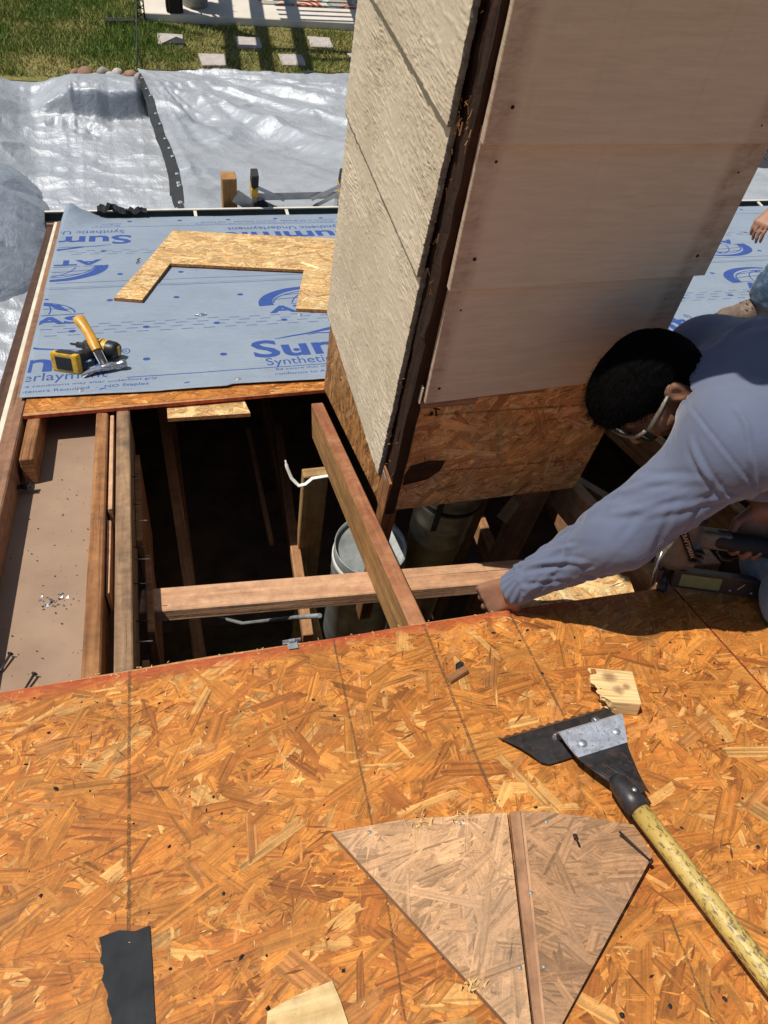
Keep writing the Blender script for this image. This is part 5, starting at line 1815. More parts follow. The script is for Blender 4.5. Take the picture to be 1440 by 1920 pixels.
# ------------------------------------------------------------------ weathered triangle offcuts on the deck
tl = thing('weathered_board_offcut', 'weathered grey brown board triangle left of the slit with nails through it', 'board offcut', 'weathered triangles on the deck', rframe(0.33, 0.55))
osb_sheet('sheet', tl, ROOF, [[(0.163, 0.675), (0.331, 0.345), (0.3550, 0.31), (0.4605, 0.6390), (0.38, 0.652), (0.29, 0.668)][::1]], lambda a, b, n: (a, b, 0.0135 + n), 0.0115, PAL_GREY, M['osb_grey'], M['rafter_grey'], 71, ang=(25, 30), Lm=0.09, Wm=0.026, hmax=0.0002, spread=0.20)
tr2 = thing('weathered_board_offcut', 'weathered grey board triangle under the shovel shaft, tilted on standing nails', 'board offcut', 'weathered triangles on the deck', rframe(0.52, 0.5))
tilt = lambda a, b, n: (a, b, 0.0135 + n + 0.075 * ((a - 0.377) * 0.945 - (b - 0.325) * 0.327))
osb_sheet('sheet', tr2, ROOF, [[(0.484, 0.634), (0.377, 0.325), (0.39, 0.315), (0.654, 0.500), (0.653, 0.556), (0.58, 0.595), (0.525, 0.620)]], tilt, 0.0115, [((c[0] * 0.66, c[1] * 0.62, c[2] * 0.60), w) for c, w in PAL_GREY], M['osb_grey'], M['rafter_grey'], 72, ang=(-20, 30), Lm=0.10, Wm=0.034, hmax=0.0002, spread=0.18)
g = G(); V = [(0.4655, 0.637, 0.013), (0.483, 0.634, 0.0145), (0.3765, 0.325, 0.0145), (0.364, 0.325, 0.013), (0.4655, 0.637, 0.002), (0.483, 0.634, 0.002), (0.3765, 0.325, 0.002), (0.364, 0.325, 0.002)]
g.add(V, [(3, 2, 1, 0), (0, 1, 5, 4), (2, 3, 7, 6), (3, 0, 4, 7)], [[(0.0, 0), (0.0, .015), (.33, .015), (.33, 0)]] * 4)
mk('bevelled_edge', g, M['bevel'], tr2, ROOF)
g = G(); V = [(0.4825, 0.629, 0.0152), (0.4875, 0.629, 0.0152), (0.3815, 0.33, 0.0152), (0.3775, 0.33, 0.0152)]
g.add(V, [(3, 2, 1, 0)], [[(0, 0), (0, .01), (.3, .01), (.3, 0)]]); mk('bare_strip', g, M['fir'], tr2, ROOF)
for u, v in ((0.223, 0.660), (0.374, 0.638), (0.378, 0.405)):
    g = G(); g.ellipsoid((u, v, 0.0145), (0.0034, 0.0034, 0.0014), None, 12, 6); mk('nail', g, M['galv'], tl, ROOF)
for u, v in ((0.517, 0.603), (0.412, 0.397), (0.44, 0.50)):
    z = tilt(u, v, 0)[2]
    g = G(); g.ellipsoid((u, v, z + 0.001), (0.0034, 0.0034, 0.0014), None, 12, 6); mk('nail', g, M['galv'], tr2, ROOF)
for (u, v), (du, dv, dn), hd_ in (((0.549, 0.546), (-0.004, 0.014, 0.012), 1), ((0.645, 0.492), (-0.030, 0.052, 0.014), 0)):
    z = tilt(u, v, 0)[2]
    p0 = Vector((u, v, z)); p1 = p0 + Vector((du, dv, dn))
    g = G(); g.tube([p0, p1], 0.0019, 8); g.ellipsoid(p1 if hd_ else p0, (0.0045, 0.0045, 0.0015), None, 10, 5); mk('nail', g, M['iron'], tr2, ROOF)
g = G()
for k in range(40):
    u, v = (0.315, 0.655) if k < 14 else ((0.385, 0.648) if k < 26 else (0.305, 0.40))
    u += random.gauss(0, 0.010); v += random.gauss(0, 0.006)
    a = random.uniform(0, 6.28); L_ = random.uniform(0.005, 0.016); w = random.uniform(0.001, 0.003)
    ca, sa = math.cos(a), math.sin(a)
    g.add([(u - sa * w, v + ca * w, 0.0145), (u + sa * w, v - ca * w, 0.0145), (u + ca * L_, v + sa * L_, 0.0145 + random.uniform(0.002, 0.010))], [(0, 1, 2)])
mk('splinter', g, M['splinter'], tl, ROOF, kind='stuff')

# tar paper strip with a torn left edge
pts = [(-0.200, 0.604), (-0.172, 0.607), (-0.150, 0.600), (-0.129, 0.603), (-0.1265, 0.55), (-0.1255, 0.48), (-0.1215, 0.40), (-0.135, 0.415), (-0.138, 0.445), (-0.150, 0.455), (-0.152, 0.470), (-0.166, 0.478), (-0.180, 0.478), (-0.183, 0.500), (-0.1865, 0.51), (-0.187, 0.528), (-0.195, 0.545), (-0.192, 0.558), (-0.197, 0.572), (-0.196, 0.59)]
rp = []
for i in range(len(pts)):
    a, b = pts[i], pts[(i + 1) % len(pts)]
    for t in (0, 0.33, 0.66):
        k = 0.0012 if 6 <= i <= 18 else 0.0004
        rp.append((a[0] + (b[0] - a[0]) * t + random.uniform(-k, k), a[1] + (b[1] - a[1]) * t + random.uniform(-k, k)))
g = G(); g.prism(rp[::-1], 0.0022, 0.0034)
mwm = rframe(-0.16, 0.51)
o = mk('felt_strip', g, M['felt'], None, ROOF, 0, mwm); tag(o, 'torn black felt strip stuck on the orange deck', 'felt strip')
# pale peeled veneer at the bottom of the picture
g = G(); g.prism([(0.022, 0.446), (0.06, 0.455), (0.115, 0.461), (0.1205, 0.435), (0.126, 0.39), (0.12, 0.33), (0.015, 0.36), (0.012, 0.41)][::-1], 0.0022, 0.0042)
o = mk('veneer_piece', g, M['fir_pale'], None, ROOF, 0, rframe(0.07, 0.41)); tag(o, 'pale yellow veneer piece lying on the deck near the camera', 'veneer')
# bark-edged chip
ck = thing('wood_chip', 'small wood chip with black felt stuck to it below the rafter end', 'wood chip', None, rframe(0.492, 0.957, 0, 0.35))
F_ = rframe(0.492, 0.957, 0, 0.35)
g = G(); g.add([(-0.027, -0.010, 0.001), (0.026, -0.008, 0.001), (0.024, 0.008, 0.001), (-0.024, 0.010, 0.001), (-0.025, -0.008, 0.010), (0.022, -0.006, 0.013), (0.026, 0.010, 0.011), (-0.022, 0.009, 0.008)], [(0, 3, 2, 1), (4, 5, 6, 7), (0, 1, 5, 4), (1, 2, 6, 5), (2, 3, 7, 6), (3, 0, 4, 7)], [[(0, 0), (.05, 0), (.05, .02), (0, .02)]] * 6)
mk('chip', g, M['rafter'], ck, F_, 0.001)
g = G(); g.add([(0.000, 0.008, 0.011), (0.020, 0.011, 0.0125), (0.024, 0.020, 0.016), (0.006, 0.017, 0.019)], [(0, 1, 2, 3)]); mk('felt_flap', g, M['felt'], ck, F_)
for k, (u, v, s_) in enumerate(((0.508, 0.985, 0.008), (0.285, 0.452, 0.009))):
    g = G(); g.prism([(-1.0 * s_, -.4 * s_), (.6 * s_, -.7 * s_), (1.0 * s_, .5 * s_), (-.3 * s_, .8 * s_)], 0.0022, 0.005)
    o = mk('felt_crumb', g, M['felt'], None, rframe(u, v), 0, rframe(u, v)); tag(o, ['black felt crumb beside the small wood chip', 'black felt crumb at the left edge of the weathered triangle'][k], 'felt crumb')

# ------------------------------------------------------------------ chewed block of two by four
s = SDF((-0.075, -0.075, -0.002), (0.075, 0.075, 0.05), 0.0016)
ang = math.atan2(0.806 - 0.892, 0.829 - 0.811)
ex_ = np.array([0.82, -0.57, 0]); ex_ /= np.linalg.norm(ex_); ey_ = np.array([-ex_[1], ex_[0], 0])
R_ = np.stack([ex_, ey_, np.array([0, 0, 1.0])])
s.rbox((0, 0, 0.018), (0.046, 0.043, 0.0185), None, 0.002)
nz = fbm(s.X * 45, s.Y * 45, s.Z * 70, 4, seed=301).astype(np.float32)
lx = s.X
bite = (0.020 + 0.042 * nz + lx * 0.9 + 0.010 * np.sin(s.Y * 160))
s.d = np.maximum(s.d, -(np.minimum(bite, 1) + 0.012 - (0.036 - s.Z) * 1.0))
P, q = s.mesh(); P = relax(P, q, 1)
def block_mat():
    m = MB('split_fir', 0.75, 0, 0.25)
    o = m.coord('Object')
    g_ = m.noise(m.coord('Object', (10, 220, 90)), 1.0, 4, 0.6, 0.4)
    c = m.ramp(g_, [(0.35, (0.50, 0.31, 0.12)), (0.6, (0.74, 0.53, 0.25))])
    for kx, ky, kr in ((-0.006, 0.020, 0.017), (0.006, -0.012, 0.014), (0.024, -0.002, 0.009)):
        vd = m.n('ShaderNodeVectorMath'); vd.operation = 'DISTANCE'
        m.t.links.new(o, vd.inputs[0]); vd.inputs[1].default_value = (kx, ky, 0.036)
        dd = m.math('ADD', vd.outputs['Value'], m.math('MULTIPLY', m.math('SUBTRACT', m.noise(o, 90, 3, 0.6), 0.5), 0.012))
        c = m.mix(m.ramp(dd, [(kr * 0.35, 0.75), (kr * 1.1, 0.0)]), c, (0.20, 0.09, 0.045))
    m.base(c); m.bump(g_, 0.5, 0.002)
    return m.m
bF = rframe(0.776, 0.832, 0.0005, math.atan2(-0.086, 0.018) + math.pi / 2 - 0.55)
o = raw('wood_block', P, q, block_mat(), None, bF, True, None, None, bF); tag(o, 'short pale wood block with knots and a split end beside the shovel blade', 'wood block')
em = o.modifiers.new('edge', 'WEIGHTED_NORMAL') if False else None

# ------------------------------------------------------------------ impact driver and hammer on the underlayment
dr = thing('impact_driver', 'yellow and black cordless impact driver lying on its side', 'drill', None, rframe(-0.25, 2.63, 0.008))
Rr, Nn, Bt = Vector((-0.184, 2.668, 0.043)), Vector((-0.322, 2.742, 0.045)), Vector((-0.340, 2.592, 0.044))
ax = (Nn - Rr).normalized()
Mid = Rr + (Nn - Rr) * 0.36
gdir = (Bt - Mid).normalized()
upv = ax.cross(gdir).normalized()
g = G(); g.lathe([(0, -0.012), (0.026, -0.010), (0.031, 0.0), (0.033, 0.02), (0.033, 0.028)], Rr, ax, 22); mk('rear_cap', g, M['plastic_black'], dr, ROOF)
g = G(); g.lathe([(0.033, 0.028), (0.034, 0.034), (0.034, 0.075), (0.031, 0.085)], Rr, ax, 22); mk('housing', g, M['plastic_yellow'], dr, ROOF)
g = G(); g.lathe([(0.031, 0.085), (0.029, 0.095), (0.022, 0.118), (0.014, 0.125), (0.012, 0.130)], Rr, ax, 22); mk('gear_case', g, M['black_metal'], dr, ROOF)
g = G(); g.lathe([(0.011, 0.128), (0.011, 0.150), (0.007, 0.152), (0.0045, 0.153), (0.0045, 0.172), (0.003, 0.178), (0, 0.178)], Rr, ax, 14); mk('chuck', g, M['black_metal'], dr, ROOF)
g = G(); g.box((-0.017, -0.008, -0.0145), (0.017, 0.008, -0.0105), 0, 0, Matrix.Translation(Rr) @ Matrix((upv, ax.cross(upv), ax)).transposed().to_4x4()); mk('rear_badge', g, M['plastic_yellow'], dr, ROOF, 0.001)
s = SDF((-0.42, 2.48, 0.0), (-0.15, 2.76, 0.11), 0.0032)
gp = [Mid + gdir * t for t in (0.0, 0.04, 0.08, 0.115)]
s.chain([tuple(p) for p in gp], [0.024, 0.0195, 0.018, 0.024], 0.012)
P, q = s.mesh(); P = relax(P, q, 2)
raw('grip', P, q, M['plastic_black'], dr, ROOF)
g = G()
Mb = Matrix((upv, ax, gdir)).transposed().to_4x4()
bc = Mid + gdir * 0.135
Mb.translation = bc
g.box((-0.034, -0.046, -0.014), (0.034, 0.046, 0.008), 0, 0, Mb); batt = mk('battery_foot', g, M['plastic_black'], dr, ROOF, 0.006, None, None, 2)
g = G(); g.box((-0.036, -0.050, 0.0085), (0.036, 0.050, 0.030), 0, 0, Mb); mk('battery', g, M['plastic_yellow'], dr, ROOF, 0.007, None, None, 2)
g = G(); g.box((-0.024, -0.030, 0.0302), (0.024, 0.030, 0.0325), 0, 0, Mb); mk('battery_label', g, M['plastic_black'], dr, ROOF, 0.001)
g = G(); g.box((0.0365, -0.03, 0.012), (0.038, 0.03, 0.026), 0, 0, Mb); mk('battery_latch', g, M['plastic_black'], dr, ROOF)
tp_ = Mid + gdir * 0.035 + ax * 0.022
g = G(); g.ellipsoid(tp_, (0.009, 0.009, 0.016), None, 12, 8); mk('trigger', g, M['plastic_black'], dr, ROOF)
for t in (0.045, 0.062):
    g = G(); g.lathe([(0.0345, t), (0.0352, t + 0.002), (0.0352, t + 0.004), (0.0345, t + 0.006)], Rr, ax, 22); mk('housing_stripe', g, M['plastic_black'], dr, ROOF)

hm = thing('hammer', 'steel claw hammer with yellow wooden handle leaning on the drill', 'hammer', None, rframe(-0.22, 2.57, 0.008))
hc = Vector((-0.218, 2.566, 0.026))
hx = Vector((0.965, 0.24, 0.05)).normalized()
hend = Vector((-0.292, 2.768, 0.133))
hdir = (hend - hc).normalized()
hz = hx.cross(hdir).normalized()
g = G()
g.lathe([(0.0, 0.072), (0.0135, 0.071), (0.0150, 0.068), (0.0150, 0.052), (0.0118, 0.048), (0.0118, 0.028), (0.0140, 0.022), (0.0140, 0.0), (0.012, -0.014)], hc, hx, 18)
head = mk('head', g, M['steel'], hm, ROOF)
for sgn in (-1, 1):
    g = G(); rws = []
    for t in np.linspace(0, 1, 9):
        c = hc - hx * (0.010 + 0.075 * t) - hdir * (0.002 + 0.016 * t * t)
        ww = 0.012 * (1 - 0.25 * t); gap = 0.0 + 0.0055 * t
        th = 0.010 * (1 - 0.8 * t) + 0.0015
        rws.append((c + hz * sgn * gap, c + hz * sgn * (gap + ww * 0.8), th))
    V, F = [], []
    for a, b, th in rws: V += [a + hdir * th, b + hdir * th * 0.8, b - hdir * th * 0.8, a - hdir * th]
    for i in range(8):
        for k in range(4): F.append((i * 4 + k, i * 4 + (k + 1) % 4, i * 4 + 4 + (k + 1) % 4, i * 4 + 4 + k))
    F += [(3, 2, 1, 0), (32, 33, 34, 35)]
    g.add(V, F); mk('claw', g, M['steel'], head, ROOF)
Lh = (hend - hc).length


def oval(g, stations, base, d, a, b, n=16):
    V, F = [], []
    for t, ra, rb, off in stations:
        for k in range(n):
            th = 2 * math.pi * k / n
            V.append(base + d * t + a * (ra * math.cos(th) + off) + b * (rb * math.sin(th)))
    for i in range(len(stations) - 1):
        for k in range(n):
            j = (k + 1) % n
            F.append((i * n + k, i * n + j, (i + 1) * n + j, (i + 1) * n + k))
    U = [[(stations[f[0] // n][0], 0.02 * (f[0] % n) / n), (stations[f[0] // n][0], 0.02 * ((f[0] % n) + 1) / n), (stations[f[2] // n][0], 0.02 * ((f[0] % n) + 1) / n), (stations[f[2] // n][0], 0.02 * (f[0] % n) / n)] for f in F]
    g.add(V, F, U, None, 0, True)
    b0 = len(g.v) - len(V); m_ = len(stations) - 1
    g.f.append([b0 + m_ * n + k for k in range(n)]); g.uv.append([(0, 0)] * n); g.c.append((1, 1, 1)); g.mi.append(0); g.sm.append(True)


hx2 = (hx - hdir * hx.dot(hdir)).normalized(); hz2 = hx2.cross(hdir).normalized()
g = G(); oval(g, [(-0.012, 0.012, 0.008, 0), (0.0, 0.013, 0.0095, 0), (0.02, 0.012, 0.009, 0), (0.088, 0.0135, 0.0095, 0)], hc, hdir, hx2, hz2); mk('neck', g, M['black_metal'], hm, ROOF)
for sg in (-1, 1):
    g = G(); g.bar(hc + hdir * 0.02 + hx2 * 0.0125 * sg + hz2 * -0.004, hc + hdir * 0.080 + hx2 * 0.0135 * sg + hz2 * -0.004, 0.003, 0.008, hz2); mk('neck_rib', g, M['bright'], hm, ROOF)
g = G(); oval(g, [(0.080, 0.0155, 0.0115, 0), (0.090, 0.0170, 0.0130, 0), (0.12, 0.0190, 0.0145, 0.001), (0.16, 0.0180, 0.0135, 0.002), (0.19, 0.0180, 0.0135, 0.0), (Lh - 0.028, 0.0205, 0.0150, -0.003), (Lh - 0.012, 0.0225, 0.0160, -0.005), (Lh, 0.0205, 0.0150, -0.005), (Lh + 0.007, 0.013, 0.009, -0.004)], hc, hdir, hx2, hz2)
hh = mk('handle', g, M['hickory'], hm, ROOF)
g = G(); g.ellipsoid(hc + hdir * (Lh - 0.01) - hx2 * 0.003 + hz2 * -0.0143, (0.003, 0.003, 0.0015), None, 10, 6); mk('hang_hole', g, M['plastic_black'], hh, ROOF)

# debris on the underlayment
for k, (u, v, pts, lb) in enumerate(((-0.10, 3.80, [(0, 0), (0.012, 0.03), (0.005, 0.055), (0.02, 0.07)], 'small curled brown twig above the u shaped cutoff'), (0.12, 3.06, [(0, 0), (0.03, 0.012), (0.05, 0.006), (0.03, -0.006), (0.01, -0.004)], 'bent grey staple loop in the middle of the underlayment'))):
    z = 0.011
    g = G(); g.tube([(u + a, v + b, z + 0.003 * (i % 2)) for i, (a, b) in enumerate(pts)], 0.0022, 6)
    o = mk('twig' if k == 0 else 'bent_staple', g, M['rotten'] if k == 0 else M['steel'], None, ROOF, 0, rframe(u, v)); tag(o, lb, 'twig' if k == 0 else 'staple')
# black scraps at the eave
g = G()
random.seed(5)
def crumple(c, r_, n=26, fr=ROOF, name='felt_scrap', lb='', sd=1):
    r = random.Random(sd); g = G()
    nu = 9
    V = []
    for i in range(nu):
        for j in range(nu):
            a, b = i / (nu - 1) - 0.5, j / (nu - 1) - 0.5
            V.append((c[0] + a * r_ * 2.2, c[1] + b * r_ * 1.1 + r.uniform(-.2, .2) * r_ * 0.3, c[2] + (abs(math.sin(a * 5 + sd + b * 3)) * 0.9 + 0.5 * abs(math.sin(a * 2.3 + sd * 2))) * r_ * (0.35 + 0.65 * r.random()) * (1 - 1.2 * abs(a))))
    g.add(V, [(i * nu + j, (i + 1) * nu + j, (i + 1) * nu + j + 1, i * nu + j + 1) for i in range(nu - 1) for j in range(nu - 1)])
    o = mk(name, g, M['felt'], None, fr, 0, fr @ T(*c)); tag(o, lb, 'felt scrap')
    return o
crumple((-0.215, 4.71, 0.022), 0.075, fr=ROOF, lb='crumpled black felt scrap standing on the gutter at the eave', sd=3)
crumple((-0.085, 4.70, 0.020), 0.055, fr=ROOF, lb='smaller black felt scrap beside the crumpled one on the gutter', sd=8)
# soffit debris
for k, (u, v, L_, a, lb) in enumerate(((-0.425, 1.30, 0.05, 1.2, 'black roofing nail at the left shadow edge of the tan board'), (-0.372, 1.225, 0.055, 1.15, 'black roofing nail lying on the tan board near the deck edge'))):
    g = G(); ca, sa = math.cos(a), math.sin(a)
    p0 = Vector((u - ca * L_ / 2, v - sa * L_ / 2, -0.094)); p1 = Vector((u + ca * L_ / 2, v + sa * L_ / 2, -0.088))
    g.tube([p0, p0 + (p1 - p0) * 0.2, p1], [0.0008, 0.0026, 0.0030], 8); g.lathe([(0, 0), (0.0065, 0), (0.0065, 0.0015), (0, 0.0018)], p1, p1 - p0, 12)
    o = mk('roofing_nail', g, M['black_metal'], None, ROOF, 0, rframe(u, v, -0.09)); tag(o, lb, 'nail')
g = G()
for k in range(40):
    u, v = random.gauss(-0.345, 0.02), random.gauss(1.50, 0.012)
    a = random.uniform(0, 6.28); s_ = random.uniform(0.003, 0.010)
    g.add([(u, v, -0.099), (u + s_ * math.cos(a), v + s_ * math.sin(a), -0.099 + random.uniform(0, .006)), (u + s_ * math.cos(a + 1), v + s_ * math.sin(a + 1), -0.0985)], [(0, 1, 2)])
o = mk('foil_flake_pile', g, M['steel'], None, ROOF, 0, rframe(-0.345, 1.5, -0.1)); tag(o, 'small pile of grey foil flakes on the tan board', 'foil flakes')
g = G()
for k in range(150):
    u, v = random.uniform(-0.46, -0.25), random.uniform(1.15, 2.3)
    a = random.uniform(0, 6.28); s_ = random.choice((0.0015, 0.002, 0.003, 0.005)); z = -0.0985
    g.add([(u, v, z), (u + s_ * math.cos(a), v + s_ * math.sin(a), z), (u + s_ * math.cos(a + 1.3), v + s_ * math.sin(a + 1.3), z + 0.002)], [(0, 1, 2)])
mk('sawdust_speck', g, M['speck'], house, ROOF, kind='stuff')
crumple((-0.445, 2.00, -0.085), 0.022, fr=ROOF, lb='black felt crumb below the sawn rafter tail end', sd=11)

# ------------------------------------------------------------------ ladder, post, right-hand background
ld = thing('ladder', 'aluminium ladder with yellow and black top caps leaning at the eave', 'ladder', None, T(0.87, 4.5, GROUND))
tilt_ = 0.26
def LP(x, h, off=0.0):
    """h: height along the rails above the ground"""
    return Vector((x, 4.235 + (2.50 - h) * tilt_ + off, GROUND + h))
for x, nm in ((0.615, 'rail'), (1.16, 'rail')):
    g = G(); g.bar(LP(x, 0.0), LP(x, 2.36), 0.035, 0.075, (0, 1, 0.26)); mk(nm, g, M['alu'], ld)
    g = G(); g.bar(LP(x, 2.365), LP(x, 2.43), 0.040, 0.082, (0, 1, 0.26)); mk('rail_cap', g, M['plastic_yellow'], ld, WORLD, 0.004)
    g = G(); g.bar(LP(x, 2.432), LP(x, 2.52), 0.042, 0.070, (0, 1, 0.26)); mk('rubber_tip', g, M['rubber'], ld, WORLD, 0.005)
for h in (0.3, 0.6, 0.9, 1.2, 1.5, 1.8, 2.1):
    g = G(); g.bar(LP(0.62, h), LP(1.155, h), 0.03, 0.03, (0, 1, 0.26)); mk('rung', g, M['alu'], ld)
g = G(); g.bar(LP(0.62, 2.335), LP(1.16, 2.345), 0.012, 0.042, (0, 0.3, 1)); mk('top_rung', g, M['alu'], ld)
for a, b in (((0.625, 2.43), (0.80, 2.33)), ((0.64, 2.33), (0.80, 2.24)), ((1.15, 2.44), (0.97, 2.33)), ((1.15, 2.38), (0.99, 2.27))):
    g = G(); g.bar(LP(*a, -0.03), LP(*b, -0.03), 0.006, 0.022, (0, 0.3, 1)); mk('brace', g, M['alu'], ld)
g = G(); g.ellipsoid(LP(0.655, 2.285, -0.04), (0.05, 0.03, 0.045), None, 12, 8); mk('hinge', g, M['rubber'], ld)
g = G(); g.bar((0.50, 4.26, -2.545), (0.63, 4.245, -2.625), 0.012, 0.075, (0, 0.3, 1)); mk('side_plate', g, M['alu'], ld, WORLD, 0.002)
pw = thing('wooden_post', 'square wooden post end standing just outside the gutter', 'post', None, T(0.468, 4.30, GROUND))
g = G(); g.box((0.425, 4.255, GROUND), (0.512, 4.342, -2.435), 2); mk('timber', g, M['lvl'], pw, WORLD, 0.004)

# shingle scraps and sheeting beyond the right eave
wt = thing('white_sheet', 'white plastic sheet spread on the ground beyond the right eave', 'plastic sheet', None, T(9.0, 9.0, GROUND))
xs_ = np.linspace(6.6, 12, 60); ys_ = np.linspace(6.6, 10.3, 50)
Xg, Yg = np.meshgrid(xs_, ys_, indexing='ij')
Zg = GROUND + 0.06 + 0.05 * ridge(Xg * 0.9, Yg * 1.1, oct=4, seed=401)
raw('sheet', np.stack([Xg, Yg, Zg], -1).reshape(-1, 3), gridf(60, 50), m_plain('white_plastic', (0.70, 0.72, 0.74), 0.5, 0, 0.06), wt)
for k, (x, y, a, sx, sy, lb) in enumerate(((8.25, 8.35, 0.25, 1.5, 0.55, 'large dark shingle slab beyond the right eave'), (8.6, 9.05, 0.12, 1.3, 0.45, 'dark shingle slab farther out, partly under the white sheet fold'), (7.9, 7.75, -0.3, 0.9, 0.4, 'dark shingle slab nearest the right gutter'))):
    mwm = T(x, y, GROUND + 0.20 + 0.03 * k) @ Matrix.Rotation(a, 4, 'Z') @ Matrix.Rotation(0.08, 4, 'X')
    r_ = thing('shingle_slab', lb, 'shingles', 'torn off shingles', mwm)
    for row in range(2):
        for c_ in range(4):
            g = G(); x0 = -sx / 2 + c_ * sx / 4
            g.box((x0 + 0.004, -sy / 2 + row * sy * 0.5, 0.008 * (1 - row)), (x0 + sx / 4 - 0.004, row * sy * 0.5 + 0.03, 0.008 * (1 - row) + 0.007), jit=0.004)
            mk('shingle', g, M['shingle'], r_, mwm)
for k, (x, y, r_) in enumerate(((8.15, 8.9, 0.05), (8.35, 8.75, 0.035), (7.9, 8.5, 0.03))):
    mwm = T(x, y, GROUND + 0.30)
    g = G(); g.lathe([(r_, 0), (r_, 0.004), (0, 0.006)], (0, 0, 0), n=16)
    o = mk('plastic_cap', g, M['white_strap'], None, mwm, 0, mwm); tag(o, ['big round white plastic cap on the dark shingles', 'middle sized white plastic cap on the dark shingles', 'smallest white plastic cap near the shingle edge'][k], 'cap')
g = G(); g.bar((7.55, 8.0, GROUND + 0.16), (8.05, 7.45, GROUND + 0.16), 0.14, 0.05); o = mk('loose_board', g, M['stud'], None, WORLD, 0.004); tag(o, 'pale wooden board lying below the right gutter', 'board')
# ------------------------------------------------------------------ people
def skin_mat(name, a, b):
    m = MB(name, 0.5, 0, 0.4)
    n = m.noise(m.coord('Object'), 22, 5, 0.6)
    c = m.ramp(n, [(0.3, a), (0.7, b)])
    m.base(c)
    m.b.inputs['Subsurface Weight'].default_value = 0.08
    m.b.inputs['Subsurface Radius'].default_value = (0.01, 0.004, 0.002)
    m.bump(m.noise(m.coord('Object'), 260, 3, 0.6), 0.3, 0.0008)
    return m.m


def cloth_mat(name, a, b, weave=900, rough=0.9, wear=None):
    m = MB(name, rough, 0, 0.15)
    n = m.noise(m.coord('Object'), 7, 5, 0.6)
    c = m.ramp(n, [(0.3, a), (0.7, b)])
    if wear:
        d = m.noise(m.coord('Object'), 30, 5, 0.7)
        c = m.mix(m.ramp(d, [(0.5, 0.0), (0.7, 0.6)]), c, wear)
    m.base(c)
    m.b.inputs['Sheen Weight'].default_value = 0.25
    m.b.inputs['Sheen Roughness'].default_value = 0.5
    w = m.noise(m.coord('Object'), weave, 2, 0.6)
    m.bump(m.math('ADD', m.math('MULTIPLY', w, 0.25), m.noise(m.coord('Object'), 45, 4, 0.6)), 0.35, 0.003)
    return m.m


M['skin'] = skin_mat('skin', (0.25, 0.115, 0.065), (0.34, 0.17, 0.10))
M['shirt'] = cloth_mat('shirt_cloth', (0.103, 0.121, 0.180), (0.127, 0.147, 0.211))
M['jeans'] = cloth_mat('denim', (0.09, 0.15, 0.23), (0.17, 0.25, 0.35), 700, 0.9, (0.33, 0.40, 0.46))
M['jeans_dark'] = cloth_mat('worn_denim', (0.020, 0.040, 0.068), (0.045, 0.080, 0.125), 700, 0.9, (0.12, 0.165, 0.21))
M['hair'] = m_plain('black_hair', (0.0026, 0.0023, 0.0022), 0.85, 0, 0.3, 30, 0.5, 180, 0.03, None, 0.002)
M['boot'] = m_plain('boot_leather', (0.15, 0.105, 0.075), 0.8, 0, 0.3, 20, 0.4, 90, 0.3, (0.26, 0.20, 0.15))
M['frame_grey'] = m_plain('glasses_frame', (0.16, 0.14, 0.11), 0.35, 0, 0.2, 40)
M['glass'] = MB('dark_lens', 0.08, 0, 0.5).m
M['glass'].node_tree.nodes['Principled BSDF'].inputs['Base Color'].default_value = (0.02, 0.02, 0.02, 1)
M['thread'] = m_plain('shirt_seam', (0.13, 0.16, 0.27), 0.9, 0, 0.1)


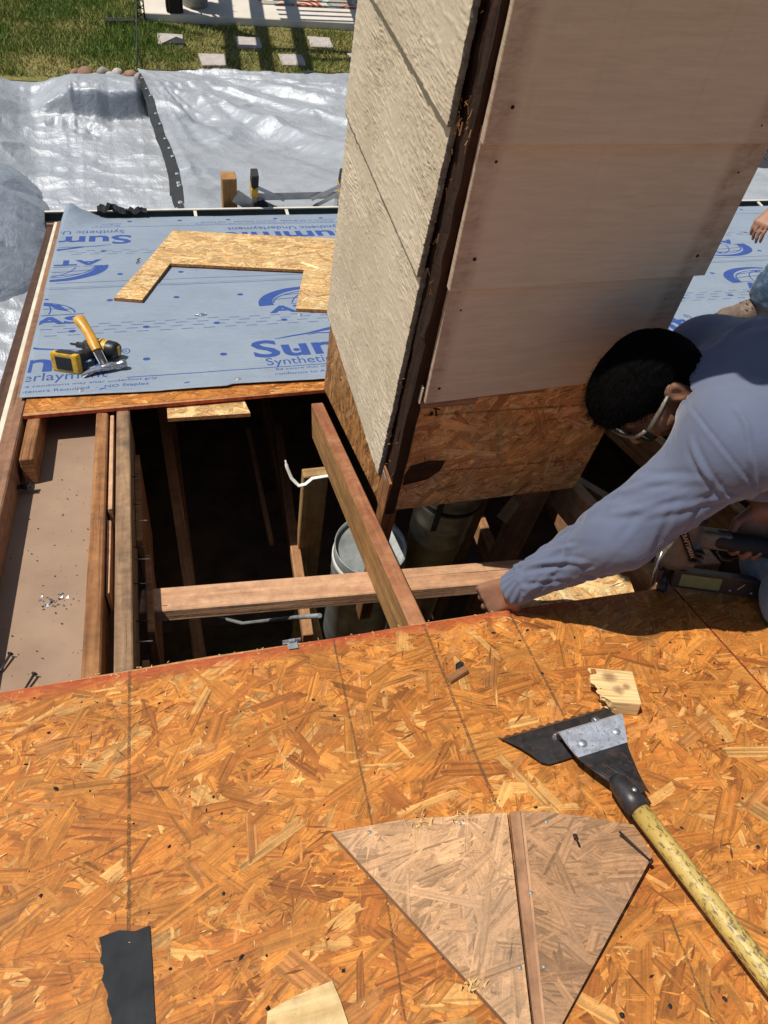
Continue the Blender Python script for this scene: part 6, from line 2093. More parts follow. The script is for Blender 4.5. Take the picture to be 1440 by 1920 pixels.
def hand(s, wrist, palm_dir, finger_dirs, side, nrm, scale=1.0, curl=0.6, thumb_sign=1):
    """five separate fingers on a palm; side = across the knuckles, nrm = back of the hand"""
    wrist = np.array(wrist, float); pd = np.array(palm_dir, float); pd /= np.linalg.norm(pd)
    sd = np.array(side, float); sd -= pd * (sd @ pd); sd /= np.linalg.norm(sd)
    nm = np.cross(sd, pd); nm *= np.sign(nm @ np.array(nrm)) or 1
    L = 0.092 * scale
    for t in (-0.026, -0.009, 0.009, 0.026):
        s.cone(wrist + sd * t * 0.6 * scale, wrist + pd * L + sd * t * 1.15 * scale, 0.015 * scale, 0.0125 * scale, 0.012)
    lens = (0.060, 0.075, 0.082, 0.072)
    for i, t in enumerate((0.034, 0.012, -0.011, -0.031)):
        p = wrist + pd * L + sd * t * scale * 1.0
        d = pd.copy()
        Lf = lens[3 - i] * scale * 1.05
        r = 0.0092 * scale
        a = curl * (0.75 + 0.12 * i)
        for seg, (fr_, rr) in enumerate(((0.45, 1.0), (0.30, 0.92), (0.25, 0.82))):
            ca, sa = math.cos(a), math.sin(a)
            d2 = d * ca - nm * sa
            d2 /= np.linalg.norm(d2)
            p2 = p + d2 * Lf * fr_
            s.cone(p, p2, r, r * 0.93, 0.004 if seg else 0.007)
            p, d, r = p2, d2, r * 0.93
            nmx = nm
            nm_keep = nm
            a = curl * (0.9 if seg == 0 else 0.6)
            # rotate nm along with the bend
            ax_ = sd
            d = d2
            nm = np.cross(sd, d) * (1 if np.cross(sd, d) @ nm_keep > 0 else -1)
        nm = np.cross(sd, pd); nm *= np.sign(nm @ np.array(nrm)) or 1
    # thumb leaves the side of the palm near its base
    b = wrist + pd * 0.022 * scale + sd * 0.026 * scale * thumb_sign
    d = pd * 0.62 + sd * 0.62 * thumb_sign - nm * 0.45; d /= np.linalg.norm(d)
    m1 = b + d * 0.042 * scale
    d2 = pd * 0.86 + sd * 0.15 * thumb_sign - nm * 0.48; d2 /= np.linalg.norm(d2)
    m2 = m1 + d2 * 0.032 * scale
    m3 = m2 + (d2 - nm * 0.2) * 0.024 * scale
    s.cone(b, m1, 0.0145 * scale, 0.0115 * scale, 0.010); s.cone(m1, m2, 0.0108 * scale, 0.010 * scale, 0.004); s.cone(m2, m3, 0.010 * scale, 0.0078 * scale, 0.004)


# frame of the nail gun he holds
GN = Vector((1.070, 0.682, rz(0.682) + 0.004))
gx_ = Vector((0.217, -0.088, 0.022)).normalized()
gz_ = Vector((0.24, 0.20, 0.55)); gz_ = (gz_ - gx_ * gz_.dot(gx_)).normalized()
gy_ = gz_.cross(gx_).normalized()      # away from the camera
GF = Matrix((gx_, gy_, gz_)).transposed().to_4x4(); GF.translation = GN
GFR = np.array(GF.to_3x3())

# ---- the near worker, kneeling and bent over the opening
HC = np.array((0.930, 0.915, -0.976))
HK = 0.92
hr = lambda r_: tuple(x * HK for x in r_)
hu = np.array((-0.926, 0.150, 0.347)); hu /= np.linalg.norm(hu)
hf = np.array((-0.375, -0.478, -0.794)); hf -= hu * (hf @ hu); hf /= np.linalg.norm(hf)
hl = np.cross(hu, hf)          # toward the camera-side ear
if hl[1] > 0: hl = -hl
HR = np.stack([hl, hf, hu])
H = lambda l, f, u: HC + (hl * l + hf * f + hu * u) * HK
NECK = np.array((1.075, 0.890, -0.965))
LSH = np.array((0.985, 0.705, -0.935)); LEL = np.array((0.835, 0.69, -1.175)); LWR = np.array((0.690, 0.722, -1.385))
RSH = np.array((1.15, 1.03, -1.02)); REL = np.array((1.29, 1.02, -1.17)); RWR = np.array(GF @ Vector((0.195, 0.040, 0.225)))
CHEST = np.array((1.17, 0.875, -0.985)); PEL = np.array((1.60, 0.74, -1.05))
LHIP = np.array((1.60, 0.64, -1.09)); RHIP = np.array((1.62, 0.83, -1.08))
LKN = np.array((1.315, 0.545, rz(0.545) + 0.066)); LAN = np.array((1.70, 0.48, rz(0.48) + 0.055))
RKN = np.array((1.36, 0.665, rz(0.665) + 0.066)); RAN = np.array((1.76, 0.66, rz(0.66) + 0.055))

man = thing('person', 'man in blue long sleeved shirt bent over the roof opening with a nail gun', 'person', None, T(1.4, 0.7, rz(0.7)))
s = SDF((0.62, 0.40, -1.60), (1.86, 1.16, -0.74), 0.0042)
# cranium and face
s.ell(H(0, -0.012, 0.018), hr((0.074, 0.094, 0.092)), HR, 0)
s.ell(H(0, 0.030, -0.045), hr((0.056, 0.058, 0.075)), HR, 0.03)
s.ell(H(0, 0.052, -0.092), hr((0.034, 0.032, 0.026)), HR, 0.025)          # chin
s.cone(H(0, 0.088, 0.006), H(0, 0.112, -0.036), 0.009, 0.0135, 0.012)  # nose
s.cone(H(-0.032, 0.082, 0.022), H(0.032, 0.082, 0.022), 0.012, 0.012, 0.014)   # brow
s.cone(H(-0.020, 0.088, -0.066), H(0.020, 0.088, -0.066), 0.0075, 0.0075, 0.006)  # lips
for sg in (-1, 1):
    s.ell(H(sg * 0.031, 0.086, -0.002), hr((0.015, 0.010, 0.010)), HR, 0.004, 'sub')
    s.ell(H(sg * 0.031, 0.077, -0.002), hr((0.0125, 0.0125, 0.0125)), HR, 0.002)
    s.ell(H(sg * 0.078, -0.012, -0.012), hr((0.010, 0.021, 0.034)), HR, 0.006)
    s.ell(H(sg * 0.087, -0.008, -0.010), hr((0.006, 0.011, 0.020)), HR, 0.003, 'sub')
    s.ell(H(sg * 0.050, 0.050, -0.040), hr((0.020, 0.028, 0.024)), HR, 0.02)
s.cone(H(0, -0.03, -0.055), NECK + np.array((0.02, 0, 0)), 0.056, 0.062, 0.03)
# trunk
s.ell(CHEST + np.array((0.06, 0, -0.02)), (0.17, 0.15, 0.105), None, 0.05)
s.cone(CHEST + np.array((0.03, 0, 0)), PEL, 0.10, 0.115, 0.05)
s.chain([LSH, LEL, LWR], [0.052, 0.044, 0.028], 0.02)
s.chain([RSH, REL, RWR], [0.052, 0.044, 0.028], 0.02)
s.cone(NECK, LSH, 0.055, 0.055, 0.04); s.cone(NECK, RSH, 0.055, 0.055, 0.04)
s.chain([LHIP, LKN, LAN], [0.085, 0.058, 0.042], 0.02); s.chain([RHIP, RKN, RAN], [0.085, 0.058, 0.042], 0.02)
s.cone(LAN, LAN + np.array((0.03, 0.0, 0.03)), 0.045, 0.04, 0.01)
hand(s, LWR, np.array((-0.45, 0.22, -0.86)), None, (0.35, -0.9, -0.3), (-0.6, -0.5, 0.35), 1.0, 0.55, 1)
hand(s, RWR, GFR @ np.array((-0.25, 0.05, -1.0)), None, GFR @ np.array((-1, 0, 0.2)), GFR @ np.array((0, 1, 0.1)), 1.0, 1.05, 1)
P, q = s.mesh(); P = relax(P, q, 1)
raw('body', P, q, M['skin'], man)

# shirt: loose shell with folds along the sleeve and across the back
s = SDF((0.66, 0.50, -1.44), (1.86, 1.20, -0.74), 0.0045)
s.ell(np.array((1.245, 0.850, -0.965)), (0.195, 0.180, 0.140), None, 0.0)
s.cone(np.array((1.19, 0.88, -0.965)), np.array((1.62, 0.76, -1.03)), 0.125, 0.150, 0.06)
s.ell(np.array((1.33, 0.82, -1.09)), (0.26, 0.145, 0.14), None, 0.06)
s.chain([LSH + np.array((0.02, 0.01, 0)), LEL + np.array((0, 0.0, 0.008)), LWR + np.array((0.012, -0.002, 0.02))], [0.088, 0.066, 0.041], 0.05)
s.chain([RSH, REL, RWR + np.array((0, 0.05, 0.02))], [0.085, 0.066, 0.042], 0.045)
s.cone(NECK + np.array((0.05, 0, -0.005)), LSH + np.array((0.045, 0.01, -0.01)), 0.080, 0.084, 0.05); s.cone(NECK + np.array((0.05, 0, -0.01)), RSH + np.array((0.04, 0, 0)), 0.080, 0.085, 0.05)
s.cone(NECK + np.array((-0.062, 0.004, 0.000)), NECK + np.array((0.05, -0.005, 0.005)), 0.067, 0.086, 0.03)
s.cone(LSH + np.array((0.0, 0.02, 0.012)), NECK + np.array((-0.020, -0.045, -0.004)), 0.086, 0.074, 0.05)
s.cone(np.array((1.17, 0.80, -0.950)), np.array((1.50, 0.77, -0.99)), 0.125, 0.14, 0.06)     # collar
# open the cuff and the collar
cd = (LWR - LEL) / np.linalg.norm(LWR - LEL)
hd_ = NECK - H(0, -0.03, -0.055); hd_ /= np.linalg.norm(hd_)
s.half(LWR + cd * 0.018, cd) if False else None
P, q = s.mesh(); P = relax(P, q, 3)
N_ = vnormals(P, q)


def seg_t(P, a, b):
    ba = b - a
    t = np.clip(((P - a) @ ba) / (ba @ ba), 0, 1)
    return t, np.linalg.norm(P - (a + t[:, None] * ba), axis=1)


t1, d1 = seg_t(P, LSH, LEL); t2, d2 = seg_t(P, LEL, LWR)
arm = np.clip(1 - (np.minimum(d1, d2) - 0.075) / 0.06, 0, 1)
al = (LWR - LSH) / np.linalg.norm(LWR - LSH)
# folds as curves lying on the cloth: a soft ridge with a tighter valley beside it
disp = np.zeros(len(P))


def fold(pts, amp, w):
    global disp
    pts = [np.array(p, float) for p in pts]
    best = np.full(len(P), 9.0); tt = np.zeros(len(P))
    n = len(pts) - 1
    box = np.ones(len(P), bool)
    lo_, hi_ = np.min(pts, 0) - 4 * w, np.max(pts, 0) + 4 * w
    ii = np.where(((P > lo_) & (P < hi_)).all(1))[0]
    Q = P[ii]
    b_, t_ = np.full(len(Q), 9.0), np.zeros(len(Q))
    for k in range(n):
        ba = pts[k + 1] - pts[k]
        t = np.clip(((Q - pts[k]) @ ba) / (ba @ ba + 1e-12), 0, 1)
        d = np.linalg.norm(Q - (pts[k] + t[:, None] * ba), axis=1)
        m_ = d < b_
        b_[m_] = d[m_]; t_[m_] = (k + t[m_]) / n
    env = np.sin(np.pi * np.clip(t_ * 0.92 + 0.04, 0, 1)) ** 0.7
    disp[ii] += amp * env * (np.exp(-(b_ / w) ** 2) - 0.55 * np.exp(-((b_ - 1.7 * w) / (0.8 * w)) ** 2))


toC = np.array((-0.35, -0.75, 0.56)); toC -= al * (toC @ al); toC /= np.linalg.norm(toC)   # side of the sleeve seen from the ridge
e2 = np.cross(al, toC)
Larm = np.linalg.norm(LWR - LSH)
rf = random.Random(21)


def arm_pt(sv, th):
    t = sv / Larm
    ax_ = LSH + (LEL - LSH) * min(1, t / 0.5) if t < 0.5 else LEL + (LWR - LEL) * (t - 0.5) / 0.5
    r_ = np.interp(t, [0, 0.5, 1.0], [0.088, 0.067, 0.042])
    return ax_ + r_ * (toC * math.cos(th) + e2 * math.sin(th))


for k in range(38):
    s0 = rf.uniform(0.02, 0.40); ln = rf.uniform(0.09, 0.22)
    th0 = rf.uniform(-2.2, 2.2); tw = rf.choice((-1, 1, 1)) * rf.uniform(0.5, 1.5)
    fold([arm_pt(min(Larm, s0 + ln * q_ / 6), th0 + tw * q_ / 6) for q_ in range(7)], rf.uniform(0.0028, 0.0062) * rf.choice((1, 1, -0.7)), rf.uniform(0.0045, 0.0095))
for k in range(9):      # bunching above the cuff and round the elbow
    s0 = rf.choice((rf.uniform(0.43, 0.53), rf.uniform(0.24, 0.32)))
    th0 = rf.uniform(-1.8, 1.0)
    fold([arm_pt(s0 + 0.012 * math.sin(q_), th0 + 0.28 * q_) for q_ in range(7)], rf.uniform(0.002, 0.004), rf.uniform(0.005, 0.008))
# fan out of the armpit over chest, side and back
AP = np.array((1.03, 0.675, -1.05))
for k in range(13):
    a_ = rf.uniform(-0.6, 2.4)
    ln = rf.uniform(0.10, 0.30)
    d_ = np.array((math.cos(a_), 0.25 * math.sin(a_), 0.9 * math.sin(a_)))
    line = []
    for q_ in range(8):
        p_ = AP + d_ * (0.03 + ln * q_ / 7) + np.array((0, 0, 0.02 * math.sin(q_ * 0.5)))
        line.append(P[np.argmin(((P - p_) ** 2).sum(1))])
    fold(line, rf.uniform(0.003, 0.007), rf.uniform(0.005, 0.010))
for k in range(12):     # long soft folds over the back
    p0 = np.array((rf.uniform(1.02, 1.12), rf.uniform(0.72, 1.0), -0.84)); d_ = np.array((rf.uniform(0.18, 0.38), rf.uniform(-0.10, 0.06), rf.uniform(-0.08, 0.0)))
    line = [P[np.argmin(((P - (p0 + d_ * q_ / 7)) ** 2).sum(1))] for q_ in range(8)]
    fold(line, rf.uniform(0.0025, 0.0055), rf.uniform(0.010, 0.018))
# sleeve seam: a stitched groove round the shoulder
pn_ = (P - (LSH + al * 0.01)) @ (al * 0.93 + np.array((-0.25, -0.1, -0.1)))
near_ = np.linalg.norm(P - LSH, axis=1) < 0.15
disp += near_ * (0.0016 * np.exp(-((pn_ - 0.006) / 0.006) ** 2) - 0.0030 * np.exp(-(pn_ / 0.0035) ** 2))
disp += 0.0016 * fbm(P[:, 0] * 14, P[:, 1] * 14, P[:, 2] * 14, 3, seed=521)
P2 = P + N_ * disp[:, None]
# trim: cuff end and collar end
keep = ((P2 - (LWR + cd * 0.012)) @ cd < 0) | (np.linalg.norm(P2 - LWR, axis=1) > 0.12)
keep &= ((P2 - (NECK - hd_ * 0.088)) @ hd_ > 0) | (np.linalg.norm(P2 - NECK, axis=1) > 0.14)
rd = (RWR - REL) / np.linalg.norm(RWR - REL)
keep &= ((P2 - (RWR - rd * 0.03)) @ rd < 0) | (np.linalg.norm(P2 - RWR, axis=1) > 0.12)
fk = keep[q].all(1)
shirt = raw('shirt', P2, q[fk], M['shirt'], man)
sm = shirt.modifiers.new('thickness', 'SOLIDIFY'); sm.thickness = 0.003; sm.offset = -1
# cuff band
s = SDF(LWR - 0.10, LWR + 0.10, 0.003)
s.cone(LWR - cd * 0.012 + np.array((0.010, -0.001, 0.016)), LWR + cd * 0.010 + np.array((0.004, -0.001, 0.006)), 0.0425, 0.040, 0)
s.half(LWR + cd * 0.020, cd); s.half(LWR - cd * 0.036, -cd)
s.cone(LWR - cd * 0.1, LWR + cd * 0.08, 0.034, 0.033, 0, 'sub')
Pc, qc = s.mesh(); Pc = relax(Pc, qc, 1)
Nc = vnormals(Pc, qc); Pc = Pc + Nc * (0.0015 * np.sin(np.arctan2(Pc[:, 1] - LWR[1], Pc[:, 0] - LWR[0]) * 14))[:, None]
raw('cuff', Pc, qc, M['shirt'], shirt)

# hair: short thick cap, tousled fringe
s = SDF(HC - 0.19, HC + 0.19, 0.0034)
s.ell(H(0, -0.018, 0.026), hr((0.079, 0.099, 0.095)), HR, 0)
s.ell(H(0, -0.060, -0.020), hr((0.076, 0.066, 0.085)), HR, 0.03)
s.ell(H(0.0, 0.045, 0.070), hr((0.072, 0.062, 0.050)), HR, 0.05)
for l_, f_, u_ in ((0.03, 0.088, 0.074), (-0.02, 0.090, 0.074), (0.0, 0.094, 0.070)):
    s.cone(H(l_, f_ - 0.03, u_ + 0.004), H(l_ * 1.2, f_ + 0.006, u_ - 0.006), 0.020, 0.010, 0.02)
# clear the face, ears and neck
s.ell(H(0, 0.105, -0.020), hr((0.080, 0.080, 0.082)), HR, 0.012, 'sub')
s.ell(H(0, 0.055, -0.085), hr((0.12, 0.075, 0.075)), HR, 0.012, 'sub')
for sg in (-1, 1): s.ell(H(sg * 0.088, -0.006, -0.022), hr((0.030, 0.026, 0.036)), HR, 0.008, 'sub')
Ph, qh = s.mesh(); Ph = relax(Ph, qh, 1)
Nh = vnormals(Ph, qh)
qq = (Ph - HC) @ HR.T
hn = ridge(qq[:, 0] * 110, qq[:, 1] * 26, qq[:, 2] * 40, 3, seed=601)
Ph = Ph + Nh * (0.0035 * (hn - 0.4))[:, None]
hair = raw('hair', Ph, qh, M['hair'], man)
# loose strands
g = G()
idx = RNG.integers(0, len(Ph), 7000)
for i in idx:
    p, n_ = Vector(Ph[i]), Vector(Nh[i])
    fl_ = Vector(hf * 0.55 - hu * 0.25 * (1 if qq[i, 2] < 0.06 else -0.5)) + Vector(RNG.normal(0, 0.25, 3))
    d = (n_ * 0.14 + fl_).normalized() * float(RNG.uniform(0.010, 0.024))
    sd_ = d.cross(n_).normalized() * 0.0005
    g.add([p - sd_, p + sd_, p + d], [(0, 1, 2)])
mk('hair_strand', g, M['hair'], hair, kind='stuff')
# beard shade along the jaw: thin shell
s = SDF(HC - 0.15, HC + 0.15, 0.0034)
s.ell(H(0, 0.030, -0.045), hr((0.058, 0.060, 0.0775)), HR, 0)
s.ell(H(0, 0.052, -0.092), hr((0.0355, 0.0335, 0.0275)), HR, 0.025)
s.half(H(0, 0, -0.055), hu)
s.ell(H(0, 0.090, -0.062), hr((0.026, 0.03, 0.016)), HR, 0.005, 'sub')
Pb, qb_ = s.mesh()
raw('beard', Pb, qb_, m_plain('stubble', (0.06, 0.035, 0.025), 0.8, 0, 0.4, 120), man)
# safety glasses
gl = MW and None
g = G()
for sg in (-1, 1):
    g.tube([tuple(H(sg * 0.080, -0.015, 0.006)), tuple(H(sg * 0.082, 0.03, 0.010)), tuple(H(sg * 0.074, 0.084, 0.008))], [0.003, 0.004, 0.0055], 8, flat=0.5)
gls = mk('glasses_temple', g, M['frame_grey'], man)
g = G()
arc = [tuple(H(0.074 * math.sin(a), 0.086 + 0.032 * math.cos(a) - 0.002, 0.016)) for a in np.linspace(-1.5, 1.5, 15)]
g.tube(arc, 0.0042, 8)
mk('brow_bar', g, M['frame_grey'], gls)
V = []
for a in np.linspace(-1.45, 1.45, 19):
    for uu in (0.012, -0.026): V.append(tuple(H(0.073 * math.sin(a), 0.086 + 0.031 * math.cos(a) + (0.004 if uu < 0 else 0) - 0.004, uu)))
g = G(); g.add(V, [(2 * i, 2 * i + 1, 2 * i + 3, 2 * i + 2) for i in range(18)], smooth=True)
mk('lens', g, M['glass'], gls)
# jeans
s = SDF((1.10, 0.36, -1.52), (1.90, 1.0, -0.86), 0.0052)
s.chain([LHIP, LKN + np.array((0, 0, 0.012)), LAN + np.array((-0.02, 0, 0.012))], [0.125, 0.084, 0.066], 0.04)
s.chain([RHIP, RKN + np.array((0, 0, 0.012)), RAN + np.array((-0.02, 0, 0.012))], [0.125, 0.084, 0.066], 0.04)
s.ell(PEL + np.array((0.03, 0, -0.02)), (0.16, 0.185, 0.15), None, 0.05)
s.d = np.maximum(s.d, (-(s.Z - (-(HROOF - 0.004 + s.Y * SN) / CS))).astype(np.float32))
Pj, qj = s.mesh(); Pj = relax(Pj, qj, 2); Nj = vnormals(Pj, qj)
Pj = Pj + Nj * (0.006 * (ridge(Pj[:, 0] * 12, Pj[:, 1] * 12, Pj[:, 2] * 12, 2, seed=701) - 0.5))[:, None]
raw('jeans', Pj, qj, M['jeans'], man)
for (a, sd_) in ((LAN, 1), (RAN, 2)):
    s = SDF(a - np.array((0.1, 0.09, 0.09)), a + np.array((0.30, 0.09, 0.09)), 0.005)
    s.chain([a + np.array((0.0, 0, 0.0)), a + np.array((0.06, 0, 0.005)), a + np.array((0.16, 0, -0.02)), a + np.array((0.22, 0, -0.025))], [0.048, 0.046, 0.040, 0.034], 0.03)
    Ps, qs = s.mesh(); raw('boot', relax(Ps, qs, 2), qs, M['boot'], man)

# ---- nail gun in his right hand, nose on the cut edge
ng = thing('nail_gun', 'grey and black pneumatic nail gun with a nail strip magazine in the worker\'s right hand', 'nail gun', None, GF)
g = G(); g.lathe([(0, -0.002), (0.011, -0.001), (0.0125, 0.004), (0.0125, 0.018), (0.009, 0.020), (0.009, 0.05), (0.012, 0.052), (0.012, 0.075)], (0, 0, 0), n=16); g.box((-0.020, -0.008, 0.022), (-0.008, 0.008, 0.055)); g.bar((-0.012, 0, 0.03), (-0.020, 0.0, 0.07), 0.006, 0.006)
mk('nose', g, M['black_metal'], ng, GF)
SG = lambda lo, hi, v=0.0028: SDF(lo, hi, v)
s = SG((-0.06, -0.06, 0.05), (0.16, 0.06, 0.30))
s.cone((0.008, 0, 0.095), (0.008, 0, 0.235), 0.036, 0.043, 0)
s.cone((0.008, 0, 0.235), (0.008, 0, 0.262), 0.045, 0.036, 0.004)
s.rbox((0.012, 0, 0.105), (0.042, 0.026, 0.030), None, 0.010, 0.012)
s.rbox((0.075, 0, 0.150), (0.045, 0.019, 0.022), None, 0.008, 0.015)
Pg, qg = s.mesh(); raw('housing', relax(Pg, qg, 1), qg, m_plain('magnesium_housing', (0.15, 0.135, 0.10), 0.5, 0.25, 0.15, 25, 0.15, 80, 0.5, (0.09, 0.08, 0.06)), ng, GF)
g = G(); g.lathe([(0.0455, 0.195), (0.047, 0.197), (0.047, 0.205), (0.0455, 0.207)], (0.008, 0, 0), n=28); mk('housing_ring', g, M['plastic_black'], ng, GF)
g = G(); g.lathe([(0.04, 0.262), (0.04, 0.272), (0.032, 0.280), (0, 0.282)], (0.008, 0, 0), n=24); mk('exhaust_cap', g, M['plastic_black'], ng, GF)
# name plate on the near side with raised letters
g = G(); pM = GF @ T(0.010, -0.0475, 0.150) @ Matrix.Rotation(math.radians(58), 4, 'Y')
g.box((-0.040, -0.0035, -0.0095), (0.040, 0.002, 0.0095)); lb_ = mk('name_plate', g, M['rotten'], ng, pM, 0.001)
V, F = fit_text('CRAFTSMAN', 0.070, 0.0095, 0.01)
g = G(); g.add([(-0.035 + x, -0.0042, -0.0048 + y) for x, y in V], F); mk('plate_lettering', g, m_plain('plate_letters', (0.45, 0.36, 0.26), 0.5), lb_, pM)
for bx_, by_ in ((-0.030, 0.030), (0.046, 0.030)):
    g = G(); g.lathe([(0.0052, 0.055), (0.0052, 0.260), (0.0068, 0.261), (0.0068, 0.268), (0.003, 0.269), (0.0, 0.266)], (bx_, by_, 0), n=10); mk('cap_bolt', g, M['black_metal'], ng, GF)
for z_ in (0.100, 0.112, 0.124):
    g = G(); g.box((0.030, -0.0425, z_), (0.058, -0.024, z_ + 0.005)); mk('cooling_rib', g, M['black_metal'], ng, GF, 0.001)
g = G(); g.tube([(-0.030, -0.018, 0.02), (-0.034, -0.020, 0.06), (-0.030, -0.020, 0.11)], 0.0032, 6); mk('safety_rod', g, M['steel'], ng, GF)
for x_ in (0.15, 0.20, 0.25, 0.30):
    g = G(); g.lathe([(0, 0.0), (0.0038, 0.0), (0.0038, 0.002), (0, 0.0022)], (x_, -0.0162, 0.030), (0, -1, 0), 8); mk('magazine_screw', g, M['steel'], mag if 'mag' in globals() else ng, GF)
# grip with the hand round it
s = SG((0.08, -0.05, 0.09), (0.34, 0.05, 0.20))
s.chain([(0.095, 0, 0.150), (0.17, 0, 0.146), (0.25, 0, 0.142)], [0.024, 0.0225, 0.025], 0.01)
Pg, qg = s.mesh(); raw('grip', Pg, qg, M['rubber'], ng, GF)
g = G(); g.lathe([(0.0255, 0.0), (0.031, 0.004), (0.033, 0.03), (0.033, 0.062), (0.028, 0.072), (0.010, 0.074), (0.010, 0.095), (0, 0.095)], (0.245, 0, 0.142), (1, 0, -0.02), 22); mk('end_cap', g, M['galv'], ng, GF)
g = G(); g.tube([(0.10, 0, 0.118), (0.115, 0, 0.100), (0.135, 0, 0.100), (0.15, 0, 0.118)], 0.004, 8); mk('trigger', g, M['black_metal'], ng, GF)
g = G(); g.tube([(0.335, -0.01, 0.142), (0.345, -0.03, 0.12), (0.315, -0.036, 0.092), (0.28, -0.036, 0.088), (0.215, -0.032, 0.106)], 0.0035, 8); mk('rafter_hook', g, M['bright'], ng, GF)
g = G(); g.box((0.012, -0.016, 0.018), (0.345, 0.016, 0.062), 0); mag = mk('magazine', g, M['plastic_black'], ng, GF, 0.003)
g = G(); g.box((0.030, -0.0185, 0.026), (0.125, -0.0155, 0.058), 0)
mk('magazine_window', g, m_plain('green_window', (0.20, 0.22, 0.085), 0.4, 0, 0.15, 60), mag, GF, 0.001)
g = G(); g.box((0.012, -0.019, 0.060), (0.345, -0.013, 0.066), 0); mk('magazine_rail', g, M['black_metal'], mag, GF)
g = G(); g.bar((0.165, -0.0175, 0.036), (0.178, -0.0175, 0.052), 0.002, 0.002); mk('scratch', g, M['bright'], mag, GF)

# ---- the second worker at the right edge of the picture
m2 = thing('person', 'second worker in worn jeans and brown boots squatting on the underlayment at the far right', 'person', None, T(2.9, 2.4, rz(2.4)))
K2 = np.array((2.83, 2.37, -1.68)); A2_ = np.array((2.70, 2.27, rz(2.27) + 0.13)); HP2 = np.array((3.34, 2.47, -1.62)); K3 = np.array((3.20, 2.78, -1.76)); A3 = np.array((3.34, 2.70, rz(2.70) + 0.13))
CH2 = np.array((3.18, 2.42, -1.22)); NK2 = np.array((3.10, 2.40, -0.98)); HD2 = np.array((3.02, 2.39, -0.82))
LS2 = np.array((3.10, 2.22, -1.08)); LE2 = np.array((2.93, 2.20, -1.36)); LW2 = np.array((2.870, 2.330, -1.89))
RS2 = np.array((3.16, 2.62, -1.08)); RE2 = np.array((2.98, 2.80, -1.40)); RW2 = np.array((2.88, 2.66, -1.66))
D2_ = np.array((-0.110, -0.090, 0.030))
K2, A2_, HP2, K3, A3, CH2, NK2, HD2, LS2, LE2, LW2, RS2, RE2, RW2 = [p_ + D2_ for p_ in (K2, A2_, HP2, K3, A3, CH2, NK2, HD2, LS2, LE2, LW2, RS2, RE2, RW2)]
s = SDF((2.34, 2.0, -2.12), (3.5, 3.0, -0.62), 0.006)
s.ell(HD2, (0.095, 0.075, 0.115), None, 0); s.ell(HD2 + np.array((-0.05, 0, -0.06)), (0.05, 0.05, 0.06), None, 0.03); s.cone(HD2 + np.array((-0.09, 0, 0.0)), HD2 + np.array((-0.11, 0, -0.03)), 0.010, 0.013, 0.01)
for sg in (-1, 1): s.ell(HD2 + np.array((0.01, sg * 0.078, -0.01)), (0.02, 0.01, 0.03), None, 0.005)
s.cone(HD2 + np.array((0.02, 0, -0.06)), NK2, 0.055, 0.06, 0.03)
s.cone(NK2 + np.array((0.05, 0, -0.1)), HP2, 0.13, 0.14, 0.05)
s.chain([LS2, LE2, LW2], [0.055, 0.045, 0.030], 0.02); s.chain([RS2, RE2, RW2], [0.055, 0.045, 0.03], 0.02)
s.cone(LS2, RS2, 0.06, 0.06, 0.05)
s.chain([HP2 + np.array((0, -0.1, 0)), K2, A2_], [0.09, 0.06, 0.045], 0.02); s.chain([HP2 + np.array((0, 0.1, 0)), K3, A3], [0.09, 0.06, 0.045], 0.02)
hand(s, LW2, np.array((-0.55, 0.05, -0.75)), None, (0.3, -0.9, -0.1), (-0.8, -0.1, 0.5), 1.0, 0.5, 1)
hand(s, RW2, np.array((-0.6, -0.3, -0.5)), None, (0.2, -0.9, 0.1), (-0.6, 0.1, 0.7), 1.0, 0.5, 1)
Pq, qq_ = s.mesh(); raw('body', relax(Pq, qq_, 1), qq_, M['skin'], m2)
s = SDF((2.38, 1.98, -2.10), (3.55, 3.0, -1.35), 0.007)
s.chain([HP2 + np.array((0, -0.1, 0)), K2 + np.array((0.01, 0, 0)), A2_ + np.array((0, 0, 0.02))], [0.13, 0.092, 0.085], 0.03); s.chain([HP2 + np.array((0, 0.1, 0)), K3, A3 + np.array((0, 0, 0.02))], [0.13, 0.092, 0.085], 0.03)
s.ell(HP2, (0.15, 0.18, 0.14), None, 0.05)
Pj, qj = s.mesh(); Pj = relax(Pj, qj, 2); Nj = vnormals(Pj, qj)
Pj = Pj + Nj * (0.014 * (ridge(Pj[:, 0] * 9, Pj[:, 1] * 9, Pj[:, 2] * 14, 3, seed=711) - 0.5))[:, None]
kp = ~((Pj[:, 2] < A2_[2] - 0.035 + 0.01 * np.sin(Pj[:, 0] * 90)) & (Pj[:, 0] < 3.12))
raw('jeans', Pj, qj[kp[qj].all(1)], M['jeans_dark'], m2)
s = SDF((2.6, 2.0, -1.75), (3.55, 3.0, -0.85), 0.008)
s.cone(NK2 + np.array((0.05, 0, -0.1)), HP2, 0.16, 0.18, 0.05); s.cone(LS2, RS2, 0.085, 0.085, 0.05); s.cone(LS2, LE2, 0.085, 0.07, 0.04); s.cone(RS2, RE2, 0.085, 0.07, 0.04)
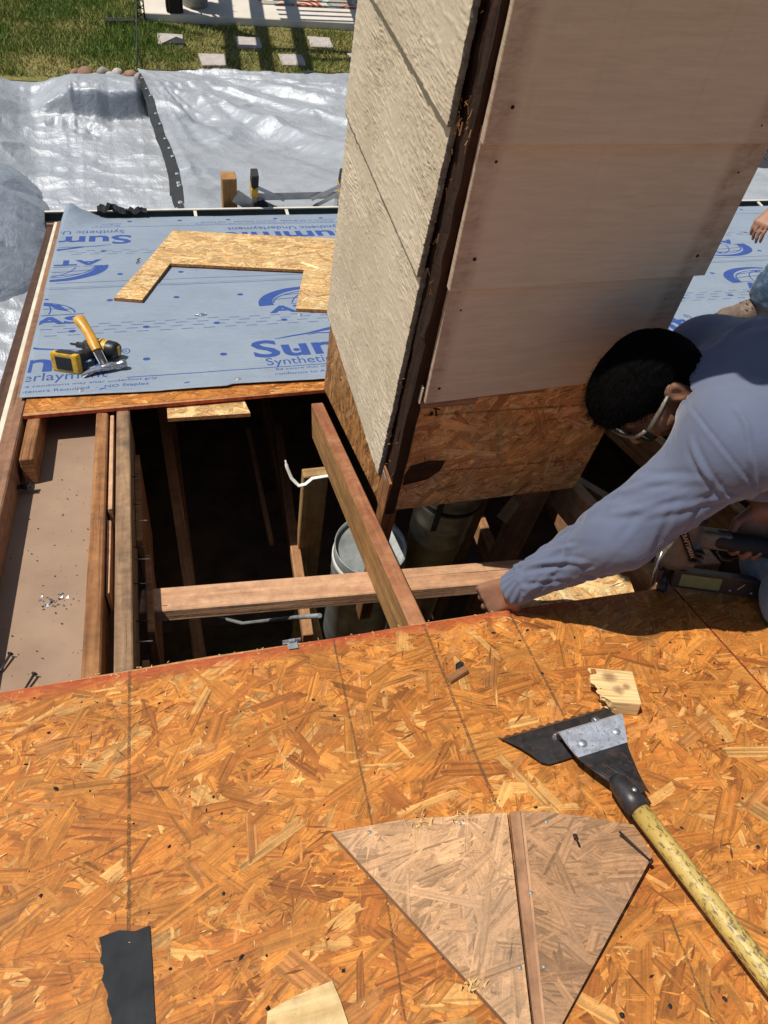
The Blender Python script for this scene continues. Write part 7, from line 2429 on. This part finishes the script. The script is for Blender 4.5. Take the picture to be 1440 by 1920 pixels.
Pt, qt = s.mesh(); raw('shirt', relax(Pt, qt, 2), qt, cloth_mat('dark_shirt', (0.05, 0.05, 0.06), (0.08, 0.08, 0.09)), m2)
for a in (A2_, A3):
    zb = a[2] - 0.13
    s = SDF(a - np.array((0.32, 0.11, 0.16)), a + np.array((0.12, 0.11, 0.1)), 0.005)
    s.cone(a + np.array((0, 0, 0.03)), a + np.array((0.01, 0, -0.07)), 0.060, 0.058, 0)
    s.chain([a + np.array((0.035, 0, -0.085)), a + np.array((-0.06, 0, -0.09)), a + np.array((-0.17, 0, -0.10))], [0.045, 0.048, 0.036], 0.03)
    s.d = np.maximum(s.d, (-(s.Z - (-(HROOF - 0.028 + s.Y * SN) / CS))).astype(np.float32))
    Pb, qb_ = s.mesh(); bt = raw('boot', relax(Pb, qb_, 1), qb_, M['boot'], m2)
    s = SDF(a - np.array((0.32, 0.11, 0.20)), a + np.array((0.12, 0.11, 0.1)), 0.005)
    s.chain([a + np.array((0.04, 0, -0.10)), a + np.array((-0.06, 0, -0.10)), a + np.array((-0.175, 0, -0.105))], [0.048, 0.05, 0.042], 0.03)
    zt = -(HROOF - 0.030 + s.Y * SN) / CS; zl = -(HROOF - 0.010 + s.Y * SN) / CS
    s.d = np.maximum(s.d, np.maximum(s.Z - zt, zl - s.Z).astype(np.float32))
    Pb, qb_ = s.mesh(); raw('sole', Pb, qb_, M['rubber'], bt)
    g = G()
    for k in range(4): g.tube([tuple(a + np.array((-0.02 - k * 0.025, -0.03, -0.03 - k * 0.008))), tuple(a + np.array((-0.045 - k * 0.022, 0.0, -0.018 - k * 0.012))), tuple(a + np.array((-0.02 - k * 0.025, 0.03, -0.03 - k * 0.008)))], 0.004, 6)
    mk('lace', g, M['rotten'], bt)
s = SDF(HD2 - 0.16, HD2 + 0.16, 0.006)
s.ell(HD2 + np.array((0.012, 0, 0.03)), (0.102, 0.084, 0.105), None, 0); s.half(HD2 + np.array((-0.05, 0, -0.01)), (-0.7, 0, -0.6))
Pb, qb_ = s.mesh(); raw('hair', Pb, qb_, M['hair'], m2)
